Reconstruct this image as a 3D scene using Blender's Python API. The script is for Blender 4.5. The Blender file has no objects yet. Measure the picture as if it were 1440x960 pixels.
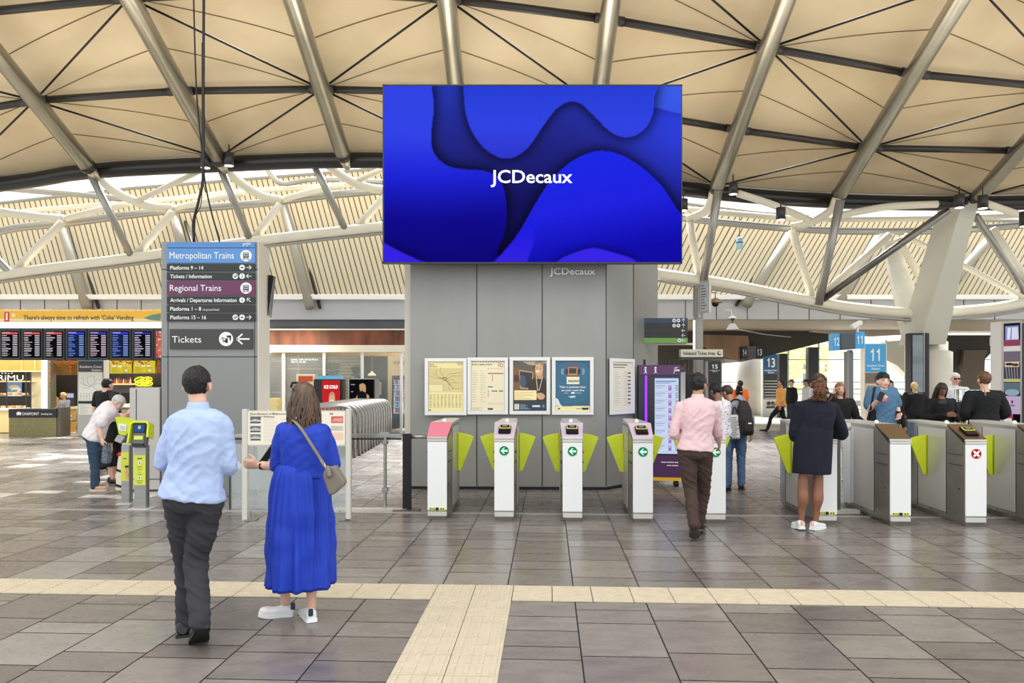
import bpy, bmesh, math, random
import numpy as np
from mathutils import Vector as V, Matrix, noise

# ---------------------------------------------------------------- camera, world, lights, exposure
SC = bpy.context.scene
COL = SC.collection
FPX, HOR, CAMZ = 1040.0, 534.0, 1.7          # focal length in px, horizon row, eye height
cam = bpy.data.cameras.new('camera'); cam.sensor_width = 36; cam.lens = FPX / 1440 * 36
cam.shift_y = (HOR - 480) / 1440; cam.clip_end = 400
camo = bpy.data.objects.new('camera', cam); COL.objects.link(camo)
camo.location = (0, 0, CAMZ); camo.rotation_euler = (math.pi / 2, 0, 0); SC.camera = camo
SC.view_settings.view_transform = 'Standard'; SC.view_settings.look = 'None'
SC.view_settings.gamma = 1; SC.view_settings.use_curve_mapping = False
EXPO = 0.62
SC.view_settings.exposure = EXPO
world = bpy.data.worlds.new('sky'); SC.world = world; world.use_nodes = True
_bg = world.node_tree.nodes['Background']; _bg.inputs[0].default_value = (0.93, 0.97, 1.0, 1); _bg.inputs[1].default_value = 1.05
def area(name, loc, rot, sx, sy, power, col=(1, 1, 1)):
    l = bpy.data.lights.new(name, 'AREA'); l.shape = 'RECTANGLE'; l.size = sx; l.size_y = sy; l.energy = power; l.color = col
    o = bpy.data.objects.new(name, l); COL.objects.link(o); o.location = loc; o.rotation_euler = [math.radians(a) for a in rot]
    return o
area('fill_light', (0, 1, 12.5), (-12, 0, 0), 30, 10, 900, (1, .97, .92))  # added fill lamp above the camera, out of view
area('fill_light', (0, 14, 6.6), (180, 0, 0), 30, 8, 420, (1, .93, .8))  # added warm fill shining up at the roof lining
area('shop_light', (-12, 22.6, 3.0), (35, 0, 0), 12, .5, 160, (1, .9, .72))

_s = bpy.data.lights.new('sun', 'SUN'); _s.energy = 15; _s.angle = math.radians(34); _s.color = (.97, .98, 1)
_so = bpy.data.objects.new('sun', _s); COL.objects.link(_so); _so.rotation_euler = (math.radians(-40), math.radians(4), 0)

# ---------------------------------------------------------------- small helpers
def lin(c):
    c = c / 255.0
    return c / 12.92 if c <= 0.04045 else ((c + 0.055) / 1.055) ** 2.4
def L3(rgb): return tuple(lin(c) for c in rgb)
EM = 2.0 ** (-EXPO)
def P(px, py, D): return V(((px - 720) / FPX * D, D, CAMZ + (HOR - py) / FPX * D))
def GD(py): return FPX * CAMZ / (py - HOR)
def G(px, py):
    p = P(px, py, GD(py)); p.z = 0; return p
ANG = math.atan(51 / FPX)                     # the building grid leans this much to the right
DV = V((math.sin(ANG), math.cos(ANG), 0)); EV = V((math.cos(ANG), -math.sin(ANG), 0))
_mats = {}
def M(name, rgb=None, rough=.5, metal=0, emit=0, noise_amt=0, scale=6, bump=0, alpha=1, stretch=(1, 1, 1), rgb2=None, trans=0, bscale=None):
    if name in _mats: return _mats[name]
    m = bpy.data.materials.new(name); m.use_nodes = True; nt = m.node_tree; b = nt.nodes['Principled BSDF']
    c = (*L3(rgb), 1); b.inputs['Base Color'].default_value = c; b.inputs['Roughness'].default_value = rough; b.inputs['Metallic'].default_value = metal
    if emit:
        b.inputs['Emission Color'].default_value = c; b.inputs['Emission Strength'].default_value = emit * EM
        b.inputs['Base Color'].default_value = (.01, .01, .01, 1); b.inputs['Specular IOR Level'].default_value = 0
    if alpha < 1: b.inputs['Alpha'].default_value = alpha
    if trans: b.inputs['Transmission Weight'].default_value = trans; b.inputs['IOR'].default_value = 1.1
    if noise_amt or bump:
        tc = nt.nodes.new('ShaderNodeTexCoord'); mp = nt.nodes.new('ShaderNodeMapping'); mp.inputs['Scale'].default_value = stretch
        nz = nt.nodes.new('ShaderNodeTexNoise'); nz.inputs['Scale'].default_value = scale; nz.inputs['Detail'].default_value = 4
        nt.links.new(tc.outputs['Object'], mp.inputs[0]); nt.links.new(mp.outputs[0], nz.inputs['Vector'])
        if noise_amt:
            r = nt.nodes.new('ShaderNodeValToRGB'); e = r.color_ramp.elements
            k2 = L3(rgb2) if rgb2 else tuple(x * (1 - noise_amt) for x in c[:3])
            e[0].position = .32; e[1].position = .68; e[0].color = (*k2, 1); e[1].color = tuple(min(1, x * (1 + (0 if rgb2 else noise_amt * .6))) for x in c[:3]) + (1,)
            nt.links.new(nz.outputs['Fac'], r.inputs[0]); nt.links.new(r.outputs[0], b.inputs['Base Color'])
        if bump:
            nb = nt.nodes.new('ShaderNodeTexNoise'); nb.inputs['Scale'].default_value = bscale or scale * 6
            nt.links.new(mp.outputs[0], nb.inputs['Vector'])
            bp = nt.nodes.new('ShaderNodeBump'); bp.inputs['Strength'].default_value = bump; bp.inputs['Distance'].default_value = .01
            nt.links.new(nb.outputs['Fac'], bp.inputs['Height']); nt.links.new(bp.outputs[0], b.inputs['Normal'])
    _mats[name] = m; return m
def MA(name, emit=0, rough=.5, metal=0, bump=0):
    """material that reads the mesh's printed colours"""
    if name in _mats: return _mats[name]
    m = bpy.data.materials.new(name); m.use_nodes = True; nt = m.node_tree; b = nt.nodes['Principled BSDF']
    a = nt.nodes.new('ShaderNodeAttribute'); a.attribute_name = 'Col'; b.inputs['Roughness'].default_value = rough; b.inputs['Metallic'].default_value = metal
    if emit:
        nt.links.new(a.outputs['Color'], b.inputs['Emission Color']); b.inputs['Emission Strength'].default_value = emit * EM
        b.inputs['Base Color'].default_value = (.001, .001, .001, 1); b.inputs['Specular IOR Level'].default_value = 0
    else: nt.links.new(a.outputs['Color'], b.inputs['Base Color'])
    _mats[name] = m; return m

W = {}
def tag(o, label, cat=None, group=None, kind=None):
    o['label'] = label
    if cat: o['category'] = cat
    if group: o['group'] = group
    if kind: o['kind'] = kind
    return o
def thing(name, label, cat, loc=(0, 0, 0), group=None):
    o = bpy.data.objects.new(name, None); COL.objects.link(o); o.empty_display_size = .1
    o.location = V(loc); W[o] = V(loc); return tag(o, label, cat, group)
def link(name, me, mat, parent=None, smooth=False, origin=None):
    n = len(me.vertices); co = np.empty(n * 3, 'f'); me.vertices.foreach_get('co', co); co = co.reshape(-1, 3)
    if origin is None:
        lo, hi = co.min(0), co.max(0); origin = V(((lo[0] + hi[0]) / 2, (lo[1] + hi[1]) / 2, lo[2])) if parent is None else V((lo + hi) / 2)
    co -= np.array(origin, 'f'); me.vertices.foreach_set('co', co.ravel())
    if mat is not None:
        for m in (mat if isinstance(mat, (list, tuple)) else [mat]): me.materials.append(m)
    if smooth: me.polygons.foreach_set('use_smooth', [True] * len(me.polygons))
    me.update()
    o = bpy.data.objects.new(name, me); COL.objects.link(o); W[o] = origin.copy()
    if parent is not None: o.parent = parent; o.location = origin - W[parent]
    else: o.location = origin
    return o
class MB:
    def __init__(s): s.bm = bmesh.new(); s.mi = 0
    def _f(s, vs):
        try: f = s.bm.faces.new(vs); f.material_index = s.mi; return f
        except ValueError: return None
    def hexa(s, c):          # 8 corners: bottom 4, top 4, both ccw
        v = [s.bm.verts.new(p) for p in c]
        for q in ((3, 2, 1, 0), (4, 5, 6, 7), (0, 1, 5, 4), (1, 2, 6, 5), (2, 3, 7, 6), (3, 0, 4, 7)): s._f([v[i] for i in q])
        return s
    def box(s, c, d, rz=0, R=None):
        c = V(c); h = V(d) / 2; R = R or Matrix.Rotation(rz, 3, 'Z'); cs = []
        for z in (-h.z, h.z):
            for x, y in ((-h.x, -h.y), (h.x, -h.y), (h.x, h.y), (-h.x, h.y)): cs.append(c + R @ V((x, y, z)))
        return s.hexa(cs)
    def px(s, x0, y0, x1, y1, D, t=.05):    # box whose front face fills the given picture rectangle at distance D
        a, b = P(x0, y1, D), P(x1, y0, D)
        return s.box(((a.x + b.x) / 2, D + t / 2, (a.z + b.z) / 2), (abs(b.x - a.x), t, abs(b.z - a.z)))
    def prism(s, pts, ext):  # closed polygon of 3-D points pushed along ext
        n = len(pts); a = [s.bm.verts.new(p) for p in pts]; b = [s.bm.verts.new(V(p) + V(ext)) for p in pts]
        s._f(a[::-1]); s._f(b)
        for i in range(n): s._f([a[i], a[(i + 1) % n], b[(i + 1) % n], b[i]])
        return s
    def rings(s, rs, cap=True):
        vs = [[s.bm.verts.new(p) for p in r] for r in rs]; n = len(vs[0])
        for a, b in zip(vs, vs[1:]):
            for i in range(n): s._f([a[i], a[(i + 1) % n], b[(i + 1) % n], b[i]])
        if cap: s._f(vs[0][::-1]); s._f(vs[-1])
        return s
    def tube(s, pts, r, n=10, flat=None, round_=False):
        pts = [V(p) for p in pts]; N = len(pts); rr = r if isinstance(r, (list, tuple)) else [r] * N
        T = [(pts[min(i + 1, N - 1)] - pts[max(i - 1, 0)]).normalized() for i in range(N)]
        up = V((0, 0, 1)) if abs(T[0].z) < .9 else V((0, 1, 0)); x = T[0].cross(up).normalized(); rs = []
        def ring(c, t, x, rad):
            y = t.cross(x).normalized(); f = flat or 1
            return [c + x * (math.cos(a) * rad) + y * (math.sin(a) * rad * f) for a in [2 * math.pi * k / n for k in range(n)]]
        for i in range(N):
            x = (x - T[i] * x.dot(T[i])).normalized()
            if round_ and i == 0:
                for q in (.95, .7, .35): rs.append(ring(pts[0] - T[0] * rr[0] * q, T[0], x, rr[0] * math.sqrt(1 - q * q)))
            rs.append(ring(pts[i], T[i], x, rr[i]))
            if round_ and i == N - 1:
                for q in (.35, .7, .95): rs.append(ring(pts[i] + T[i] * rr[i] * q, T[i], x, rr[i] * math.sqrt(1 - q * q)))
        return s.rings(rs)
    def ball(s, c, r, nu=14, nv=9, R=None):
        c = V(c); r = V(r) if not isinstance(r, (int, float)) else V((r, r, r)); R = R or Matrix.Identity(3); rs = []
        for j in range(1, nv):
            t = math.pi * j / nv
            rs.append([c + R @ V((r.x * math.sin(t) * math.cos(a), r.y * math.sin(t) * math.sin(a), -r.z * math.cos(t))) for a in [2 * math.pi * k / nu for k in range(nu)]])
        return s.rings(rs)
    def lathe(s, c, prof, n=20):
        c = V(c); return s.rings([[c + V((r * math.cos(a), r * math.sin(a), z)) for a in [2 * math.pi * k / n for k in range(n)]] for r, z in prof])
    def disc(s, c, nrm, r, n=24, t=.004):
        c = V(c); nrm = V(nrm).normalized(); return s.tube([c, c + nrm * t], r, n)
    def mesh(s, bev=0, fix=True):
        if fix: bmesh.ops.recalc_face_normals(s.bm, faces=s.bm.faces)
        if bev: bmesh.ops.bevel(s.bm, geom=list(s.bm.edges), offset=bev, segments=2, affect='EDGES', clamp_overlap=True)
        me = bpy.data.meshes.new('m'); s.bm.to_mesh(me); s.bm.free(); return me
    def build(s, name, mat, parent=None, smooth=False, bev=0, origin=None):
        me = s.mesh(bev); me.name = name; return link(name, me, mat, parent, smooth, origin)
def crom(pts, k=6, closed=False):
    pts = [V(p) for p in pts]; n = len(pts); out = []
    for i in range(n if closed else n - 1):
        if closed: a, b, c, d = pts[i - 1], pts[i], pts[(i + 1) % n], pts[(i + 2) % n]
        else: a, b, c, d = pts[max(i - 1, 0)], pts[i], pts[i + 1], pts[min(i + 2, n - 1)]
        for j in range(k):
            t = j / k; out.append(.5 * ((2 * b) + (c - a) * t + (2 * a - 5 * b + 4 * c - d) * t * t + (3 * b - a - 3 * c + d) * t ** 3))
    if not closed: out.append(pts[-1])
    return out
TMP = bpy.data.scenes.new('tmp')
def evaluate(me, mods):
    o = bpy.data.objects.new('tmp', me); TMP.collection.objects.link(o)
    for typ, kw in mods:
        m = o.modifiers.new('m', typ)
        for k, v in kw.items(): setattr(m, k, v)
    TMP.view_layers[0].update(); dg = TMP.view_layers[0].depsgraph
    r = bpy.data.meshes.new_from_object(o.evaluated_get(dg)); bpy.data.objects.remove(o); bpy.data.meshes.remove(me)
    return r
_tc = {}
def text(s, p, h, mat, parent, right=(1, 0, 0), up=(0, 0, 1), align='L', width=None, bold=0.0, out=.003, name='lettering', shear=0):
    """words as flat raised letters: p = left (or centre/right) end of the baseline, h = cap height"""
    cu = bpy.data.curves.new('t', 'FONT'); cu.body = s; cu.size = 1; cu.offset = bold; cu.resolution_u = 3; cu.shear = shear
    o = bpy.data.objects.new('t', cu); TMP.collection.objects.link(o)
    TMP.view_layers[0].update(); dg = TMP.view_layers[0].depsgraph; me = bpy.data.meshes.new_from_object(o.evaluated_get(dg))
    bpy.data.objects.remove(o); bpy.data.curves.remove(cu)
    n = len(me.vertices)
    if n == 0: return None
    co = np.empty(n * 3, 'f'); me.vertices.foreach_get('co', co); co = co.reshape(-1, 3)
    sc = h / .72; x = (co[:, 0] - co[:, 0].min()); w = x.max(); sx = (width / w) if width else sc
    x = x * sx; w *= sx; x -= {'L': 0, 'C': w / 2, 'R': w}[align]
    r = V(right).normalized(); u = V(up).normalized(); nn = r.cross(u)
    p = V(p) + nn * out
    q = np.outer(x, np.array(r)) + np.outer(co[:, 1] * sc, np.array(u)) + np.array(p)
    me.vertices.foreach_set('co', q.astype('f').ravel())
    return link(name, me, mat, parent)
def tpx(s, x0, x1, ytop, ybase, D, mat, parent, **k):
    a, b = P(x0, ybase, D), P(x1, ybase, D); h = (ybase - ytop) / FPX * D
    return text(s, a, h, mat, parent, width=(b - a).x, **k)

class Canvas:
    """a small printed picture: colours on a fine grid of vertices"""
    def __init__(s, w, h, bg): s.w, s.h = w, h; s.a = np.ones((h, w, 3)) * np.array(bg, float); s.Y, s.X = np.mgrid[0:h, 0:w].astype(float)
    def mask(s, pts):
        x, y = s.X + .01, s.Y + .013; m = np.zeros((s.h, s.w), bool); n = len(pts)
        for i in range(n):
            x0, y0 = pts[i][:2]; x1, y1 = pts[(i + 1) % n][:2]
            if y0 == y1: continue
            c = ((y0 > y) != (y1 > y)) & (x < (x1 - x0) * (y - y0) / (y1 - y0) + x0); m ^= c
        return m
    def poly(s, pts, col, smooth=0, al=1.0):
        if smooth: pts = [tuple(p[:2]) for p in crom([(p[0], p[1], 0) for p in pts], smooth, True)]
        m = s.mask(pts); s.a[m] = s.a[m] * (1 - al) + np.array(col, float) * al; return m
    def rect(s, x0, y0, x1, y1, col, al=1.0):
        x0, x1 = max(0, int(round(x0))), int(round(x1)); y0, y1 = max(0, int(round(y0))), int(round(y1))
        s.a[y0:y1, x0:x1] = s.a[y0:y1, x0:x1] * (1 - al) + np.array(col, float) * al
    def ell(s, cx, cy, rx, ry, col, al=1.0):
        m = ((s.X - cx) / rx) ** 2 + ((s.Y - cy) / ry) ** 2 < 1; s.a[m] = s.a[m] * (1 - al) + np.array(col, float) * al
    def line(s, pts, wd, col):
        for (x0, y0), (x1, y1) in zip(pts, pts[1:]):
            dx, dy = x1 - x0, y1 - y0; L = dx * dx + dy * dy + 1e-9; t = np.clip(((s.X - x0) * dx + (s.Y - y0) * dy) / L, 0, 1)
            m = np.hypot(s.X - x0 - t * dx, s.Y - y0 - t * dy) < wd / 2; s.a[m] = col
    def dashes(s, x0, y0, x1, y1, n, col, rnd, hgt=1, fill=.8):      # rows of print too small to read
        for i in range(n):
            y = y0 + (y1 - y0) * (i + .5) / n; s.rect(x0, y, x0 + (x1 - x0) * rnd.uniform(fill * .6, 1), y + hgt, col, .75)
    def build(s, name, origin, right, up, mat, parent=None, back=None):
        """origin = top left corner, right/up = full-width and full-height vectors"""
        r, u = V(right), V(up); h, w = s.h, s.w
        fx, fy = s.X / (w - 1), s.Y / (h - 1)
        co = np.array(origin)[None, None] + fx[..., None] * np.array(r) - fy[..., None] * np.array(u)
        co = co.reshape(-1, 3).astype('f'); me = bpy.data.meshes.new(name)
        idx = np.arange(h * w).reshape(h, w); q = np.stack([idx[1:, :-1], idx[1:, 1:], idx[:-1, 1:], idx[:-1, :-1]], -1).reshape(-1, 4)
        nf = len(q); me.vertices.add(h * w); me.vertices.foreach_set('co', co.ravel()); me.loops.add(nf * 4); me.loops.foreach_set('vertex_index', q.ravel().astype('i'))
        me.polygons.add(nf); me.polygons.foreach_set('loop_start', np.arange(0, nf * 4, 4, dtype='i')); me.polygons.foreach_set('loop_total', np.full(nf, 4, 'i'))
        me.update(calc_edges=True)
        c = np.clip(s.a, 0, 255).reshape(-1, 3) / 255; c = np.where(c <= .04045, c / 12.92, ((c + .055) / 1.055) ** 2.4)
        at = me.color_attributes.new('Col', 'FLOAT_COLOR', 'POINT'); at.data.foreach_set('color', np.concatenate([c, np.ones((len(c), 1))], 1).astype('f').ravel())
        return link(name, me, mat, parent)
def copy_tree(o, parent=None):
    c = o.copy(); COL.objects.link(c)
    if parent is not None: c.parent = parent
    for ch in list(o.children): copy_tree(ch, c)
    return c
rnd = random.Random(7)

STEEL = M('brushed_steel', (172, 172, 168), .32, .9, noise_amt=.12, scale=3, stretch=(1, 1, 6))
DSTEEL = M('dark_steel', (118, 114, 108), .3, .9, noise_amt=.15, scale=3)
WHITE = M('white_paint', (232, 231, 226), .45)
CREAM = M('cream_paint', (224, 216, 194), .42, noise_amt=.05, scale=1.2)
BLACK = M('black_plastic', (9, 9, 10), .4)
DGREY = M('dark_grey', (52, 52, 52), .5)
MGREY = M('mid_grey', (128, 128, 126), .5)
LGREY = M('light_grey', (196, 196, 194), .5)
GLASS = M('clear_glass', (225, 235, 235), .05, alpha=.22)
CONC = M('concrete', (168, 164, 154), .7, noise_amt=.1, scale=1.5)
WTXT = M('white_print', (238, 238, 236), .5)
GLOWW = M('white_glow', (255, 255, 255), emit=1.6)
# ================================================================ THE SETTING
_tn = [0]
def trim(mb, label, mat, smooth=False, bev=0):
    _tn[0] += 1; o = mb.build('trim_%d' % _tn[0], mat, None, smooth, bev); return tag(o, label, 'roof' if 'roof' in label or 'truss' in label else 'trim', kind='structure')
ORD = 'first second third fourth fifth sixth seventh eighth ninth tenth eleventh twelfth'.split()

# ---- floor: bluestone slabs laid in rows that run away from the camera
def UV(p): return p.x * EV.x + p.y * EV.y, p.x * DV.x + p.y * DV.y
def from_uv(u, v, z=0): return V((EV.x * u + DV.x * v, EV.y * u + DV.y * v, z))
u0 = UV(G(1010, 850))[0]; TW = .54
vb0 = UV(G(720, 845))[1]; vb1 = UV(G(720, 824))[1]
su0, su1 = UV(G(543, 960))[0], UV(G(700, 960))[0]
gv = UV(G(700, 722))[1]
bm = bmesh.new(); cl = bm.loops.layers.float_color.new('Col')
def tile(ua, ub, va, vb, c):
    g = .005; q = [(ua + g, va + g), (ub - g, va + g), (ub - g, vb - g), (ua + g, vb - g)]
    f = bm.faces.new([bm.verts.new(from_uv(a, b, 0)) for a, b in q])
    for l in f.loops: l[cl] = (*L3(c), 1)
TONES = [(120, 112, 106), (126, 118, 112), (115, 107, 102), (131, 123, 117), (122, 114, 110), (110, 103, 98), (136, 128, 121)]
for k in range(-46, 46):
    ua, ub = u0 + k * TW, u0 + (k + 1) * TW
    for lo, hi in ((-3.0, vb0), (vb1, gv - .03), (gv + .05, 46)):
        v = lo
        while v < hi - .01:
            ln = rnd.choice((.22, .3, .42, .55, .62)) * (1 if v < 18 else 2); e = min(hi, v + ln)
            if hi - e < .12: e = hi
            c = rnd.choice(TONES); cu = (ua + ub) / 2
            if cu < -2.5 and rnd.random() < .30: c = (144, 140, 133)
            if cu < -5 and v > 8 and rnd.random() < .12: c = (214, 210, 200)
            tile(ua, ub, v, e, c); v = e
me = bpy.data.meshes.new('floor'); bm.to_mesh(me); bm.free()
fm = bpy.data.materials.new('bluestone'); fm.use_nodes = True; nt = fm.node_tree; b = nt.nodes['Principled BSDF']
at = nt.nodes.new('ShaderNodeAttribute'); at.attribute_name = 'Col'
tc = nt.nodes.new('ShaderNodeTexCoord'); nz = nt.nodes.new('ShaderNodeTexNoise'); nz.inputs['Scale'].default_value = 3.5; nz.inputs['Detail'].default_value = 7
mp = nt.nodes.new('ShaderNodeMapping'); mp.inputs['Scale'].default_value = (1, 2.2, 1); nt.links.new(tc.outputs['Object'], mp.inputs[0]); nt.links.new(mp.outputs[0], nz.inputs['Vector'])
mr = nt.nodes.new('ShaderNodeMapRange'); mr.inputs[1].default_value = .3; mr.inputs[2].default_value = .7; mr.inputs[3].default_value = .82; mr.inputs[4].default_value = 1.14
mx = nt.nodes.new('ShaderNodeVectorMath'); mx.operation = 'SCALE'; nt.links.new(nz.outputs['Fac'], mr.inputs[0]); nt.links.new(at.outputs['Color'], mx.inputs[0]); nt.links.new(mr.outputs[0], mx.inputs['Scale'])
nt.links.new(mx.outputs[0], b.inputs['Base Color'])
mr2 = nt.nodes.new('ShaderNodeMapRange'); mr2.inputs[1].default_value = .35; mr2.inputs[2].default_value = .65; mr2.inputs[3].default_value = .24; mr2.inputs[4].default_value = .32
nt.links.new(nz.outputs['Fac'], mr2.inputs[0]); nt.links.new(mr2.outputs[0], b.inputs['Roughness']); b.inputs['Specular IOR Level'].default_value = .7
bp = nt.nodes.new('ShaderNodeBump'); bp.inputs['Strength'].default_value = .008; bp.inputs['Distance'].default_value = .01; nt.links.new(nz.outputs['Fac'], bp.inputs['Height']); nt.links.new(bp.outputs[0], b.inputs['Normal'])
tag(link('floor', me, fm, origin=V((0, 0, 0))), 'dark bluestone slab floor of the concourse', 'floor', kind='structure')
mb = MB(); mb.box((0, 22, -.055), (60, 52, .1)); o = mb.build('floor', M('grout', (48, 45, 43), .8)); tag(o, 'dark joints between the bluestone slabs', 'floor', kind='structure')

# ---- cream tactile paving
TAC = M('tactile_cream', (206, 193, 168), .5, noise_amt=.06, scale=9)
mb = MB(); nz_ = 0
u = su0 - TW * 40; step = (su1 - su0) / 2
for k in range(-48, 52):
    a = su0 + k * step; b_ = a + step
    if 0 <= k < 2: continue
    q = from_uv((a + b_) / 2, (vb0 + vb1) / 2, .004); mb.box(q, (step - .006, vb1 - vb0 - .006, .008), -ANG)
    for j in range(8):
        q = from_uv((a + b_) / 2, vb0 + (vb1 - vb0) * (j + .5) / 8, .0095); mb.box(q, (step - .02, .014, .004), -ANG)
tag(mb.build('floor', TAC), 'cream ribbed tactile band running across the floor', 'floor', kind='structure')
mb = MB(); v = vb1 - .0; j = 0
while v > .6:
    for k in range(2):
        a = su0 + k * step; q = from_uv(a + step / 2, v - step / 2, .004); mb.box(q, (step - .006, step - .006, .008), -ANG)
        for i in range(4):
            for h in range(2): mb.box(from_uv(a + step * (i + .5) / 4, v - step * (h + .5) / 2, .0105), (.026, step / 2 - .035, .007), -ANG)
    v -= step
tag(mb.build('floor', TAC), 'cream two tile wide tactile path leading to the gates', 'floor', kind='structure')
mb = MB(); mb.box(from_uv(2.2, gv + .01, .003), (23, .07, .01), -ANG)
trim(mb, 'pale metal strip in the floor under the ticket gates', M('strip', (196, 186, 180), .35, .5))

# ---- big timber-lined roof: a slope that climbs towards the camera
KS = (993 - HOR) / FPX; CS = 14.82
def onroof(px, py, off=0.0):          # meet the sight line with the roof slope (off = metres below it)
    t = (HOR - py) / FPX; Y = (CS - off) / (t + KS); return V(((px - 720) / FPX * Y, Y, CAMZ + t * Y))
def ev(tab, x):
    for (a, ya), (b_, yb) in zip(tab, tab[1:]):
        if x <= b_ or (b_, yb) == tab[-1]: return ya + (yb - ya) * (x - a) / (b_ - a)
R0 = [(-420, 298), (0, 250), (122, 232), (307, 222), (482, 216), (650, 221), (830, 238), (1008, 262), (1180, 274), (1375, 277), (1570, 270), (1900, 245)]
R1 = [(-300, 200), (0, 150), (50, 141), (245, 128), (440, 125), (640, 130), (840, 150), (960, 172), (1040, 183), (1220, 208), (1440, 212), (1700, 205), (1950, 190)]
R2 = [(-300, 60), (0, 12), (120, 0), (400, -14), (630, -2), (850, 26), (1050, 62), (1285, 104), (1440, 122), (1700, 135), (2000, 130)]
R3 = [(-300, -90), (0, -130), (400, -150), (620, -140), (850, -115), (1080, -80), (1350, -30), (1600, 0), (2000, 20)]
R4 = [(x, y - 170) for x, y in R3]
R5 = [(x, y - 560) for x, y in R3]; R6 = [(x, y - 1300) for x, y in R3]
ROWS = [R0, R1, R2, R3, R4, R5, R6]; NR = len(ROWS) - 1
EX = [-265, -70, 122, 307, 482, 652, 830, 1008, 1180, 1375, 1570, 1765]     # rib feet along the roof edge
def ribx(i, y):
    ye = ev(R0, EX[i]); return EX[i] + (736 - EX[i]) / (993 - ye) * (y - ye)
def node(i, r, off=0.0):
    y = ev(R0, EX[i])
    for _ in range(12): y = ev(ROWS[r], ribx(i, y))
    return onroof(ribx(i, y), y, off)
PANEL = M('roof_lining', (216, 197, 160), .4, noise_amt=.09, scale=.55, rgb2=(200, 180, 144), bump=.03)
mb = MB(); nn = [[node(i, r) for r in range(NR + 1)] for i in range(len(EX))]
nrm = V((0, -KS, -1)).normalized()
for i in range(len(EX) - 1):
    for r in range(NR):
        a, b_, c, d = nn[i][r], nn[i + 1][r], nn[i + 1][r + 1], nn[i][r + 1]; n = 10; g = []
        for v_ in range(n + 1):
            row = []
            for u_ in range(n + 1):
                s, t = u_ / n, v_ / n; p = (a * (1 - s) + b_ * s) * (1 - t) + (d * (1 - s) + c * s) * t
                bulge = .17 * (math.sin(math.pi * t) ** .6) * (.55 + .45 * math.sin(math.pi * s)); row.append(mb.bm.verts.new(p - nrm * bulge))
            g.append(row)
        for v_ in range(n):
            for u_ in range(n): mb._f([g[v_][u_], g[v_ + 1][u_], g[v_ + 1][u_ + 1], g[v_][u_ + 1]])
bmesh.ops.remove_doubles(mb.bm, verts=mb.bm.verts, dist=.002)
me = mb.mesh(fix=True)
tag(link('ceiling', me, PANEL, smooth=True), 'beige lined underside of the wavy roof', 'ceiling', kind='structure')
RIBM = M('rib_steel', (186, 182, 166), .3, .85, noise_amt=.08, scale=2); PUR = M('purlin_brown', (30, 25, 20), .4); ROD = M('black_rod', (6, 6, 6), .5); SEAM = M('seam', (92, 72, 46), .7)
for i in range(len(EX)):
    a, b_ = node(i, 0, .55), node(i, NR, .5); d = (a - b_).normalized()
    mb = MB(); mb.tube([b_, a], .2, 20); mb.tube([a, a + d * .55], [.2, .08], 20)
    trim(mb, 'thick steel roof rib, %s from the left of the slope' % ORD[i], RIBM, True)
    mb = MB(); mb.tube([a - d * .04, a + d * .12], .207, 20); trim(mb, 'dark collar at the foot of the %s roof rib' % ORD[i], PUR, True)
for r, nm in ((1, 'lower'), (2, 'middle'), (3, 'upper')):
    for i in range(len(EX) - 1):
        a, b_ = node(i, r, .42), node(i + 1, r, .42); mb = MB(); mb.tube([a, b_], .085, 12); mb.tube([a + (b_ - a) * .02, a + (b_ - a) * .09], .1, 12); mb.tube([a + (b_ - a) * .91, a + (b_ - a) * .98], .1, 12)
        trim(mb, 'dark %s roof purlin in the %s bay from the left' % (nm, ORD[i]), PUR, True)
        a, b_ = node(i, r, .12), node(i + 1, r, .12); mb = MB(); mb.tube([a, b_], .032, 6)
        trim(mb, 'thin black rod above the %s roof purlin in the %s bay' % (nm, ORD[i]), ROD, True)
for i in range(len(EX) - 1):
    for r in range(NR):
        odd = i % 2 == 0                # EX index 2,4,6,8 = ribs that carry nodes on the lower purlin
        A = i if (i % 2 == 0) == (r % 2 == 1) else i + 1; B = i + 1 if A == i else i
        # diagonal joins A on row r with B on row r+1
        p, q = node(A, r, .2), node(B, r + 1, .2); mb = MB(); mb.tube([p, q], .025, 6)
        trim(mb, 'black diagonal tie rod under the roof, bay %s row %s' % (ORD[i], ORD[r]), ROD, True)
        mb = MB()
        for (s0, e0, e1, f) in ((node(A, r), node(B, r), node(B, r + 1), .48), (node(B, r + 1), node(A, r), node(A, r + 1), .5)):
            e = e0 + (e1 - e0) * f; pts = []
            for k in range(9):
                t = k / 8; x = s0 + (e - s0) * t
                # follow the bulge of the lining
                def prm(x):
                    ya = (x.y - node(A, r).y); yb = node(A, r + 1).y - node(A, r).y; return max(0, min(1, ya / yb))
                tt = prm(x); tb = max(0, min(1, (x.y - (node(A, r).y * (1 - t) + node(B, r).y * t)) / ((node(A, r + 1).y - node(A, r).y) * (1 - t) + (node(B, r + 1).y - node(B, r).y) * t)))
                if s0 is None: pass
                sx = t
                if (s0 - node(A, r)).length > .01:
                    tb = max(0, min(1, (x.y - (node(B, r).y * (1 - t) + node(A, r).y * t)) / ((node(B, r + 1).y - node(B, r).y) * (1 - t) + (node(A, r + 1).y - node(A, r).y) * t)))
                bulge = .17 * (math.sin(math.pi * tb) ** .6 if 0 < tb < 1 else 0) * (.55 + .45 * math.sin(math.pi * sx)); pts.append(x - nrm * (bulge - .012))
            mb.tube(pts, .009, 5)
        trim(mb, 'fine seams fanning over the roof lining, bay %s row %s' % (ORD[i], ORD[r]), SEAM)
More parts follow.
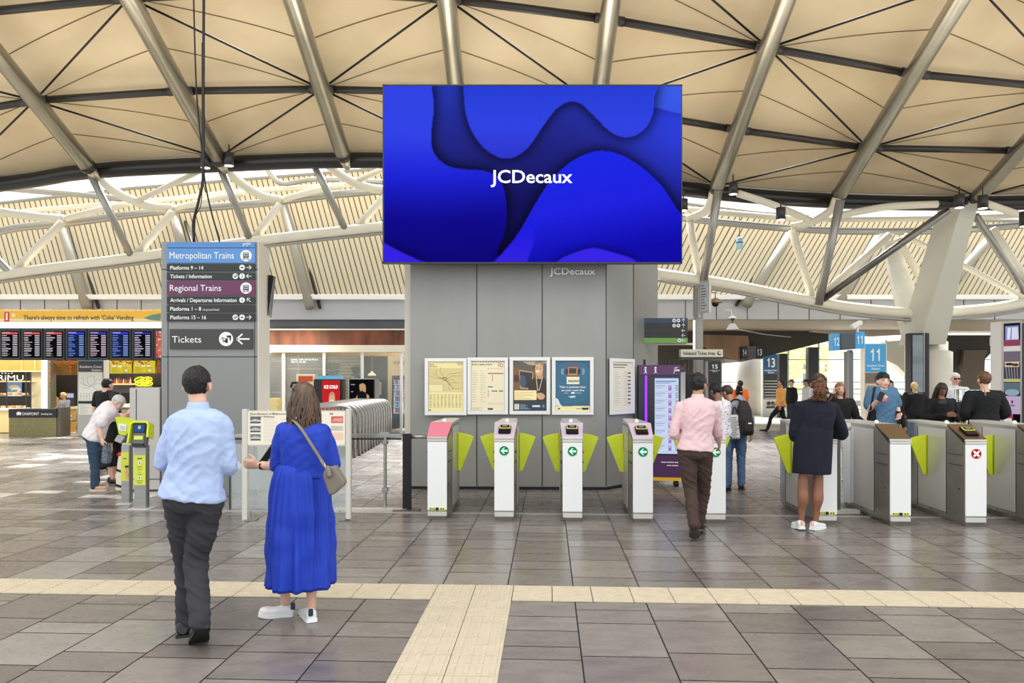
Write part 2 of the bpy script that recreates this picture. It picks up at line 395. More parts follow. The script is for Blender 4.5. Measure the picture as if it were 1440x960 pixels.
# the dark rim along the roof edge
mb = MB(); pts = crom([onroof(x, y + 9, .28) for x, y in R0], 4); mb.tube(pts, .21, 14); trim(mb, 'thick dark tube along the roof edge', M('rim', (18, 17, 16), .35), True)
mb = MB(); pts = crom([onroof(x, y - 2, .1) for x, y in R0], 4); mb.tube(pts, .035, 8); trim(mb, 'thin silver gutter line above the dark roof edge', STEEL, True)

# ---- far roof skirt: cream cladding with dark joints, seen through the trusses
DT, DB = 25.4, 23.7
CT = [(-500, 330), (-200, 302), (0, 287), (185, 266), (300, 257), (537, 238), (750, 252), (960, 287), (1062, 300), (1180, 309), (1440, 312), (1700, 312), (2000, 305)]
bm = bmesh.new(); uvl = bm.loops.layers.uv.new('UVMap')
def sx_(x): # lean of the joints at picture column x: picture columns per row
    return .27 if x < 600 else (.27 - (x - 600) / 400 * .83 if x < 1000 else -.56)
prev = None
for k in range(0, 251):
    x = -500 + k * 10; yb = 414; yt = ev(CT, x)
    # joint line through (x, yb) leans: top column
    xt = x - sx_(x) * (yb - yt); a, b_ = P(x, yb, DB), P(xt, ev(CT, xt), DT)
    vs = (bm.verts.new(a), bm.verts.new(b_))
    if prev:
        f = bm.faces.new([prev[0], vs[0], vs[1], prev[1]])
        for l, (uu, vv) in zip(f.loops, ((k - 1, 0), (k, 0), (k, 1), (k - 1, 1))): l[uvl].uv = (uu * 10, vv)
    prev = vs
me = bpy.data.meshes.new('wall_back'); bm.to_mesh(me); bm.free()
cm = bpy.data.materials.new('cream_cladding'); cm.use_nodes = True; nt = cm.node_tree; b = nt.nodes['Principled BSDF']; b.inputs['Roughness'].default_value = .5
uvn = nt.nodes.new('ShaderNodeUVMap'); sp = nt.nodes.new('ShaderNodeSeparateXYZ'); nt.links.new(uvn.outputs[0], sp.inputs[0])
m1 = nt.nodes.new('ShaderNodeMath'); m1.operation = 'MULTIPLY'; m1.inputs[1].default_value = 1 / 7.6; m2 = nt.nodes.new('ShaderNodeMath'); m2.operation = 'FRACT'; m3 = nt.nodes.new('ShaderNodeMath'); m3.operation = 'LESS_THAN'; m3.inputs[1].default_value = .2
nt.links.new(sp.outputs[0], m1.inputs[0]); nt.links.new(m1.outputs[0], m2.inputs[0]); nt.links.new(m2.outputs[0], m3.inputs[0])
mx = nt.nodes.new('ShaderNodeMix'); mx.data_type = 'RGBA'; mx.inputs[6].default_value = (*L3((192, 178, 146)), 1); mx.inputs[7].default_value = (*L3((64, 54, 42)), 1)
nt.links.new(m3.outputs[0], mx.inputs[0]); nt.links.new(mx.outputs[2], b.inputs['Base Color'])
sol = link('wall_back', me, cm); tag(sol, 'cream ribbed cladding sloping down behind the trusses', 'wall', kind='structure')
md = sol.modifiers.new('s', 'SOLIDIFY'); md.thickness = .08; md.offset = 0
mb = MB(); pts = [P(x, y - 1, DT - .02) for x, y in CT]; mb.tube(pts, .07, 8); trim(mb, 'grey capping along the top of the cream cladding', MGREY, True)
BEAM = M('beam_grey', (146, 140, 124), .5); DK = M('dark_gap', (52, 48, 44), .6)
def fat(p0, p1, r, label, mat, r1=None, n=14):
    mb = MB(); mb.tube([p0, p1], [r, r1 or r], n); return trim(mb, label, mat, True)
for i, (x0, y0, x1, y1) in enumerate([(82, 300, 122, 432), (243, 300, 256, 345), (398, 285, 436, 432), (1112, 325, 1050, 428), (1236, 330, 1178, 430), (1400, 325, 1312, 430), (-60, 320, -25, 432)]):
    p, q = P(x0, y0, DT - .35), P(x1, y1, DB - .5)
    fat(p, q, .15, 'grey rafter over the cladding, starting at the %s truss node' % ORD[i], BEAM)
    w = V((.26, 0, 0)) if x0 < 700 else V((-.26, 0, 0))
    mb = MB(); mb.tube([p + w + V((0, .2, 0)), q + w + V((0, .2, 0))], .055, 6); trim(mb, 'dark slot beside the %s rafter over the cladding' % ORD[i], DK)
# fascia under the cladding
FAS = M('fascia_grey', (176, 177, 178), .45)
for i, (x0, x1, y0, y1) in enumerate([(-400, 232, 420, 462), (375, 577, 420, 449), (900, 1760, 420, 449)]):
    mb = MB(); mb.px(x0, y0, x1, y1, DB - .15, .3); trim(mb, 'grey panelled fascia, %s run from the left' % ORD[i], FAS)
    mb = MB(); mb.px(x0, 414, x1, 420.5, DB - .4, .5); trim(mb, 'pale gutter over the %s fascia run' % ORD[i], WHITE)
    mb = MB(); x = x0 + 20
    while x < x1: mb.px(x, 421, x + 1, y1, DB - .16, .02); x += 34 if x0 < 0 else 43.5
    if i != 1: trim(mb, 'dark joints of the %s fascia run' % ORD[i], DK)
# brown soffit under the right fascia and dark recess
mb = MB(); a, b_ = P(900, 449, DB - .1), P(1760, 449, DB - .1)
mb.hexa([(a.x, DB - .1, a.z - .02), (b_.x, DB - .1, b_.z - .02), (b_.x, 29, a.z - .02), (a.x, 29, a.z - .02), (a.x, DB - .1, a.z + .1), (b_.x, DB - .1, a.z + .1), (b_.x, 29, a.z + .1), (a.x, 29, a.z + .1)])
trim(mb, 'brown soffit under the right fascia', M('soffit_brown', (150, 136, 112), .6))

# ---- white tubular trusses
TW_ = CREAM; n_ = [0]
def tr(pts, dpx, D, mat=None, D1=None, what='truss tube', k=5):
    n_[0] += 1; N = len(pts); D1 = D1 or D
    p3 = [P(x, y, D + (D1 - D) * i / (N - 1)) for i, (x, y) in enumerate(pts)]
    if N > 2: p3 = crom(p3, k)
    mb = MB(); mb.tube(p3, dpx / 2 / FPX * (D + D1) / 2, 14)
    side = 'left' if pts[0][0] < 560 else 'right'
    xm = sum(p[0] for p in pts) / N
    where = ['far left', 'left, over the departure screens', 'left, over the direction tower', 'left, beside the blue screen', 'behind the blue screen', 'right, beside the blue screen', 'right, over the kiosk', 'right, over the platform signs', 'right, beside the forked column', 'far right'][min(9, max(0, int(xm / 144)))]
    o = trim(mb, '%s, %s' % (what, where), mat or TW_, True)
    return o
GR = M('truss_grey', (156, 154, 146), .35, .5)
# left side
tr([(-180, 330), (-20, 300), (22, 301), (55, 305), (90, 308)], 12, 21.2, what='curved white truss arm')
tr([(132, 240), (152, 262), (178, 278), (212, 290), (243, 292)], 12, 20.6, D1=21.2, what='curved white truss arm')
tr([(314, 232), (328, 248), (345, 262), (370, 276), (395, 281)], 12, 20.4, D1=21.2, what='curved white truss arm')
tr([(448, 217), (466, 236), (489, 252), (515, 263), (548, 268)], 12, 20.2, D1=21.2, what='curved white truss arm')
tr([(-160, 372), (0, 325), (90, 314), (225, 297), (363, 286), (455, 275), (560, 266)], 11, 21.6, GR, what='grey upper truss chord')
tr([(-120, 325), (25, 299), (107, 291), (240, 280), (342, 269), (440, 263), (560, 256)], 7, 22.0, what='slim white truss rail')
tr([(-60, 258), (0, 264), (67, 270), (137, 276), (180, 281)], 8, 21.8, GR, what='grey truss strut')
tr([(88, 308), (132, 297), (182, 286)], 9, 21.3, what='white truss branch')
tr([(192, 283), (285, 238)], 8, 20.9, D1=20.4, what='rising white truss branch')
tr([(395, 281), (443, 268), (482, 260)], 9, 21.3, what='white truss branch')
tr([(498, 256), (560, 228)], 8, 20.8, what='rising white truss branch')
tr([(244, 293), (300, 280), (342, 272)], 8, 21.3, what='white truss branch')
tr([(375, 237), (396, 258), (445, 252), (540, 256)], 7, 21.8, GR, what='grey truss strut')
tr([(-80, 300), (-20, 350), (19, 388)], 10, 20.6, GR, D1=21, what='inclined steel truss strut')
tr([(128, 246), (187, 365)], 10, 19.9, GR, D1=21, what='inclined steel truss strut')
tr([(309, 234), (353, 340)], 10, 19.9, GR, D1=21, what='inclined steel truss strut')
tr([(437, 222), (488, 327)], 10, 19.9, GR, D1=21, what='inclined steel truss strut')
tr([(88, 312), (22, 380)], 11, 21.1, what='white truss diagonal')
tr([(243, 297), (192, 358)], 11, 21.1, what='white truss diagonal')
tr([(394, 286), (356, 338)], 11, 21.1, what='white truss diagonal')
tr([(545, 272), (500, 322)], 11, 21.1, what='white truss diagonal')
BC = [(-200, 428), (0, 388), (187, 363), (300, 347), (420, 332), (560, 317)]
tr(BC, 15, 21, what='thick white lower truss chord'); tr([(x, y + 9) for x, y in BC], 4, 20.95, GR, what='flat plate under the lower truss chord')
tr([(560, 317), (640, 322), (760, 345), (900, 378), (925, 385)], 15, 21, what='thick white lower truss chord')
BR = [(925, 385), (1020, 399), (1100, 415), (1180, 430), (1250, 438), (1300, 440), (1380, 435), (1450, 424), (1600, 395)]
tr(BR, 15, 21, what='thick white lower truss chord'); tr([(x, y + 10) for x, y in BR], 4, 20.95, GR, what='flat plate under the lower truss chord')
# right side
tr([(900, 290), (964, 294), (1062, 303), (1140, 308), (1300, 307), (1440, 302), (1600, 290)], 8, 21.8, what='slim white truss rail')
tr([(930, 303), (1010, 312), (1110, 321), (1200, 325), (1330, 324), (1440, 316), (1600, 300)], 10, 21.6, GR, what='grey upper truss chord')
tr([(1003, 266), (1000, 282), (990, 298), (966, 308)], 11, 20.4, D1=21.2, what='curved white truss arm')
tr([(1176, 279), (1168, 296), (1142, 312), (1112, 319)], 11, 20.5, D1=21.2, what='curved white truss arm')
tr([(1038, 272), (1090, 289), (1141, 311)], 10, 20.3, D1=21, what='falling white truss branch')
tr([(1176, 304), (1215, 296), (1255, 290), (1318, 287)], 10, 21, what='rising white truss branch')
tr([(1387, 286), (1440, 304), (1500, 322)], 10, 20.6, what='falling white truss branch')
tr([(1010, 268), (989, 397)], 12, 19.8, GR, D1=20.9, what='inclined steel truss strut')
tr([(1182, 281), (1151, 428)], 12, 20, GR, D1=20.9, what='inclined steel truss strut')
tr([(970, 312), (984, 396)], 11, 21.1, what='white truss diagonal')
tr([(1114, 323), (1145, 428)], 11, 21.1, what='white truss diagonal')
tr([(1157, 421), (1335, 294)], 10, 20.9, M('steel_rod', (120, 118, 112), .3, .9), D1=19.2, what='long dark steel truss strut')
tr([(1155, 416), (1251, 330)], 10, 21, what='white truss diagonal')
tr([(1272, 331), (1330, 361), (1380, 387), (1442, 420)], 8, 21, what='long white truss diagonal')
tr([(1372, 303), (1442, 412)], 10, 20, GR, D1=21, what='inclined steel truss strut')
tr([(1394, 322), (1442, 395)], 13, 21, what='white truss diagonal')
tr([(1262, 335), (1300, 400), (1318, 440)], 10, 21.1, what='white truss leg')

# ---- forked column that carries the roof edge
YC = M('column_paint', (198, 195, 178), .5)
def plate(poly, D, D2, t, label, mat, far=None):
    mb = MB(); ys = [p[1] for p in poly]; lo, hi = min(ys), max(ys)
    pts = [P(x, y, D2 + (D - D2) * (hi - y) / (hi - lo)) for x, y in poly]
    mb.prism(pts, (t[0], t[1], 0)); return trim(mb, label, mat)
plate([(1352, 289), (1377, 285), (1364, 330), (1330, 484), (1293, 484), (1308, 430)], 19.3, 20.8, (-.3, .55), 'cream raking arm of the forked column under the roof edge', YC)
plate([(1243, 340), (1262, 336), (1300, 440), (1318, 484), (1278, 484), (1270, 460)], 21.4, 21.2, (.12, .4), 'pale marked rear arm of the forked column', M('arm_white', (200, 197, 188), .5, noise_amt=.12, scale=2))
mb = MB(); mb.prism([P(1268, 442, 21.1), P(1300, 442, 21.1), P(1326, 484, 21.1), P(1282, 492, 21.1)], (0, .35, 0)); trim(mb, 'web plate where the arms of the forked column meet', YC)
q = P(1311, 0, 21.4); mb = MB(); mb.lathe((q.x, 21.4, 0), [(.52, 0), (.52, 2.5), (.4, 2.55), (.4, 2.8)], 28); trim(mb, 'pale concrete drum under the forked column', M('drum', (214, 208, 190), .6, noise_amt=.06, scale=2), True)
# ================================================================ CENTRAL GREY PILLAR
PD = 11.48
PILM = M('pillar_panel', (150, 149, 143), .48, .35, noise_amt=.05, scale=2.2, stretch=(1, 1, .3), bump=.03, bscale=40)
PIL2 = M('pillar_panel_side', (140, 141, 138), .45, .35, noise_amt=.06, scale=2)
a0, a1, a2, a3 = P(577, 0, PD + .05), P(853, 0, PD - .05), P(891, 0, PD + .5), P(925, 0, PD + 2)
top = P(0, 350, PD).z + 1.6
def vp(a): return V((a.x, a.y, 0))
mb = MB(); mb.prism([vp(a0), vp(a1), vp(a2), vp(a3), V((a3.x, 14.6, 0)), V((a0.x + .1, 14.6, 0))][::-1], (0, 0, top)); o = mb.build('wall_pillar', PILM); tag(o, 'tall grey panelled pillar behind the ticket gates', 'pillar', kind='structure')
def seam_at(a, b_, f, z0=.06, z1=top, w=.011):
    p = a + (b_ - a) * f; return (p.x, p.y - .004, (z0 + z1) / 2), (w, .012, z1 - z0)
mb = MB()
for f in ((671 - 577) / 276, (763 - 577) / 276, .998): mb.box(*seam_at(a0, a1, f))
mb.box(*seam_at(a1, a2, 1, w=.008)); trim(mb, 'dark vertical joints of the grey pillar', BLACK)
mb = MB()
for a, b_ in ((a0, a1), (a1, a2), (a2, a3)):
    d = vp(b_) - vp(a); nn_ = V((d.y, -d.x, 0)).normalized() * .012; mb.hexa([vp(a), vp(b_), vp(b_) + nn_, vp(a) + nn_] + [q + V((0, 0, .045)) for q in (vp(a), vp(b_), vp(b_) + nn_, vp(a) + nn_)])
trim(mb, 'dark recessed foot of the grey pillar', BLACK)
mb = MB(); mb.px(569, 300, 577, 688, PD + .3, .12); trim(mb, 'pale edge strip on the left of the grey pillar', M('edge_strip', (214, 208, 192), .5))
lg = thing('brand_lettering', 'small raised silver company name on the pillar under the screen', 'lettering', P(805, 386, PD - .06))
tpx('JCDecaux', 773, 837, 376.5, 386, PD - .06, M('silver_print', (226, 226, 226), .3, .3), lg, bold=.012, out=.012)

# ---- giant blue screen
SDm = 11.0
scr = thing('video_screen', 'giant blue video screen mounted high on the grey pillar', 'screen', P(749, 370, SDm))
mb = MB(); mb.px(538, 118.5, 959.5, 370.5, SDm + .02, .1); mb.build('screen_housing', BLACK, scr, bev=.01); mb = MB(); mb.px(590, 215, 840, 340, SDm + .12, PD - SDm - .08); mb.build('wall_mount', DGREY, scr)
mb = MB()
for r_ in ((538, 118.5, 959.5, 120.5), (538, 368, 959.5, 370.5), (538, 118.5, 540, 370.5), (957.5, 118.5, 959.5, 370.5)): mb.px(*r_, SDm, .02)
mb.build('screen_bezel', M('bezel', (38, 38, 42), .35), scr)
cw, chh = 418 * 2 // 2, 248
cv = Canvas(cw, chh, (34, 38, 150))
yy, xx = cv.Y / chh, cv.X / cw
def grad(stops, t):
    t = np.clip(t, 0, 1); xs = [s[0] for s in stops]; return np.stack([np.interp(t, xs, [s[1][k] for s in stops]) for k in range(3)], -1)
def blur(m, r, it=3):
    m = m.astype(float)
    for _ in range(it):
        for ax in (0, 1):
            p = np.pad(m, [(r, r) if k == ax else (0, 0) for k in range(2)], 'edge'); c = np.cumsum(p, ax); c = np.concatenate([np.zeros_like(np.take(c, [0], ax)), c], ax); n = m.shape[ax]
            m = (np.take(c, range(2 * r + 1, 2 * r + 1 + n), ax) - np.take(c, range(0, n), ax)) / (2 * r + 1)
    return m
def S(pts): return [(x - 540, y - 121, 0) for x, y in pts]
def layer(pts, colmap, sh=.55, r=7, ofs=0):
    q = [tuple(p[:2]) for p in crom([(p[0], p[1], 0) for p in S(pts)], 8, True)]
    m = cv.mask(q); soft = blur(m, r); shade = np.clip(soft * 2, 0, 1) * sh * (~m)
    cv.a *= (1 - shade)[..., None]; aa = np.clip(blur(m, 1, 1), 0, 1)[..., None]
    cv.a = cv.a * (1 - aa) + colmap * aa
cv.a = grad([(0, (40, 58, 190)), (.35, (32, 36, 128)), (.6, (20, 18, 92)), (1, (6, 2, 66))], yy * .8 + np.abs(xx - .55) * -.1 + .1)
rr = np.exp(-((xx - 1.0) / .22) ** 2) * np.exp(-((yy - .3) / .4) ** 2); cv.a += rr[..., None] * np.array([10, 20, 75])
layer([(868, 90), (880, 125), (900, 142), (925, 152), (975, 156), (990, 90)], grad([(0, (60, 92, 232)), (1, (48, 78, 226))], yy * 3), .15, 9)
layer([(655, 80), (652, 125), (654, 155), (662, 182), (678, 206), (696, 219), (711, 223), (727, 219), (745, 204), (764, 176), (782, 153), (800, 143), (816, 146), (834, 162), (851, 180), (866, 190), (882, 193), (900, 186), (914, 168), (918, 140), (905, 90)],
      grad([(0, (38, 62, 214)), (.5, (48, 66, 226)), (1, (44, 52, 200))], yy * 2.2), .5, 8)
layer([(480, 60), (600, 85), (607, 125), (610, 150), (607, 180), (607, 205), (615, 222), (632, 234), (655, 238), (680, 240), (698, 248), (708, 265), (712, 295), (710, 325), (700, 352), (688, 400), (480, 420)],
      grad([(0, (48, 68, 226)), (.3, (50, 66, 232)), (.55, (28, 34, 212)), (.8, (14, 8, 140)), (1, (10, 4, 122))], yy * 1.05 + np.abs(xx - .15) * .1), .55, 8)
layer([(500, 310), (538, 339), (560, 352), (585, 364), (605, 378), (500, 420)], grad([(0, (52, 34, 226)), (1, (44, 26, 214))], xx), .3, 8)
layer([(695, 400), (700, 370), (715, 350), (732, 322), (750, 290), (768, 261), (790, 237), (815, 220), (843, 212), (873, 218), (905, 238), (930, 262), (950, 292), (975, 330), (980, 420)],
      grad([(0, (26, 40, 232)), (.45, (30, 32, 222)), (.8, (14, 10, 168)), (1, (16, 8, 160))], (yy - .35) * 1.3 + (xx - .7) * .4), .55, 8)
layer([(765, 400), (782, 369), (800, 358), (830, 349), (855, 353), (895, 368), (905, 400)], grad([(0, (56, 36, 230)), (1, (56, 36, 230))], xx), .3, 6)
layer([(640, 420), (690, 372), (715, 345), (738, 318), (752, 330), (740, 372), (735, 420)], grad([(0, (30, 26, 226)), (1, (52, 34, 224))], (yy - .8) * 5), .0, 6)
cv.build('screen_picture', P(540, 121, SDm - .005), P(958, 121, SDm) - P(540, 121, SDm), P(540, 121, SDm) - P(540, 368, SDm), MA('screen_light', 1.0), scr)
tpx('JCDecaux', 690, 805, 238.5, 257, SDm - .006, M('screen_white', (250, 252, 255), emit=1.1), scr, bold=.014, out=.004)

# ---- framed posters on the pillar
PAPER = MA('poster_print', rough=.5)
def frame(label, px0, px1, y0, y1, D, cv, dD=0, group=None, cat='poster'):
    t = thing('poster_frame', label, cat, P((px0 + px1) / 2, y1, D), group); b_ = 5 / FPX * D
    A, B, C_, E_ = P(px0, y1, D), P(px1, y1, D + dD), P(px1, y0, D + dD), P(px0, y0, D); B.z = A.z; C_.z = E_.z; r = (B - A); u = V((0, 0, E_.z - A.z)); n = r.cross(u).normalized()
    mb = MB(); rn = r.normalized(); un = V((0, 0, 1)); w, h = r.length, u.length
    for (x0, z0, x1, z1) in ((0, 0, w, b_), (0, h - b_, w, h), (0, b_, b_, h - b_), (w - b_, b_, w, h - b_)):
        q = [A + rn * x0 + un * z0, A + rn * x1 + un * z0, A + rn * x1 + un * z0 - n * -.0, A + rn * x0 + un * z0]
        mb.prism([A + rn * x0 + un * z0, A + rn * x1 + un * z0, A + rn * x1 + un * z1, A + rn * x0 + un * z1], n * .035)
    mb.build('frame', WHITE, t, bev=.003)
    mb = MB(); mb.prism([A + rn * .01 + un * .01, A + rn * (w - .01) + un * .01, A + rn * (w - .01) + un * (h - .01), A + rn * .01 + un * (h - .01)], n * .008); mb.build('backing', BLACK, t)
    e = b_ * 1.05
    cv.build('printed_sheet', E_ + rn * e - un * e + n * .015, rn * (w - 2 * e), un * (h - 2 * e), PAPER, t)
    return t, A, rn, un, n, w, h
FD = PD - .045
c = Canvas(104, 142, (240, 224, 160)); c.rect(0, 18, 104, 86, (218, 200, 140)); c.poly([(0, 55), (40, 60), (50, 70), (50, 84), (0, 84)], (206, 196, 150)); c.rect(2, 66, 42, 84, (238, 224, 168))
for pts in ([(4, 40), (18, 46), (46, 46), (60, 62), (74, 76), (98, 76)], [(46, 42), (36, 30), (36, 14)], [(46, 48), (20, 46)], [(50, 48), (62, 34), (84, 32), (98, 30)], [(52, 50), (70, 40), (98, 40)], [(54, 52), (72, 50), (80, 60)], [(56, 56), (72, 60), (90, 60)], [(22, 24), (24, 40), (40, 46)], [(8, 28), (20, 40)], [(60, 62), (60, 76), (66, 80)]): c.line(pts, 1.3, (160, 142, 92))
c.line([(52, 52), (74, 76)], 1.8, (110, 96, 70)); c.line([(42, 46), (50, 44), (54, 48), (50, 53), (44, 52), (42, 46)], 1.5, (70, 60, 50))
for k in range(9): c.dashes(4 + k * 11, 92, 12 + k * 11, 130, 20, (150, 134, 90), rnd, 1, .7)
c.ell(90, 6, 4, 4, (90, 76, 56)); c.ell(90, 6, 2.4, 2.4, (240, 224, 160)); c.ell(99, 6, 4, 4, (90, 76, 56)); c.ell(99, 6, 2.4, 2.4, (240, 224, 160)); c.rect(2, 136, 8, 139, (60, 50, 40))
t, A, rn, un, n, w, h = frame('pale yellow train network map poster, leftmost of four white frames', 597.5, 656.5, 503.5, 583.5, FD, c)
for j, s in enumerate(('Victorian', 'train network')): text(s, A + rn * .065 + un * (h - .105 - j * .03) + n * .016, .016, M('brown_print', (90, 76, 50), .6), t, right=rn, up=un, bold=.02)
c = Canvas(104, 142, (236, 224, 190))
for k in range(13): c.rect(4 + k * 8, 2, 8 + k * 8, 4, (90, 70, 60))
c.dashes(3, 26, 22, 118, 15, (120, 104, 86), rnd); c.dashes(28, 26, 46, 118, 15, (150, 136, 116), rnd); c.rect(52, 34, 100, 37, (190, 60, 48))
for y in (41, 47, 53): c.rect(65, y, 68, y + 3, (50, 60, 60))
c.rect(52, 72, 68, 75, (70, 110, 120)); c.rect(64, 84, 82, 87, (60, 100, 90)); c.rect(87, 84, 99, 87, (40, 46, 46))
for y in (84, 91, 97): c.rect(52, y, 55, y + 3, (60, 84, 80))
for k in range(12): c.rect(52 + k * 4, 20, 53 + k * 4, 23, (150, 136, 110)); c.rect(52 + k * 4, 120, 53 + k * 4, 123, (150, 136, 110))
c.dashes(3, 132, 40, 140, 3, (150, 130, 110), rnd); c.rect(52, 134, 68, 139, (60, 50, 46)); c.ell(88, 10, 5, 5, (110, 96, 100)); c.ell(88, 10, 3, 3, (236, 224, 190)); c.ell(95, 12, 5, 5, (206, 96, 70)); c.ell(95, 12, 3, 3, (236, 224, 190))
t, A, rn, un, n, w, h = frame('cream timetable poster with a red bar chart row, beside the network map', 657.5, 714.5, 502.5, 582.5, FD, c)
text('Buses replace trains', A + rn * .07 + un * (h - .115) + n * .016, .02, M('brown_print', (90, 76, 50), .6), t, right=rn, up=un, bold=.02, width=w * .5)
c = Canvas(104, 142, (74, 62, 50)); c.poly([(0, 0), (104, 0), (104, 14), (70, 12), (0, 20)], (176, 170, 140)); c.poly([(0, 4), (60, 12), (70, 40), (50, 100), (0, 110)], (128, 92, 62)); c.poly([(0, 0), (30, 2), (64, 20), (64, 30), (0, 18)], (96, 92, 84))
c.poly([(18, 26), (62, 32), (58, 80), (22, 78)], (196, 172, 132)); c.poly([(20, 29), (60, 34), (56, 78), (24, 75)], (52, 56, 60)); c.ell(30, 58, 10, 18, (74, 84, 100)); c.ell(10, 50, 9, 11, (90, 54, 44)); c.poly([(84, 0), (104, 10), (104, 110), (84, 110)], (88, 100, 104))
c.poly([(46, 60), (66, 48), (94, 44), (104, 60), (104, 118), (50, 112)], (58, 46, 40)); c.poly([(68, 30), (92, 30), (90, 52), (72, 50)], (196, 146, 108)); c.ell(80, 24, 12.5, 19, (216, 168, 128)); c.poly([(67, 10), (70, 2), (82, -2), (94, 4), (93, 16), (84, 8), (72, 10)], (150, 130, 104), 3)
c.ell(76, 30, 6, 2.2, (250, 240, 226)); c.ell(74, 20, 2.2, 1.1, (70, 46, 36)); c.ell(85, 21, 2.2, 1.1, (70, 46, 36)); c.line([(71, 46), (76, 84), (80, 84), (92, 44)], 1.8, (222, 214, 170)); c.poly([(72, 94), (86, 90), (98, 98), (94, 108), (78, 108)], (214, 164, 124), 3)
c.rect(4, 84, 73, 111, (250, 232, 172)); c.dashes(7, 87, 68, 109, 5, (140, 124, 96), rnd); c.rect(0, 116, 104, 142, (44, 62, 80)); c.rect(4, 122, 19, 138, (206, 206, 180)); c.dashes(22, 122, 54, 138, 5, (210, 220, 226), rnd); c.rect(60, 126, 84, 131, (220, 226, 230)); c.ell(94, 128, 4, 4, (120, 140, 160))
frame('poster photo of a smiling worker with a lanyard, third of four white frames', 716.5, 773.5, 502, 582.5, FD, c)
c = Canvas(104, 142, (52, 100, 128)); c.ell(50, 60, 60, 60, (62, 112, 140), .5)
c.ell(52, 26, 18, 22, (150, 60, 60)); c.ell(52, 27, 15.5, 20, (56, 104, 132)); c.rect(38, 18, 66, 42, (196, 130, 80)); c.rect(41, 21, 63, 36, (50, 60, 54)); c.rect(36, 42, 68, 46, (60, 46, 40)); c.ell(33, 30, 4, 8, (40, 50, 60)); c.ell(71, 30, 4, 8, (40, 50, 60))
for k, x in enumerate((24, 20, 80, 84)): c.line([(x, 22), (x + (-3 if x < 50 else 3), 30), (x, 38)], 1.2, (180, 206, 210))
c.poly([(33, 45), (71, 45), (72, 66), (34, 66)], (236, 232, 204)); c.poly([(0, 126), (0, 104), (8, 108), (14, 122), (20, 128)], (226, 230, 226)); c.poly([(0, 128), (104, 126), (104, 142), (0, 142)], (242, 226, 168)); c.poly([(38, 100), (60, 98), (60, 102), (46, 104)], (220, 226, 220)); c.rect(8, 133, 14, 137, (50, 50, 50)); c.rect(62, 134, 78, 136, (130, 120, 90)); c.poly([(80, 132), (100, 132), (98, 138), (80, 138)], (26, 28, 30)); c.ell(52, 90, 6, 3, (226, 232, 230)); c.dashes(26, 89, 44, 92, 1, (190, 206, 214), rnd); c.dashes(60, 89, 80, 92, 1, (190, 206, 214), rnd)
t, A, rn, un, n, w, h = frame('blue podcast tour poster with headphones on a screen, rightmost of four white frames', 776, 834.5, 502, 583, FD, c)
text('RAILWAY', A + rn * .255 + un * (h - .385) + n * .016, .034, M('dark_print', (50, 44, 40), .6), t, right=rn, up=un, bold=.02, width=.17, align='L')
text('Take a podcast tour', A + rn * w * .5 + un * (h - .475) + n * .016, .032, WTXT, t, right=rn, up=un, bold=.02, width=w * .64, align='C')
text('on your train line', A + rn * w * .5 + un * (h - .525) + n * .016, .03, WTXT, t, right=rn, up=un, bold=.02, width=w * .55, align='C')
c = Canvas(80, 142, (232, 226, 208)); c.rect(2, 6, 60, 10, (120, 100, 80), .8); c.rect(2, 14, 50, 17, (120, 100, 80), .8)
c.dashes(8, 26, 34, 128, 16, (130, 116, 96), rnd); c.dashes(46, 26, 74, 128, 16, (150, 136, 116), rnd)
for k in range(9): c.rect(62, 30 + k * 11, 74, 34 + k * 11, (90, 76, 70))
frame('narrow cream notice on the angled side of the grey pillar', 857, 890.5, 503.5, 583, PD - .04, c, dD=.5, cat='notice')

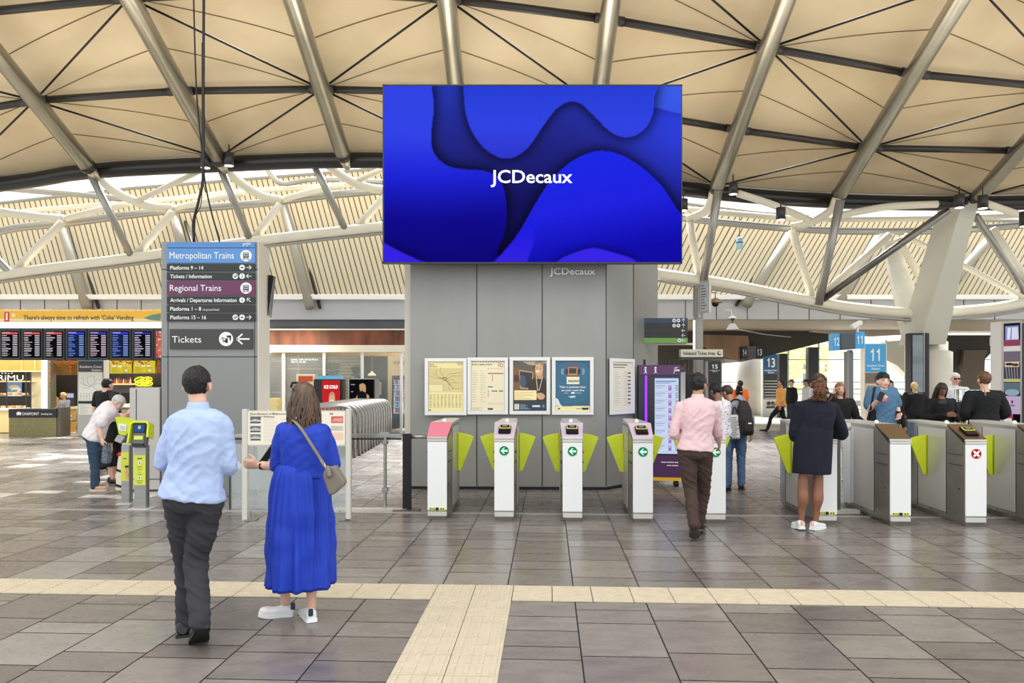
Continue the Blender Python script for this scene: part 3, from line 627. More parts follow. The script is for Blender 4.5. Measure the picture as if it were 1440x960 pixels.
# ================================================================ TICKET GATES
GW = M('gate_white', (234, 234, 231), .35); GS = M('gate_steel', (164, 160, 152), .3, .7, noise_amt=.12, scale=4); GL = M('gate_steel_light', (208, 206, 198), .35, .35)
LIME = M('lime_wing', (204, 216, 40), .45, noise_amt=.06, scale=8); LIME_L = M('lime_wing_light', (198, 212, 52), .5)
DECK_REFL = M('reader_deck', (226, 204, 214), .3, .2); PINK_REFL = M('deck_pink_reflection', (222, 128, 142), .35); YEL = M('yellow_ring', (226, 216, 90), .5)  # steel deck colours have the screen's pink and lilac reflection painted in
GREEN = M('green_lamp', (20, 132, 70), emit=.9); ARROW = M('arrow_lamp', (190, 255, 226), emit=1.4); RED = M('red_lamp', (186, 22, 24), emit=.9)
def gate(label, xpx, ypx, wings, reader=True, sign='go', dark_deck=False, code=None, group='ticket gates'):
    """local frame: x right, y away from the camera, front face at y=0"""
    g = thing('ticket_gate', label, 'ticket gate', (0, 0, 0), group)
    w = .118; L = 1.42; Hf, Ht = 1.0, 1.165; y1 = .34
    def rp(x, y, z): return V((x, y, z))
    # plan outline of the body: narrow nose, swelling middle, narrow tail
    plan = [(-w, .0), (w, .0), (w + .02, .35), (w + .02, 1.05), (w - .02, L), (-w + .02, L), (-w - .02, 1.05), (-w - .02, .35)]
    mb = MB()
    lowv = [rp(x, y, .06) for x, y in plan]; low0 = [rp(x * .8, y * .96 + .02, 0) for x, y in plan]
    def topz(y): return Hf - .03 if y < .01 else Ht
    mb.rings([low0, lowv], cap=True)
    # body: side panels and lid
    b1 = [rp(x, y, .06) for x, y in plan]; b2 = [rp(x, y, Hf - .055 if y < .01 else (Ht - .03 if y < .36 else Ht - .03)) for x, y in plan]
    b2[2].y = y1; b2[7].y = y1; b2[2].z = b2[7].z = Ht - .02
    mb.rings([b1, b2]); mb.build('body', GS, g)
    mb = MB(); mb.box((0, -.008, .535), (2 * w, .02, .83)); mb.build('front_panel', GW, g, bev=.003)
    mb = MB(); mb.box((0, -.006, .075), (2 * w - .005, .022, .055)); mb.build('kick_plate', GL, g, bev=.003)
    mb = MB(); mb.box((0, -.01, .968), (2 * w + .004, .024, .028)); mb.box((0, -.008, .998), (2 * w + .01, .026, .024)); mb.build('steel_band', GL, g, bev=.003)
    # sloping deck and flat lid
    mb = MB(); t = .015
    mb.hexa([rp(-w - .004, -.01, Hf), rp(w + .004, -.01, Hf), rp(w + .022, y1, Ht - .012), rp(-w - .022, y1, Ht - .012), rp(-w - .004, -.01, Hf + t), rp(w + .004, -.01, Hf + t), rp(w + .022, y1, Ht + .002), rp(-w - .022, y1, Ht + .002)])
    mb.build('reader_deck', M('deck_brown', (120, 98, 72), .3, .5) if dark_deck else (DECK_REFL if reader else PINK_REFL), g)
    mb = MB(); mb.hexa([rp(-w - .024, y1, Ht - .03), rp(w + .024, y1, Ht - .03), rp(w - .018, L + .005, Ht - .03), rp(-w + .018, L + .005, Ht - .03), rp(-w - .024, y1, Ht), rp(w + .024, y1, Ht), rp(w - .018, L + .005, Ht), rp(-w + .018, L + .005, Ht)]); mb.build('lid', GL, g, bev=.003)
    mb = MB(); mb.ball((-.0, .62, Ht + .005), (.028, .028, .03), 12, 8); mb.build('lamp_dome', WHITE, g, True)
    # panel joints and locks on both sides
    mb = MB()
    for s in (-1, 1):
        for y in (.36, .74, 1.06): mb.box((s * (w + .0205), y, .58), (.004, .008, 1.02))
        mb.box((s * (w + .0155), .19, .82), (.012, .3, .006)); mb.box((s * (w + .0135), .19, .7), (.016, .3, .006)); mb.box((s * (w + .0205), .72, .1), (.004, .68, .006))
        for y in (.1,): mb.box((s * (w + .011), y, .42), (.012, .012, .02))
    mb.build('panel_joints', DGREY, g)
    for s in (-1, 1):
        mb = MB(); mb.box((s * (w + .02), .71, .6), (.008, .66, 1.0)); mb.build('side_panel', GL, g, bev=.002)
    if reader:
        sl = math.atan2(Ht - Hf, y1); R = Matrix.Rotation(sl, 3, 'X'); cc = rp(0.0, .13, Hf + (Ht - Hf) * .13 / y1 + .03)
        mb = MB(); mb.box(cc, (.15, .2, .035), R=R); rd = mb.build('card_reader', BLACK, g, bev=.012)
        mb = MB(); mb.box(cc + R @ V((0, .03, .02)), (.135, .09, .01), R=R); mb.build('reader_ring', YEL, rd, bev=.02)
        mb = MB(); mb.box(cc + R @ V((0, .03, .027)), (.11, .062, .006), R=R); mb.build('reader_window', M('reader_window', (34, 34, 36), .15), rd, bev=.01)
        mb = MB(); mb.box(cc + R @ V((0, .03, .0305)), (.06, .02, .003), R=R); mb.build('reader_display', M('reader_display', (150, 152, 150), .3), rd)
    if sign:
        mb = MB(); mb.disc((0, -.018, .845), (0, -1, 0), .056, 28, .006); sg = mb.build('signal_lamp', GREEN if sign == 'go' else RED, g)
        mb = MB(); y = -.0245
        if sign == 'go':
            mb.prism([(-.042, y, .845), (-.004, y, .882), (.012, y, .882), (-.014, y, .857), (.042, y, .857), (.042, y, .833), (-.014, y, .833), (.012, y, .808), (-.004, y, .808)], (0, -.003, 0)); mb.build('arrow_mark', ARROW, sg)
        else:
            for s in (-1, 1): mb.box((0, y, .845), (.085, .004, .018), R=Matrix.Rotation(s * math.pi / 4, 3, 'Y'))
            mb.build('cross_mark', GLOWW, sg)
    if code:
        mb = MB(); mb.box((0, -.019, .135), (.19, .004, .036)); pl = mb.build('number_plate', M('plate_lime', (226, 230, 120), .5), g)
        mb = MB(); mb.box((0, -.0215, .135), (.03, .002, .036)); mb.build('plate_block', BLACK, pl)
        text(code, (-.088, -.022, .123), .025, BLACK, pl, width=.176, bold=.012, out=.001)
    for s in wings:
        inner, outer = (.02, .0), (.27, -.02)
        pts = []
        x0 = s * (w - .05); xo = s * (w + .24)
        pts = [V((s * (w - .03), .8, .99))]
        for k in range(7):
            a = k / 6; pts.append(V((s * (w - .02 + .27 * a), .8, 1.005 - .055 * a * a)))
        pts += [V((s * (w + .075), .8, .5)), V((s * (w - .02), .8, .515))]
        mb = MB(); mb.prism(pts if s > 0 else pts[::-1], (0, .03, 0)); wg = mb.build('lime_wing', LIME, g, bev=.004)
        mb = MB(); mb.prism([V((s * (w + .021), .8 + (y_), z_)) for y_, z_ in ((0, 1.0), (.03, 1.0), (.2, .94), (.08, .52), (0, .5))], (s * .02, 0, 0)); mb.build('folded_leaf', LIME, g)
        mb = MB(); mb.tube([(s * (w + .018), .792, .5), (s * (w + .018), .792, 1.0)], .01, 8); mb.build('hinge', M('hinge_lime', (160, 176, 20), .5), wg)
    p = G(xpx, ypx); g.location = p; g.rotation_euler = (0, 0, -ANG)
    return g
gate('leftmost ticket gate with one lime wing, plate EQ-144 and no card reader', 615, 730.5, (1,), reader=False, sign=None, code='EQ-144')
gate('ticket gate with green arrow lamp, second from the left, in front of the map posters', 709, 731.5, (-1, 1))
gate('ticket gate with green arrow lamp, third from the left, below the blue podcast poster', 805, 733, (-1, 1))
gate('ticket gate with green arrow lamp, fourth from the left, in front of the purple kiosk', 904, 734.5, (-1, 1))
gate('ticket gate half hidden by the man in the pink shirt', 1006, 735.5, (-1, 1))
gate('ticket gate the woman in the navy dress stands at, plate EQ-144', 1162, 737, (-1,), sign=None, dark_deck=True, code='EQ-144')
gate('ticket gate with plate EQ-143 and brown sloping top, without wings', 1265.5, 738.5, (), reader=False, sign=None, dark_deck=True, code='EQ-143')
gate('ticket gate with the red cross lamp', 1371.5, 740, (-1,), sign='stop', dark_deck=True)
gate('rightmost ticket gate, cut by the edge of the view', 1474, 741, (-1,), sign='stop', dark_deck=True)
# little glass gate beside the navy woman
t = thing('gate_barrier', 'short steel post and glass barrier right of the EQ-144 gate', 'barrier', G(1190, 722))
mb = MB(); a = P(1178, 722, 9.4); mb.box((a.x, 9.4, .55), (.05, .05, 1.1)); mb.build('post', DSTEEL, t)
mb = MB(); a = P(1196, 600, 9.4); mb.box((P(1183, 0, 9.4).x, 9.35, 1.08), (.16, .1, .04)); mb.build('hand_rail', STEEL, t, bev=.006)
mb = MB(); mb.box((P(1190, 0, 9.5).x, 9.5, .6), (.18, .012, .95)); mb.build('glass_panel', GLASS, t)
mb = MB(); mb.box((P(1190, 0, 9.4).x, 9.4, .03), (.3, .12, .05)); mb.build('floor_plate', GL, t)
# ================================================================ LEFT SIDE: direction tower, machines, shops
ICON = M('icon_white', (236, 236, 232), .5)
def icon_disc(px, py, r, D, parent, kind='train', fg=None):
    c = P(px, py, D); R_ = r / FPX * D; mb = MB(); mb.disc(c, (0, -1, 0), R_, 24, .003); d = mb.build('pictogram_disc', ICON, parent)
    mb = MB(); k = R_; y = c.y - .0045; dk = fg or DGREY
    def b(x0, z0, x1, z1): mb.prism([(c.x + x0 * k, y, c.z + z0 * k), (c.x + x1 * k, y, c.z + z0 * k), (c.x + x1 * k, y, c.z + z1 * k), (c.x + x0 * k, y, c.z + z1 * k)], (0, -.001, 0))
    if kind == 'train':
        b(-.5, -.35, .5, -.1); b(-.5, -.35, -.38, .55); b(.38, -.35, .5, .55); b(-.5, .43, .5, .55); b(-.3, .0, -.03, .3); b(.03, .0, .3, .3)
        mb.prism([(c.x - .35 * k, y, c.z - .42 * k), (c.x - .2 * k, y, c.z - .42 * k), (c.x - .45 * k, y, c.z - .75 * k), (c.x - .6 * k, y, c.z - .75 * k)], (0, -.001, 0))
        mb.prism([(c.x + .35 * k, y, c.z - .42 * k), (c.x + .2 * k, y, c.z - .42 * k), (c.x + .45 * k, y, c.z - .75 * k), (c.x + .6 * k, y, c.z - .75 * k)], (0, -.001, 0)); b(-.45, -.62, .45, -.54)
    elif kind == 'info': b(-.12, -.6, .16, .15); b(-.12, .3, .16, .6)
    elif kind == 'ticket': b(-.45, -.4, .1, -.2); b(-.7, -.1, -.2, 0); b(-.7, .12, -.2, .22); b(.1, .2, .7, .5); b(.5, -.2, .7, .5); b(-.1, -.55, .25, .1)
    else: b(-.45, -.25, .45, .25)
    mb.build('pictogram', dk, d)
def arrow(px, py, s, D, parent, ang=0, mat=None):
    c = P(px, py, D) + V((0, -.0035, 0)); k = s / FPX * D; R = Matrix.Rotation(-math.radians(ang), 3, 'Y'); mb = MB(); w = .12 * k
    def bar(p, q):
        p = R @ V((p[0] * k, 0, p[1] * k)); q = R @ V((q[0] * k, 0, q[1] * k)); d = (q - p).normalized(); n = V((-d.z, 0, d.x)) * w
        mb.prism([c + p - n, c + q - n, c + q + n, c + p + n], (0, -.001, 0))
    bar((-1, 0), (.95, 0)); bar((.1, .8), (1, 0)); bar((.1, -.8), (1, 0)); mb.build('arrow', mat or ICON, parent)
TD = 11.2
tw = thing('direction_tower', 'tall grey tower sign with Metropolitan and Regional Trains panels', 'sign tower', G(295, 692))
TWM = M('tower_grey', (138, 138, 136), .42, .3, noise_amt=.03, scale=2); a, b_ = P(227, 340, TD), P(362, 340, TD); TZ = a.z
mb = MB(); mb.prism([V((a.x, TD, 0)), V((b_.x, TD, 0)), V((P(378, 0, TD + .5).x, TD + .5, 0)), V((a.x, TD + .5, 0))], (0, 0, TZ)); mb.build('tower_body', TWM, tw)
mb = MB(); q0, q1 = V((b_.x + .004, TD, .02)), V((P(378, 0, TD + .5).x + .004, TD + .5, .02)); mb.prism([q0, q1, q1 + V((0, 0, TZ - .06)), q0 + V((0, 0, TZ - .0))], (.012, 0, 0)); mb.build('side_panel', M('side_cream', (222, 214, 196), .4), tw)
mb = MB()
for x in (236, 358): mb.px(x - .4, 452, x + .5, 690, TD - .004, .006)
for y in (378, 501): mb.px(227, y, 362, y + 1, TD - .004, .006)
mb.build('panel_joints', BLACK, tw)
bands = [('blue_band', (78, 130, 190), 340.5, 348), ('blue_band', (84, 138, 198), 349, 369.5), ('black_band', (36, 36, 36), 371, 381), ('black_band', (36, 36, 36), 383, 393.5), ('maroon_band', (102, 42, 84), 395, 415), ('black_band', (36, 36, 36), 416.5, 427), ('black_band', (40, 38, 38), 428.5, 439), ('black_band', (36, 36, 36), 440.5, 451.5)]
for i, (nm, c, y0, y1) in enumerate(bands):
    mb = MB(); mb.px(234.5, y0, 358.5, y1, TD - .03, .028); o = mb.build(nm, M(nm + str(c[0]), c, .4), tw)
    D2 = TD - .031
    if i == 0: tpx('PT', 342, 349, 341.8, 346.8, D2, ICON, o); tpx('>', 348, 353, 340, 345.5, D2, ICON, o)
    if i == 1: tpx('Metropolitan Trains', 238.5, 329, 354, 363.5, D2, ICON, o); icon_disc(346, 359.5, 8, D2, o)
    if i == 2: tpx('Platforms 9 – 14', 239.5, 286, 373.6, 379, D2, ICON, o, bold=.01); icon_disc(340.5, 376, 3.9, D2, o, 'box'); arrow(350, 376, 3.6, D2, o)
    if i == 3: tpx('Tickets / Information', 239.5, 298, 385.6, 391, D2, ICON, o, bold=.01); icon_disc(331, 388.2, 3.9, D2, o, 'ticket'); icon_disc(340.5, 388.2, 3.9, D2, o, 'info'); arrow(350, 388.2, 3.6, D2, o, 180)
    if i == 4: tpx('Regional Trains', 239, 311, 400, 409, D2, ICON, o); icon_disc(346, 405, 8, D2, o)
    if i == 5: tpx('Arrivals / Departures Information', 239.5, 333, 419, 424.5, D2, ICON, o, bold=.01); icon_disc(340.5, 421.8, 3.9, D2, o, 'info'); arrow(350, 421.8, 3.6, D2, o, 135)
    if i == 6: tpx('Platforms 1 – 8', 239.5, 283, 431.2, 436.7, D2, ICON, o, bold=.01); tpx('via ground level', 285, 308, 433.5, 436.6, D2, ICON, o)
    if i == 7: tpx('Platforms 15 – 16', 239.5, 290, 443.2, 448.7, D2, ICON, o, bold=.01); icon_disc(331, 446, 3.9, D2, o, 'ticket'); icon_disc(340.5, 446, 3.9, D2, o, 'box'); arrow(350, 446, 3.6, D2, o)
mb = MB(); mb.px(238.5, 462.5, 355, 490.5, TD - .03, .028); o = mb.build('tickets_plate', M('plate_dark', (62, 62, 58), .45), tw); tpx('Tickets', 242, 283, 472, 481.5, TD - .031, ICON, o); icon_disc(318, 476.5, 10, TD - .031, o, 'ticket'); arrow(342, 476.5, 9, TD - .031, o, 180)
# screen bracket edge-on and small notices on the tower side
t = thing('wall_monitor', 'black monitor seen edge-on at the side of the direction tower', 'monitor', P(381, 446, TD + .4))
mb = MB(); mb.prism([P(377.5, 386, TD + .38), P(385, 388, TD + .5), P(379, 446, TD + .5), P(377, 442, TD + .38)], (0, .1, 0)); mb.build('monitor_body', BLACK, t)
mb = MB(); mb.box((P(376, 0, TD + .44).x, TD + .44, P(0, 415, TD).z), (.1, .06, .1)); mb.build('bracket', DGREY, t)

# hanging cables in front of the roof
for i, (pts, lb, r) in enumerate([([(287, -60), (286, 120), (286, 240), (280, 280), (272, 312), (273, 336)], 'thick black cable hanging from the roof down to the tower, left one', .03), ([(271, -60), (276, 120), (285, 220), (289, 260), (299, 305), (309, 336)], 'thinner black cable hanging from the roof, curving to the right', .018), ([(284, 60), (284, 236), (283, 285), (275, 305), (274, 336)], 'thin black cable hanging beside the thick one', .01)]):
    q = crom([P(x, y, TD + .12 + i * .14) for x, y in pts], 6); q[-1].z = TZ + .01; mb = MB(); mb.tube(q, r * .7, 7); tag(mb.build('hanging_cable', ROD, None, True), lb, 'cable', 'cables above the tower')

# ---- steel ticket machine seen from behind
t = thing('ticket_machine', 'big pale steel ticket machine beside the direction tower', 'ticket machine', G(203, 690.7)); D = 11.28
mb = MB(); mb.px(182, 545, 225, 690.7, D, .7); mb.build('cabinet', M('machine_steel', (190, 184, 178), .38, .55, noise_amt=.04, scale=2), t, bev=.008)
mb = MB(); mb.px(183, 673, 224, 674.2, D - .006, .008); mb.px(191, 547, 191.8, 672, D - .006, .008); mb.px(182, 688, 225, 690.7, D - .008, .01); mb.build('panel_joints', DGREY, t)
mb = MB(); mb.px(224.6, 546, 226.6, 690.5, D + .02, .66); mb.build('dark_side', BLACK, t)

# ---- two lime card readers on steel posts
def reader(label, px0, px1, ybase, ytop, face):
    D = GD(ybase); x = P((px0 + px1) / 2, 0, D).x; t = thing('card_reader', label, 'card reader', (x, D, 0), 'lime card readers by the ticket machine')
    w = (px1 - px0) / FPX * D; zt = P(0, 626, D).z
    mb = MB(); mb.box((x, D, zt / 2), (w, .1, zt)); mb.build('post', STEEL, t, bev=.006)
    mb = MB(); mb.box((x, D, .006), (w * 1.7, .24, .012)); mb.build('base_plate', LGREY, t)
    z0, z1 = P(0, face[1], D).z, P(0, face[0], D).z; mb = MB(); mb.box((x, D - .056, (z0 + z1) / 2), (w * .96, .006, z1 - z0)); s = mb.build('lime_sticker', M('sticker_lime', (208, 216, 74), .5), t)
    return t, x, D, w, s
t, x, D, w, s = reader('lime card reader on a steel post, screen turned to the viewer', 191, 208, 715, 588, (639, 681))
zc = P(0, 608, D).z
R = Matrix.Rotation(math.radians(-14), 3, 'X')
mb = MB(); c0 = V((x + .01, D - .12, zc))
outer = [(-.135, -.12), (-.125, .13), (-.09, .165), (.09, .165), (.125, .14), (.135, -.05), (.11, -.05), (.105, .12), (.08, .14), (-.08, .14), (-.105, .12), (-.112, -.12)]
mb.prism([c0 + R @ V((a, .0, b_)) for a, b_ in outer], R @ V((0, .16, 0))); mb.build('lime_hood', LIME, t)
mb = MB(); mb.box(c0 + R @ V((0, .08, -.02)), (.19, .1, .31), R=R); hd = mb.build('reader_head', M('reader_grey', (92, 92, 94), .4), t, bev=.02)
mb = MB(); mb.box(c0 + R @ V((0, .026, .065)), (.15, .01, .115), R=R); mb.build('screen_rim', BLACK, hd, bev=.004)
mb = MB(); mb.box(c0 + R @ V((0, .02, .07)), (.12, .006, .085), R=R); mb.build('screen', M('blue_lcd', (40, 84, 160), emit=.9), hd)
mb = MB(); mb.box(c0 + R @ V((0, .016, .08)), (.03, .004, .04), R=R); mb.build('screen_symbol', M('lcd_yellow', (214, 220, 130), emit=.9), hd)
mb = MB(); mb.box(c0 + R @ V((0, .026, -.055)), (.115, .006, .05), R=R); mb.build('label_strip', M('sticker_lime', (208, 216, 74)), hd)
mb = MB(); mb.box(c0 + R @ V((0, .03, -.145)), (.16, .03, .03), R=R); mb.build('card_slot', BLACK, hd, bev=.005)
for j, (tx, z, ww) in enumerate((('myki', 1.3, .5), )): pass
mb = MB(); mb.box((x, D - .0605, P(0, 643.8, D).z), (.06, .002, .012)); mb.build('small_print', DGREY, s)
for j, yy_ in enumerate((655.5, 659, 663, 666, 675, 678)): mb = MB(); wd_ = (.07, .05, .02, .06, .09, .06)[j]; mb.box((x, D - .0605, P(0, yy_, D).z), (wd_, .002, .007)); mb.build('small_print', M('olive_print', (110, 116, 40), .6), s)
for yy_ in (650, 670.5): mb = MB(); mb.disc((x, D - .06, P(0, yy_, D).z), (0, -1, 0), .022, 16, .002); o_ = mb.build('white_symbol', WHITE, s); mb = MB(); mb.disc((x, D - .0625, P(0, yy_, D).z), (0, -1, 0), .01, 12, .001); mb.build('symbol_dot', DGREY, o_)
t, x, D, w, s = reader('lime card reader on a steel post, turned sideways with a white square', 173, 184.5, 707.5, 588, (635, 675))
zc = P(0, 601, D).z
mb = MB(); mb.prism([P(162, 586, D - .12), P(185.5, 593, D - .12), P(182, 606, D - .12), P(176, 612, D - .12), P(167, 610, D - .12)], (.03, .16, 0)); hd = mb.build('lime_hood', LIME, t)
mb = MB(); mb.prism([P(166.5, 595, D - .125), P(178, 596.5, D - .125), P(177, 606.5, D - .125), P(167.2, 605, D - .125)], (0, -.004, 0)); wq = mb.build('white_square', WHITE, hd)
mb = MB(); mb.prism([P(169, 598, D - .13), P(175.5, 599, D - .13), P(175, 604.5, D - .13), P(169.4, 603.6, D - .13)], (0, -.002, 0)); mb.build('grey_symbol', LGREY, wq)
mb = MB(); mb.prism([P(165, 611, D - .1), P(176, 614, D - .1), P(169.5, 623.5, D - .1), P(160, 619.5, D - .1)], (.03, .1, 0)); mb.build('reader_head', STEEL, t, bev=.006)
mb = MB(); mb.prism([P(177, 655, D - .0605), P(181, 654, D - .0605), P(180, 662, D - .0605), P(182, 674, D - .0605), P(178, 674, D - .0605), P(176, 664, D - .0605)], (0, -.002, 0)); mb.build('arm_drawing', M('skin_print', (214, 160, 120), .6), s)
mb = MB(); mb.prism([P(175.5, 654.5, D - .063), P(181, 654, D - .063), P(180.5, 657, D - .063), P(176, 657.5, D - .063)], (0, -.002, 0)); mb.build('hand_drawing', DGREY, s)
mb = MB(); mb.box((x, D - .0605, P(0, 643.8, D).z), (.045, .002, .01)); mb.build('small_print', DGREY, s)

# ---- departure boards, banner and light strip
BDp = 21.0
t = thing('advert_banner', 'long yellow vending advert banner above the departure screens', 'banner', P(110, 452, BDp))
mb = MB(); mb.px(-60, 437, 228, 452, BDp, .3); o = mb.build('banner_panel', M('banner_yellow', (240, 188, 60), .5, noise_amt=.06, scale=.4), t)
tpx("There's always time to refresh with 'Coke' Vending", 33, 188, 443, 449.5, BDp - .002, M('brown_ink', (74, 48, 20), .6), o, bold=.012)
mb = MB(); mb.px(-60, 448, 228, 451.5, BDp - .003, .002); mb.build('pale_stripe', M('banner_pale', (244, 222, 168), .5), o)
mb = MB(); mb.px(6, 438.5, 13, 452, BDp - .006, .004); cn = mb.build('red_can', M('can_red', (214, 44, 40), .4), o); mb = MB(); mb.px(8.2, 440, 10.6, 450, BDp - .009, .003); mb.build('can_script', WHITE, cn)
mb = MB(); mb.disc(P(19, 443, BDp - .004), (0, -1, 0), .055, 20, .004); mb.build('round_badge', M('badge', (248, 226, 170), .5), o)
mb = MB(); mb.prism([P(202, 447, BDp - .004), P(214, 442.5, BDp - .004), P(226, 440.5, BDp - .004), P(226, 451, BDp - .004), P(212, 450, BDp - .004)], (0, -.004, 0)); mb.build('bottle_drawing', M('bottle_green', (104, 140, 120), .5), o)
mb = MB(); x = -60
while x < 227: mb.box(P(x, 436.6, BDp + .1), (.05, .02, .03 + .06 * rnd.random())); x += 3.3
mb.build('pin_spikes', M('spike', (214, 190, 130), .5), t)
t = thing('strip_light', 'bright white strip light under the yellow banner', 'strip light', P(110, 460, BDp))
mb = MB(); mb.px(-60, 452.8, 228, 461, BDp + .03, .25); mb.build('diffuser', M('strip_glow', (255, 252, 244), emit=2.2), t)
mb = MB(); mb.px(-60, 452, 228, 453, BDp + .01, .3); mb.px(-60, 460.6, 228, 461.6, BDp + .01, .3); mb.build('trim_rail', WHITE, t)
kinds = 'rrrbpbvz'
tints = {'r': ((214, 90, 92), (214, 206, 208)), 'b': ((60, 60, 214), (140, 176, 240)), 'p': ((70, 60, 160), (226, 200, 216)), 'v': ((50, 50, 150), (214, 206, 232)), 'z': ((196, 100, 90), (236, 160, 140))}
names = ['red-headed departure screen at the left edge of the view', 'red-headed departure screen, second from the left', 'red-headed departure screen, third from the left', 'blue departure screen, fourth from the left', 'pale pink departure screen between the two blue ones', 'blue departure screen, sixth from the left', 'lilac departure screen, seventh from the left', 'rusty red screen cut off by the direction tower']
SLM = MA('board_light', 1.0)
for i in range(8):
    x0 = -1.5 + i * 31.1; x1 = x0 + 30.3; t = thing('departure_screen', names[i], 'departure screen', P((x0 + x1) / 2, 506, BDp), 'departure screens under the yellow banner')
    mb = MB(); mb.px(x0, 461.8, x1, 506, BDp, .2); mb.build('housing', M('screen_case', (30, 31, 33), .35), t, bev=.01)
    hd, tx = tints[kinds[i]]; c = Canvas(60, 88, (10, 11, 16))
    if kinds[i] == 'z':
        c.a[:] = (196, 104, 92)
        for _ in range(60): c.ell(rnd.uniform(0, 60), rnd.uniform(0, 88), rnd.uniform(2, 6), rnd.uniform(1, 4), rnd.choice([(226, 150, 130), (150, 60, 60), (240, 190, 170)]))
    else:
        c.rect(3, 4, 57, 11, hd); c.rect(3, 4, 30, 7, (230, 226, 236), .7)
        for k in range(10):
            y = 14 + k * 7.2; c.rect(3, y, 3 + rnd.randint(12, 30), y + 2.4, tx, .95); c.rect(3, y + 3.6, 3 + rnd.randint(8, 26), y + 5, tx, .45); c.rect(40, y - .5, 56, y + 3.6, tx, .9)
            if kinds[i] == 'b': c.rect(3, y - 2, 40, y + 4, (60, 84, 200), .35)
    c.build('screen_picture', P(x0 + 3.2, 465.5, BDp - .012), P(x1 - 3, 0, BDp) - P(x0 + 3.2, 0, BDp), P(0, 465.5, BDp) - P(0, 502.5, BDp), SLM, t)

# ---- shops behind
SD = 24.2
BRASS = M('brass_panel', (190, 160, 84), .38, .5, noise_amt=.08, scale=3); SHOPK = M('shop_dark', (44, 38, 32), .5); WARM = M('warm_wall', (210, 180, 120), .5)
mb = MB(); mb.px(-300, 430, 380, 612, SD + 1.6, .2); tag(mb.build('wall_shops', SHOPK), 'dark back wall inside the food shops', 'wall', kind='structure')
mb = MB(); mb.px(-300, 500, 62, 522, SD - .4, .5); trim(mb, 'brass coloured bulkhead over the bakery', BRASS)
mb = MB()
for x in (30, 48.5, -20): mb.px(x, 500, x + .8, 522, SD - .43, .04)
mb.px(-300, 521, 62, 522.6, SD - .43, .04); trim(mb, 'pale joints of the brass bulkhead', M('pale_gold', (244, 222, 160), .4))
mb = MB(); mb.px(68, 500, 110, 527, SD + .3, .2); trim(mb, 'bronze bulkhead over the coffee counter', M('bronze', (140, 104, 50), .45, .4))
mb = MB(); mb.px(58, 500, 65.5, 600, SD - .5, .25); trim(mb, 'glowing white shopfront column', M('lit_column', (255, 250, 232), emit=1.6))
mb = MB(); mb.px(65.5, 500, 71, 612, SD - .45, .3); trim(mb, 'grey green shopfront column', M('greygreen', (110, 110, 92), .5))
mb = MB(); mb.px(44, 522, 58, 576, SD - .2, .1); trim(mb, 'stone patterned panel beside the bakery', M('stone', (206, 194, 160), .5, noise_amt=.3, scale=3))
t = thing('bakery_counter', 'cream bakery counter with a glass display of buns at the left edge', 'counter', P(0, 610, SD - .6))
mb = MB(); mb.px(-200, 577, 14, 608, SD - .6, .6); mb.build('counter_body', M('counter_cream', (238, 212, 150), .45), t)
mb = MB(); mb.px(-200, 573.6, 38, 577, SD - .65, .7); mb.build('counter_top', WHITE, t); mb = MB(); mb.px(14, 577, 38, 608, SD - .3, .3); mb.build('lower_panel', M('counter_cream', (238, 212, 150), .45), t)
mb = MB(); mb.px(-200, 535.3, 42, 537, SD - .5, .5); mb.build('lit_shelf', M('shelf_glow', (255, 214, 140), emit=1.3), t)
mb = MB(); mb.px(-200, 555.5, 42, 556.5, SD - .5, .4); mb.build('glass_shelf', GLASS, t)
for x in (8.5, 36, 42.5): mb = MB(); mb.px(x, 523, x + 1, 574, SD - .52, .03); mb.build('shelf_post', DGREY, t)
mb = MB(); mb.px(-200, 523, 44, 574, SD + .3, .05); tag(mb.build('wall_bakery', SHOPK), 'dark wall panel behind the bakery shelves', 'wall', kind='structure')
t = thing('shop_sign', 'white lit shop lettering over the bakery shelves', 'shop sign', P(20, 534, SD - .45))
tpx('URiMU', -14, 34, 527, 534.5, SD - .4, GLOWW, t, out=.03); tpx('• • - •', 2, 18, 523, 526, SD - .4, GLOWW, t, bold=.03); mb = MB(); mb.px(-40, 534.5, 38, 535.2, SD - .42, .05); mb.build('sign_rail', DGREY, t)
t = thing('menu_picture', 'lit photo of a bread roll behind the bakery shelves', 'picture', P(20, 556, SD + .2))
c = Canvas(60, 56, (120, 150, 196)); c.ell(28, 20, 22, 9, (226, 190, 130)); c.ell(36, 30, 20, 10, (240, 236, 220)); c.rect(0, 40, 60, 56, (226, 230, 234)); c.ell(30, 34, 12, 5, (150, 170, 90))
c.build('printed_sheet', P(10, 537, SD + .25), P(31, 0, SD) - P(10, 0, SD), P(0, 537, SD) - P(0, 557, SD), MA('lit_print', .9), t); mb = MB(); mb.px(9.5, 536.5, 31.5, 557.5, SD + .26, .03); mb.build('lightbox', DGREY, t)
for row, (yb, n0, xs) in enumerate(((555.2, 10, 4.4), (573.0, 12, 3.4))):
    for i in range(n0):
        x = -2 + i * xs; q = P(x, yb, SD - .3); r = .045 + .015 * rnd.random(); mb = MB(); mb.ball(q + V((0, 0, r * .62)), (r * 1.25, r, r * .62), 10, 6)
        for k in (-1, 0, 1): mb.tube([q + V((k * r * .5 - .01, -r * .7, r * 1.0)), q + V((k * r * .5 + .01, r * .2, r * 1.2))], .006, 5)
        tag(mb.build('bread_bun', M('bun%d' % (i % 3), [(214, 160, 90), (190, 124, 60), (236, 214, 170)][i % 3], .6), None, True), 'small bun in the %s row of the bakery display' % ('upper', 'lower')[row], 'bun', 'buns in the bakery %s row' % ('upper', 'lower')[row])
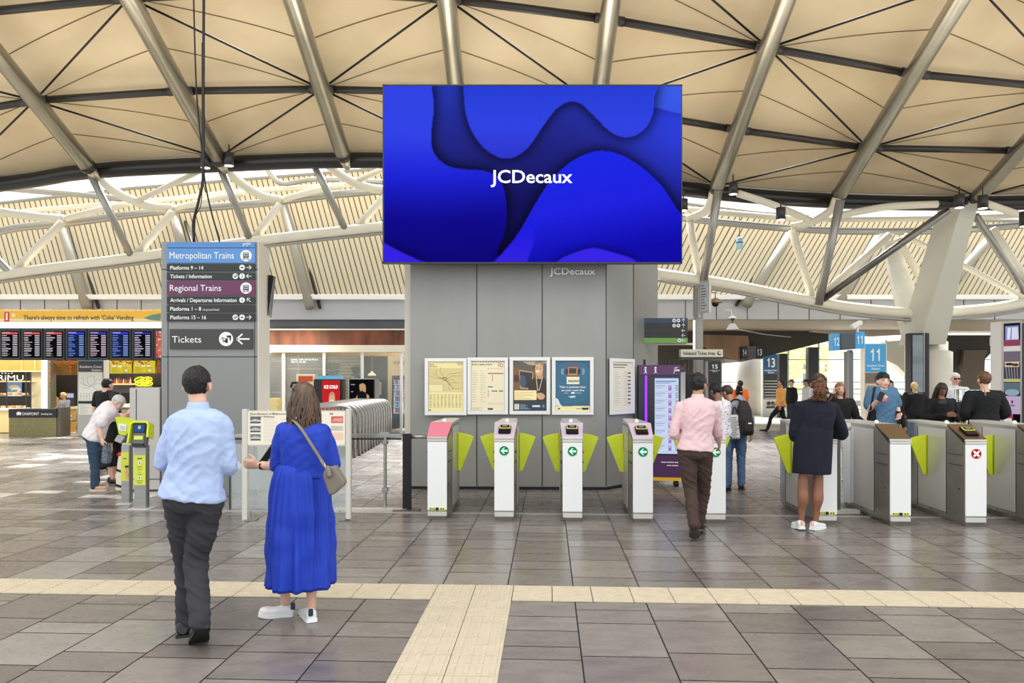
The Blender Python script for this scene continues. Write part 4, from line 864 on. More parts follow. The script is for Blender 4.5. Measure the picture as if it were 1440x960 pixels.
# kiosk with black top band
t = thing('drink_kiosk', 'olive drinks kiosk with black header band and white lettering', 'kiosk', G(48, 614)); D = 22.1
mb = MB(); mb.px(12.5, 587, 79, 614, D, .5); mb.build('kiosk_base', M('olive_mesh', (132, 124, 78), .5, noise_amt=.15, scale=14), t)
mb = MB(); mb.px(12, 575, 79.5, 587, D - .02, .54); hb = mb.build('header_band', BLACK, t); mb = MB(); mb.px(79, 573, 85, 614, D + .02, .5); mb.build('side_panel', M('kiosk_side', (92, 86, 74), .4), t)
tpx('CHAIPOINT', 31, 55, 579.5, 583.5, D - .023, WTXT, hb, bold=.012); tpx('bombay bar', 58, 74, 580.5, 583, D - .023, WTXT, hb, bold=.01)
mb = MB(); 
for k in (-1, 0, 1): mb.ball(P(26.5 + k * 1.9, 581.5 - (k == 0) * .6, D - .03), (.03, .008, .055), 8, 6)
mb.build('leaf_logo', WTXT, hb)
# coffee counter
t = thing('coffee_counter', 'dark coffee bar with brass front behind the seated person', 'counter', P(90, 611, SD)); mb = MB(); mb.px(71, 574, 108, 608, SD + .1, .5); mb.build('counter_front', M('brass_front', (206, 156, 74), .4, .3), t); mb = MB(); mb.px(70, 571.5, 109, 574.5, SD + .05, .6); mb.build('counter_top', M('pale_gold', (244, 222, 160)), t); mb = MB(); mb.px(71, 606, 108, 611, SD + .12, .45); mb.build('plinth', BLACK, t)
t = thing('coffee_machine', 'small steel coffee machine on the dark coffee bar', 'coffee machine', P(98, 571.3, SD + .3)); mb = MB(); mb.px(91, 552, 105, 571.3, SD + .3, .3); mb.build('machine_body', DGREY, t, bev=.02); mb = MB(); mb.px(94, 553, 103, 559, SD + .28, .03); mb.build('screen', M('pale_screen', (200, 204, 236), emit=.8), t)
mb = MB(); mb.ball(P(76, 563, SD + .3), (.2, .1, .14), 14, 8); mb.ball(P(76, 568, SD + .3), (.22, .12, .09), 14, 8); t = mb.build('bread_basket', M('wicker', (176, 130, 62), .6, noise_amt=.2, scale=20), None, True); tag(t, 'round golden basket standing on the coffee bar', 'basket')
# festive orange garlands
OR = M('orange_bead', (236, 104, 30), .5, emit=.55)
def garland(pts, label):
    q = crom([P(x, y, SD - .7) for x, y in pts], 10); mb = MB(); acc = 0; last = q[0]; mb.ball(q[0], .045, 8, 5)
    for a_ in q:
        acc += (a_ - last).length; last = a_
        if acc > .1: mb.ball(a_ + V((rnd.uniform(-.02, .02), 0, 0)), .03 + .02 * rnd.random(), 7, 5); acc = 0
    mb.tube(q, .006, 5); tag(mb.build('flower_garland', OR, None, True), label, 'garland', 'orange garlands over the shops')
garland([(72, 506), (72.5, 525), (72, 544)], 'long straight orange garland beside the grey green shop column')
garland([(75, 506), (82, 513), (90, 506)], 'orange garland swag over the coffee counter'); garland([(97, 506), (98, 515), (99, 526)], 'hanging orange garland tail right of the coffee counter swag'); garland([(99, 507), (104, 512), (108, 507)], 'short orange garland swag beside the station map column')
garland([(157, 506), (163, 511), (171, 506)], 'orange garland swag on the first yellow menu board'); garland([(176, 506), (180, 511), (188, 508)], 'orange garland swag between two yellow menu boards'); garland([(196, 508), (203, 511), (210, 506)], 'orange garland swag on the second yellow menu board'); garland([(223, 506), (224, 518), (225, 526)], 'hanging orange garland beside the direction tower')
# station map column
t = thing('map_column', 'tall station column with white network map and black heading', 'map column', G(128, 613)); D = 22.3
mb = MB(); mb.px(109, 506, 146, 613, D, .3); mb.build('column_body', M('map_grey', (178, 176, 166), .45), t); mb = MB(); mb.px(110, 506, 144.5, 522.5, D - .012, .02); hb = mb.build('heading', M('heading_grey', (70, 72, 76), .45), t)
mb = MB(); mb.px(110, 503, 144.5, 507.5, D - .013, .02); mb.build('blue_top', M('sky_panel', (110, 160, 206), .4), t)
tpx('Southern Cross', 112, 143, 513.5, 517, D - .015, WTXT, hb, bold=.015); tpx('Station', 129, 142.5, 518.5, 521.5, D - .015, WTXT, hb, bold=.015)
c = Canvas(68, 84, (226, 228, 216)); 
for pts in ([(6, 16), (14, 16), (14, 34), (30, 42)], [(24, 10), (24, 30), (36, 40)], [(36, 40), (50, 22), (64, 22)], [(36, 40), (52, 52), (64, 52)], [(6, 30), (20, 40), (34, 40)], [(40, 40), (48, 34), (64, 34)], [(10, 48), (26, 46), (34, 42)], [(30, 12), (44, 12), (44, 28)]): c.line(pts, 1.3, (168, 170, 160))
for k in range(8): c.dashes(5 + k * 8, 60, 10 + k * 8, 80, 9, (120, 120, 112), rnd, 1, .8)
c.build('network_map', P(110.5, 523, D - .014), P(144, 0, D) - P(110.5, 0, D), P(0, 523, D) - P(0, 563, D), PAPER, t)
mb = MB(); mb.px(110, 564, 144.5, 567, D - .012, .02); mb.build('black_bar', BLACK, t); c = Canvas(68, 30, (222, 222, 210)); c.dashes(4, 3, 30, 27, 6, (130, 126, 116), rnd); c.dashes(38, 3, 64, 27, 6, (170, 120, 110), rnd); c.build('lower_notice', P(110.5, 568, D - .014), P(144, 0, D) - P(110.5, 0, D), P(0, 568, D) - P(0, 583, D), PAPER, t)
mb = MB(); mb.px(146, 503, 228, 506.3, SD - .75, .95); trim(mb, 'dark rail over the yellow menu boards', SHOPK); mb = MB(); mb.px(66, 503, 112, 506.3, SD - .75, .8); trim(mb, 'dark rail over the coffee counter', SHOPK)
# yellow menu boards, neon and bottle shelf
def menu(x0, x1, label, seed):
    t = thing('menu_board', label, 'menu board', P((x0 + x1) / 2, 525, SD)); mb = MB(); mb.px(x0, 505, x1, 525, SD, .12); mb.build('lightbox', BRASS, t); r = random.Random(seed); c = Canvas(60, 36, (226, 206, 56))
    for k in range(3): c.ell(10 + k * 16, 10 + r.randint(0, 6), 6, 3.4, (246, 244, 230)); c.ell(10 + k * 16, 11, 3, 2, (170, 90, 60))
    c.dashes(4, 18, 28, 34, 6, (150, 130, 40), r); c.dashes(34, 18, 56, 34, 6, (150, 130, 40), r); c.ell(44, 28, 5, 3, (240, 240, 224)); c.build('printed_menu', P(x0 + 1, 507, SD - .01), P(x1 - 1, 0, SD) - P(x0 + 1, 0, SD), P(0, 507, SD) - P(0, 524, SD), MA('lit_print', .9), t)
menu(149, 153.5, 'narrow yellow menu board right of the map column', 1); menu(154.5, 186, 'yellow menu board over the bottle shelf', 2); menu(187, 219, 'yellow menu board above the neon sign', 3)
t = thing('neon_sign', 'glowing yellow neon script sign on the dark shop wall', 'neon sign', P(203, 544, SD + .3)); mb = MB()
NEON = M('neon_yellow', (250, 250, 60), emit=1.8)
q = []
for k in range(60): a_ = k / 59; q.append(P(192 + 20 * a_, 533 + 3 * math.sin(a_ * 26), SD + .3) + V((.12 * math.cos(a_ * 30), 0, 0)))
mb.tube(q, .014, 6); q = []
for k in range(60): a_ = k / 59; q.append(P(193 + 18 * a_, 540 + 2.5 * math.sin(a_ * 30 + 1), SD + .3) + V((.12 * math.cos(a_ * 34), 0, 0)))
mb.tube(q, .014, 6); mb.build('neon_tube', NEON, t, True); mb = MB(); mb.px(190, 529, 214, 545, SD + .33, .03); mb.build('back_plate', M('neon_plate', (120, 124, 20), .5), t)
t = thing('bottle_shelf', 'lit shelf for bottles under the yellow menu boards', 'shelf', P(172, 541, SD + .2)); mb = MB(); mb.px(158, 539, 186, 541, SD + .2, 1.42); mb.build('shelf_board', M('shelf_glow', (255, 214, 140)), t); mb = MB(); mb.px(157, 541, 187, 552, SD + .4, 1.1); mb.build('tiled_back', M('dark_tile', (60, 56, 52), .4), t)
for i in range(8):
    q = P(161 + i * 3.2, 539, SD + .3); s_ = rnd.uniform(.8, 1.2); mb = MB(); mb.lathe(q, [(.025 * s_, 0), (.028 * s_, .05), (.024 * s_, .1), (.01, .14 * s_), (.01, .17 * s_)], 10); tag(mb.build('bottle', M('btl%d' % (i % 3), [(190, 70, 50), (230, 226, 214), (200, 120, 60)][i % 3], .3), None, True), 'small bottle on the lit shelf under the menu boards', 'bottle', 'bottles on the lit shop shelf')
t = thing('serving_counter', 'cluttered pale serving counter behind the people at the left', 'counter', P(170, 610, SD - .2)); mb = MB(); mb.px(150, 572, 226, 610, SD - .2, .5); mb.build('counter_body', M('counter_body', (150, 140, 120), .5), t); mb = MB(); mb.px(149, 568, 227, 572.5, SD - .25, .6); mb.build('counter_top', WHITE, t)

# ---- lectern panel with railway history
t = thing('info_lectern', 'wide information panel on two pale posts behind the woman in blue', 'information panel', G(416, 732)); D = GD(732)
PO = M('post_beige', (206, 202, 190), .4)
for x0, x1, y1 in ((340, 347.5, 733), (486, 493, 730)):
    d = GD(y1); mb = MB(); mb.px(x0, 575, x1, y1, D, .07); mb.build('post', PO, t, bev=.005)
for x in (352, 478): q = P(x, 730, D); mb = MB(); mb.box((q.x, D + .05, .01), (.14, .16, .014)); mb.tube([(q.x, D, .02), (q.x, D, .12)], .01, 8); mb.build('foot_plate', STEEL, t)
mb = MB(); mb.px(347.5, 577, 486, 627, D + .02, .03); mb.build('board', PO, t)
c = Canvas(276, 98, (236, 226, 206)); c.dashes(46, 18, 86, 90, 18, (190, 182, 166), rnd, 1, .95); c.dashes(94, 18, 140, 90, 18, (190, 182, 166), rnd, 1, .95); c.dashes(150, 18, 200, 90, 18, (190, 182, 166), rnd, 1, .95)
for y, cc in ((16, (96, 98, 100)), (42, (110, 112, 112)), (66, (120, 120, 118))): c.rect(8, y, 38, y + 19, cc); c.poly([(8, y + 10), (20, y + 5), (38, y + 9), (38, y + 14), (8, y + 15)], (190, 190, 186)); c.rect(10, y + 14, 36, y + 17, (60, 60, 60))
c.rect(236, 14, 270, 34, (196, 96, 84)); c.poly([(238, 28), (244, 20), (268, 18), (268, 30)], (226, 150, 136)); c.rect(236, 42, 270, 56, (206, 196, 182)); c.dashes(236, 42, 270, 56, 4, (150, 130, 120), rnd); c.rect(236, 62, 270, 84, (236, 196, 172)); c.rect(232, 4, 242, 10, (150, 144, 134))
c.build('printed_sheet', P(348, 578.5, D + .015), P(485.5, 0, D) - P(348, 0, D), P(0, 578.5, D) - P(0, 625.5, D), PAPER, t)
tpx('Electrification of Melbourne', 352, 402, 580, 582.8, D + .014, M('grey_print', (110, 104, 98), .6), t, bold=.01); tpx('Suburban Railways', 352, 386, 584, 586.6, D + .014, M('grey_print', (110, 104, 98), .6), t, bold=.01)
# glass barrier and white sheet behind it
t = thing('glass_barrier', 'low glass barrier with steel rail behind the information panel', 'glass barrier', G(410, 712)); D = 9.7
mb = MB(); mb.px(323, 624, 488, 719, D, .02); mb.build('glass_panel', M('smoky_glass', (196, 206, 204), .08, alpha=.35), t)
mb = MB(); mb.px(322, 610, 564.5, 614.5, D + .0, .06); mb.build('top_rail', STEEL, t, bev=.01); mb = MB(); mb.px(322, 616, 564.5, 618, D + .02, .04); mb.build('lower_rail', BLACK, t)
mb = MB(); mb.px(347, 645, 487, 688, D + .06, .02); mb.build('white_sheet', M('sheet', (214, 214, 212), .5), t)
mb = MB(); mb.px(322, 620, 324, 719, D - .01, .05); mb.build('glass_edge', DGREY, t)
mb = MB(); q = P(541, 0, D); mb.lathe((q.x, D + .03, 0), [(.05, 0), (.05, .02), (.022, .03), (.022, .85), (.045, .86), (.045, .9)], 14); mb.box((q.x, D + .03, .99), (.12, .07, .05)); mb.box((q.x, D + .03, .26), (.075, .075, .05)); mb.box((q.x, D + .03, .93), (.03, .03, .1)); mb.build('rail_post', STEEL, t)
mb = MB(); q = G(520, 719); mb.box((q.x, D - .05, .012), (.95, .14, .024)); mb.build('floor_bar', GL, t)
t = thing('barrier_post', 'square black post at the end of the glass barrier', 'post', G(572, 718)); D = GD(718)
mb = MB(); mb.px(566, 610, 577.5, 718, D, .1); mb.build('post', BLACK, t, bev=.006); mb = MB(); q = P(572, 0, D); mb.box((q.x, D, .012), (.34, .2, .02)); mb.build('base_plate', DSTEEL, t)
mb = MB(); a, b_ = P(577.5, 614, D + .04), P(603, 614, D + .04); mb.tube([a, b_], .024, 10); tag(mb.build('guard_rail', STEEL, None, True), 'short steel rail between the black post and the leftmost gate', 'rail')

# ---- row of curved steel hoop barriers
hp = None
for i in range(14):
    f = i / 13; D = 16.2 + f * 5.6; xr = (499 + (549 - 499) * f ** .8 - 720) / FPX * D; hgt = 1.14
    if hp is None:
        t = thing('hoop_barrier', 'curved steel hoop barrier, nearest of the receding row', 'barrier', (0, 0, 0), 'curved steel hoops')
        mb = MB(); pts = [V((0, 0, 0)), V((0, 0, .75))] + [V((-.28 + .28 * math.cos(a_), 0, .82 + .3 * math.sin(a_))) for a_ in [math.pi / 2 * k / 8 for k in range(9)]] + [V((-1.1, 0, 1.12))]
        mb.tube(pts, .035, 10); mb.build('hoop', STEEL, t, True)
        mb = MB(); mb.tube([(-1.06, 0, 1.1), (-1.06, 0, 0)], .03, 8); mb.build('rear_leg', STEEL, t, True)
        mb = MB(); mb.box((-.53, 0, .52), (.96, .012, .8)); mb.build('infill_panel', M('smoked', (128, 126, 118), .15, .3, alpha=.6), t)
        hp = t
    else: t = copy_tree(hp); t['label'] = 'curved steel hoop barrier, %s in the receding row' % (ORD[i] if i < 12 else ('thirteenth', 'farthest')[i - 12])
    t.location = (xr, D, 0)

# ---- shopfront with rusty band (centre left)
mb = MB(); mb.px(378, 449.5, 577, 463, DB, .4); trim(mb, 'dark recess above the rusty shop band', M('recess', (74, 76, 80), .4, noise_amt=.4, scale=.5))
mb = MB(); mb.px(378, 462, 577, 464, DB - .3, .6); mb.px(378, 485, 577, 495, DB - .32, .6); trim(mb, 'cream frames above and below the rusty band', CREAM)
mb = MB(); mb.px(378, 464, 577, 485, DB - .25, .2); trim(mb, 'rusty copper band over the glass shopfront', M('rust', (132, 74, 46), .55, .2, noise_amt=.5, scale=1.4, stretch=(2, 1, .6), rgb2=(74, 40, 26)))
mb = MB(); mb.px(330, 495, 620, 612, 28.5, .1); tag(mb.build('wall_shopfront', M('warm_back', (176, 160, 130), .6)), 'back wall inside the glass shopfront', 'wall', kind='structure')
mb = MB(); mb.px(330, 494, 620, 496, DB, 3.5); trim(mb, 'warm ceiling inside the glass shopfront', M('warm_ceiling', (236, 206, 150), .6))
mb = MB(); mb.px(402, 499, 454, 600, 26.5, .1); tag(mb.build('wall_brown', M('brown_wall', (74, 46, 44), .5)), 'brown partition inside the shopfront', 'wall', kind='structure')
for i, (s_, y) in enumerate((('Spotless Facility Services Pty Ltd', 506), ('', 0))):
    if s_: 
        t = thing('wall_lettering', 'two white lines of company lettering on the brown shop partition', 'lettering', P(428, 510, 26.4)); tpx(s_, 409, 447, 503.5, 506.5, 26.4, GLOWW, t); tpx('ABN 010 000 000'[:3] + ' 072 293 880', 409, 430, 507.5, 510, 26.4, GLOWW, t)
mb = MB(); mb.px(378, 499, 397, 600, 26.3, .1); tag(mb.build('wall_maroon', M('maroon_wall', (84, 44, 50), .5)), 'maroon partition with brass lines left in the shopfront', 'wall', kind='structure')
mb = MB(); 
for r_ in ((395, 500, 396, 600), (379, 507, 396, 508), (379, 551, 396, 552), (404, 518, 454, 519), (419, 500, 420, 540)): mb.px(*r_, 26.2, .02)
trim(mb, 'brass lines on the maroon and brown partitions', M('brass_line', (196, 140, 80), .4, .5))
mb = MB(); mb.px(458, 497, 512, 600, 27.2, .1); tag(mb.build('wall_louvre', M('louvre', (206, 196, 160), .5)), 'cream slatted partition inside the shopfront', 'wall', kind='structure')
mb = MB(); y = 500
while y < 598: mb.px(458, y, 512, y + .8, 27.18, .02); y += 4.4
trim(mb, 'dark lines of the cream slatted partition', M('louvre_line', (150, 138, 106), .6))
mb = MB(); mb.px(511, 498, 545, 600, 27.0, .1); tag(mb.build('wall_charcoal', M('charcoal', (62, 64, 66), .5)), 'charcoal partition behind the pendant lamp', 'wall', kind='structure')
t = thing('wall_lettering', 'dark cut-off lettering on the cream wall over the fridge', 'lettering', P(561, 511, 28.4)); tpx('DARN', 554, 573, 507.5, 511.5, 28.4, DGREY, t, bold=.02)
for i, x in enumerate((398.5, 455.5, 509, 564)):
    mb = MB(); mb.px(x - 1.8, 495, x + 1.8, 614, DB - .2, .1); trim(mb, 'white shopfront mullion, %s from the left' % ORD[i], WHITE)
mb = MB(); mb.px(378, 496, 577, 613, DB - .1, .02); o = mb.build('window_1', M('shop_glass', (230, 238, 236), .03, alpha=.12)); tag(o, 'glass of the shopfront under the rusty band', 'window', kind='structure')
mb = MB(); mb.px(378, 611, 577, 615, DB - .2, .2); trim(mb, 'white sill of the glass shopfront', WHITE)
t = thing('pendant_lamp', 'copper pendant lamp with glass shade in front of the charcoal wall', 'pendant lamp', P(523, 530, 26.2)); q = P(523, 528, 26.2); mb = MB(); mb.tube([P(523, 495, 26.2), P(523, 524, 26.2)], .03, 8); mb.build('rod', M('copper', (150, 96, 60), .4, .6), t); mb = MB(); mb.lathe(q, [(.15, 0), (.14, .04), (.05, .12), (.03, .16)], 18); mb.build('lamp_shade', M('shade_glow', (250, 230, 190), emit=1.1), t, True)
t = thing('drinks_fridge', 'black drinks fridge full of bottles at the right of the shopfront', 'fridge', P(561, 604, 26)); mb = MB(); mb.px(551, 528, 577, 604, 26, .6); mb.build('cabinet', BLACK, t); r = random.Random(3); c = Canvas(44, 130, (30, 44, 60))
for k in range(6):
    for j in range(11): cc = r.choice([(190, 214, 236), (150, 190, 230), (230, 236, 240), (90, 120, 170), (200, 90, 80)]); c.rect(2 + j * 4, 6 + k * 16, 4.6 + j * 4, 17 + k * 16, cc)
    c.rect(0, 18 + k * 16, 44, 19.5 + k * 16, (210, 220, 226))
c.build('glass_door', P(553, 531, 25.98), P(575, 0, 26) - P(553, 0, 26), P(0, 531, 26) - P(0, 596, 26), MA('lit_print', .9), t)
t = thing('wall_notice', 'small white notice on the charcoal shop wall', 'notice', P(532, 555, 26.9)); mb = MB(); mb.px(528, 537, 536, 555, 26.85, .03); mb.build('sheet', LGREY, t)
for x, yb, s_ in ((469, 600, 1.0), (504, 600, .8)):
    t = thing('potted_plant', 'dark leafy plant behind the shop glass, %s' % ('in front of the slatted wall' if x == 469 else 'beside the charcoal wall'), 'plant', P(x, 600, 26.0)); r = random.Random(int(x)); mb = MB(); q = P(x, 511 if x == 469 else 516, 26.0)
    for k in range(130):
        v_ = V((r.gauss(0, .12), r.gauss(0, .1), -abs(r.gauss(0, .3)) * (1.4 if x == 469 else 1))); mb.ball(q + v_, (.05, .03, .05), 5, 4)
    mb.build('foliage', M('plant_green', (46, 62, 34), .6), t); mb = MB(); mb.tube([q + V((0, 0, -.3)), P(x, 588, 26.0)], .03, 6); mb.build('stem', DK, t); mb = MB(); z = P(x, 600, 26.0); mb.lathe(z, [(.16, 0), (.2, .3)], 14); mb.build('pot', DGREY, t)
# vending machines in front
t = thing('vending_machine', 'red and black vending machine with ICE COLD poster', 'vending machine', G(458, 612)); D = 22.5
mb = MB(); mb.px(441, 533, 478, 612.3, D, .8); mb.build('cabinet', BLACK, t, bev=.01); c = Canvas(56, 120, (206, 40, 44)); c.poly([(20, 66), (24, 40), (32, 36), (38, 42), (40, 70), (34, 80), (24, 80)], (226, 180, 140), 3); c.poly([(24, 60), (36, 58), (38, 82), (24, 84)], (240, 230, 214)); c.ell(30, 40, 5, 6, (206, 150, 110))
c.build('red_poster', P(453, 534.5, D - .012), P(478, 0, D) - P(453, 0, D), P(0, 534.5, D) - P(0, 590, D), MA('lit_print', .9), t)
tpx('ICE COLD', 456, 475, 541.5, 546, D - .014, GLOWW, t, bold=.02)
t = thing('light_box', 'pale blue lit panel behind the red vending machine', 'light box', P(462, 600, D + 1)); mb = MB(); mb.px(445, 528, 479.5, 552, D + 1, .3); mb.px(445, 552, 479, 609, D + 1.0, .3); mb.build('panel', M('cyan_panel', (120, 196, 226), emit=.8), t)
t = thing('vending_machine', 'black machine with a poster of an athlete holding a red ball', 'vending machine', G(508, 612)); mb = MB(); mb.px(490, 532, 527, 612.3, D, .8); mb.build('cabinet', BLACK, t, bev=.01); mb = MB()
for r_ in ((490, 532, 491, 610), (490, 532, 527, 533)): mb.px(*r_, D - .01, .02)
mb.build('steel_edge', STEEL, t)
c = Canvas(60, 70, (14, 14, 16)); c.poly([(24, 14), (34, 10), (40, 16), (40, 32), (34, 36), (28, 34)], (196, 160, 110), 3); c.ell(31, 18, 5, 7, (206, 160, 126)); c.poly([(20, 34), (30, 28), (42, 34), (46, 56), (44, 70), (20, 70)], (24, 24, 28)); c.poly([(42, 36), (48, 40), (50, 56), (44, 56)], (206, 160, 130)); c.poly([(20, 38), (14, 50), (12, 58), (18, 58)], (206, 160, 130)); c.ell(12, 62, 9, 9, (196, 50, 60)); c.rect(4, 12, 14, 14, (210, 210, 210), .8); c.rect(4, 30, 10, 32, (210, 210, 210), .8)
c.build('athlete_poster', P(491.5, 533.5, D - .012), P(525, 0, D) - P(491.5, 0, D), P(0, 533.5, D) - P(0, 572, D), MA('lit_print', .9), t)
t = thing('light_box', 'cream poster box left of the red vending machine', 'light box', P(430, 604, D + .5)); c = Canvas(50, 60, (222, 206, 176)); c.rect(4, 4, 46, 20, (206, 90, 60)); c.ell(25, 36, 14, 12, (236, 226, 200)); c.dashes(6, 46, 44, 58, 4, (140, 100, 80), rnd); mb = MB(); mb.px(417, 526, 443, 610.7, D + .5, .3); mb.build('cabinet', CREAM, t); c.build('poster', P(418, 527, D + .48), P(442, 0, D) - P(418, 0, D), P(0, 527, D) - P(0, 556, D), MA('lit_print', .9), t)
t = thing('yellow_box', 'small pale yellow box behind the information panel', 'box', P(384, 600, 20)); mb = MB(); mb.px(376.5, 560, 391, 578, 20, .3); mb.px(378, 578, 390, 623, 20, .3); mb.build('carton', M('box_yellow', (236, 214, 134), .6), t, bev=.02); mb = MB(); mb.px(376, 568, 392, 570, 19.98, .02); mb.build('tape', CREAM, t)
# ================================================================ RIGHT SIDE: kiosk, signs, platform hall
t = thing('info_kiosk', 'purple and black information kiosk with a tall lit timetable screen', 'kiosk', G(930, 684)); D = GD(684)
a, b_ = P(893, 0, D + .25), P(957, 0, D); KP = M('kiosk_purple', (86, 44, 92), .4); KB = M('kiosk_black', (40, 40, 44), .3)
yk = lambda y: P(0, y, D).z
e0, e1 = P(899, 0, D + .1), P(957, 0, D)
def kx(x, back=0):  # a point on the slightly turned kiosk front for picture column x
    f = (x - 899) / 58; return V((P(x, 0, D + .1 * (1 - f)).x, D + .1 * (1 - f) + back, 0))
def kp(x0, y0, x1, y1, out, th=.01):
    p, q = kx(x0), kx(x1); mb = MB(); z0, z1 = yk(y1), yk(y0); o = V((0, -out, 0))
    mb.prism([p + o + V((0, 0, z0)), q + o + V((0, 0, z0)), q + o + V((0, 0, z1)), p + o + V((0, 0, z1))], (0, th, 0)); return mb
kp(898, 513, 957, 640, 0, .14).build('kiosk_body', KB, t, bev=.004)
kp(918, 514, 957, 640, -.138, .24).build('rear_housing', KB, t, bev=.004)
hb = kp(898, 513, 957, 527, .02, .02).build('header_band', KP, t)
def ktext(s, x, y0, y1, w, mat, par, **k): p = kx(x); r = kx(x + 1) - kx(x); text(s, V((p.x, p.y - .022, yk(y1))), yk(y0) - yk(y1), mat, par, right=r, width=w, **k)

for x in (907.5, 921.5):
    p = kx(x); z0 = yk(524.5); z1 = yk(516); o_ = V((p.x, p.y - .022, 0)); mb = MB(); h_ = z1 - z0
    mb.box(o_ + V((0, 0, z0 + h_ * .32)), (.022, .004, h_ * .64)); mb.box(o_ + V((0, 0, z0 + h_ * .05)), (.05, .004, h_ * .1)); mb.box(o_ + V((-.01, 0, z0 + h_ * .6)), (.03, .004, h_ * .1)); mb.disc(o_ + V((0, .002, z0 + h_ * .88)), (0, -1, 0), .016, 14, .004); mb.build('info_letter', WTXT, hb); ktext('F', 946.5, 516, 524.5, .07, WTXT, hb, bold=.03, shear=.25)
mb = kp(949, 519.5, 955, 521.5, .024, .003); mb.build('logo_bar', WTXT, hb)
p = kx(908); mb = MB(); mb.tube([V((p.x, p.y - .03, yk(602))), V((p.x, p.y - .03, yk(529)))], .018, 10, round_=True); mb.build('violet_tube', M('violet_glow', (120, 40, 255), emit=3.0), t, True)
c = Canvas(70, 224, (206, 218, 244)); c.rect(0, 0, 70, 3, (60, 80, 150)); c.dashes(3, 8, 64, 18, 2, (110, 130, 180), rnd, 3)
for k in range(9):
    y = 24 + k * 22; c.rect(2, y, 30, y + 2, (90, 110, 170), .6); c.rect(2, y + 6, 22, y + 8, (140, 156, 200), .7); c.rect(40, y, 49, y + 15, (150, 110, 190), .85); c.rect(42, y + 3, 47, y + 5, (230, 226, 250)); c.rect(60, y, 68, y + 2, (50, 60, 110)); c.rect(60, y + 6, 68, y + 8, (50, 60, 110)); c.rect(60, y + 12, 68, y + 14, (50, 60, 110)); c.rect(0, y + 18, 70, y + 19, (170, 184, 220))
q = kx(920.5); r = kx(954) - q; c.build('timetable_screen', V((q.x, q.y - .012, yk(530.5))), r, V((0, 0, yk(530.5) - yk(638))), MA('kiosk_light', .95), t)
mb = kp(896, 640, 959, 671, .04, .17); fp = mb.build('purple_skirt', KP, t); [kp(x_, y_, x2_, y_ + 1.3, .045, .004).build('small_print', WTXT, fp) for x_, x2_, y_ in ((929, 936, 649), (937, 947, 649), (948, 955, 649), (937, 943, 653.5), (944, 953, 653.5))]
mb = kp(895, 671, 960, 675.5, .06, .22); mb.build('yellow_edge', M('kiosk_yellow', (244, 186, 30), .5), t)
for x in (903, 951): p = kx(x); mb = MB(); mb.box((p.x, p.y + .05, .05), (.06, .07, .1)); mb.tube([(p.x - .03, p.y + .0, .045), (p.x + .03, p.y + .0, .045)], .045, 14); mb.build('caster', BLACK, t)
for x in (908, 942): p = kx(x); mb = MB(); mb.tube([V((p.x, p.y + .1, yk(513.5))), V((p.x, p.y + .1, yk(505)))], .02, 8); mb.build('top_pin', BLACK, t)

D = 12.6
sp = thing('sign_post', 'grey steel post carrying direction signs beside the kiosk', 'sign post', (P(983.5, 0, D).x, D, 0))
mb = MB(); mb.px(978, 400, 989, 682.2, D, .13); mb.build('post', M('post_grey', (146, 142, 132), .4, .3), sp, bev=.01); mb = MB(); mb.px(975.2, 450, 977.6, 500, D + .02, .03); mb.build('light_tube', GLOWW, sp)
mb = MB(); mb.px(922, 482, 978, 485, D + .06, .05); mb.build('sign_arm', M('arm_beige', (196, 186, 166), .4), sp)
ds = thing('direction_sign', 'five-row direction sign with arrows beside the grey pillar', 'sign', P(945, 482, D))
rows = [((42, 62, 88), 447, 454), ((30, 30, 32), 454.3, 461), ((40, 34, 32), 461.3, 468), ((34, 30, 30), 468.3, 474.6), ((112, 160, 68), 475, 482)]
for i, (cc, y0, y1) in enumerate(rows):
    mb = MB(); mb.px(905, y0, 967, y1, D, .05); o = mb.build('sign_row', M('row%d' % i, cc, .4), ds); yc = (y0 + y1) / 2
    arrow(961, yc, 2.7, D - .004, o, 90 if i < 2 else 180)
    for x in ((954, 948) if i < 2 else ((955.5,) if i == 4 else ())): icon_disc(x, yc, 2.6, D - .004, o, 'box')
vs = thing('area_sign', 'beige sign reading Validated Ticket Area', 'sign', P(987, 503, 11.9)); mb = MB(); mb.px(957.5, 491, 1017, 502, 11.9, .14); pl = mb.build('sign_plate', M('sign_beige', (196, 188, 166), .45), vs, bev=.006); mb = MB(); mb.px(958.5, 501.8, 1017.5, 504.5, 11.92, .5); mb.build('dark_underside', DGREY, vs)
tpx('Validated Ticket Area', 960, 1005.5, 493.7, 498.8, 11.898, DGREY, pl, bold=.012); mb = MB(); mb.disc(P(1011.5, 496.3, 11.898), (0, -1, 0), .034, 20, .002); dd = mb.build('symbol_disc', DGREY, pl); mb = MB(); mb.disc(P(1012.3, 495.8, 11.894), (0, -1, 0), .022, 16, .002); mb.build('symbol_dot', M('sign_beige', ()), dd)
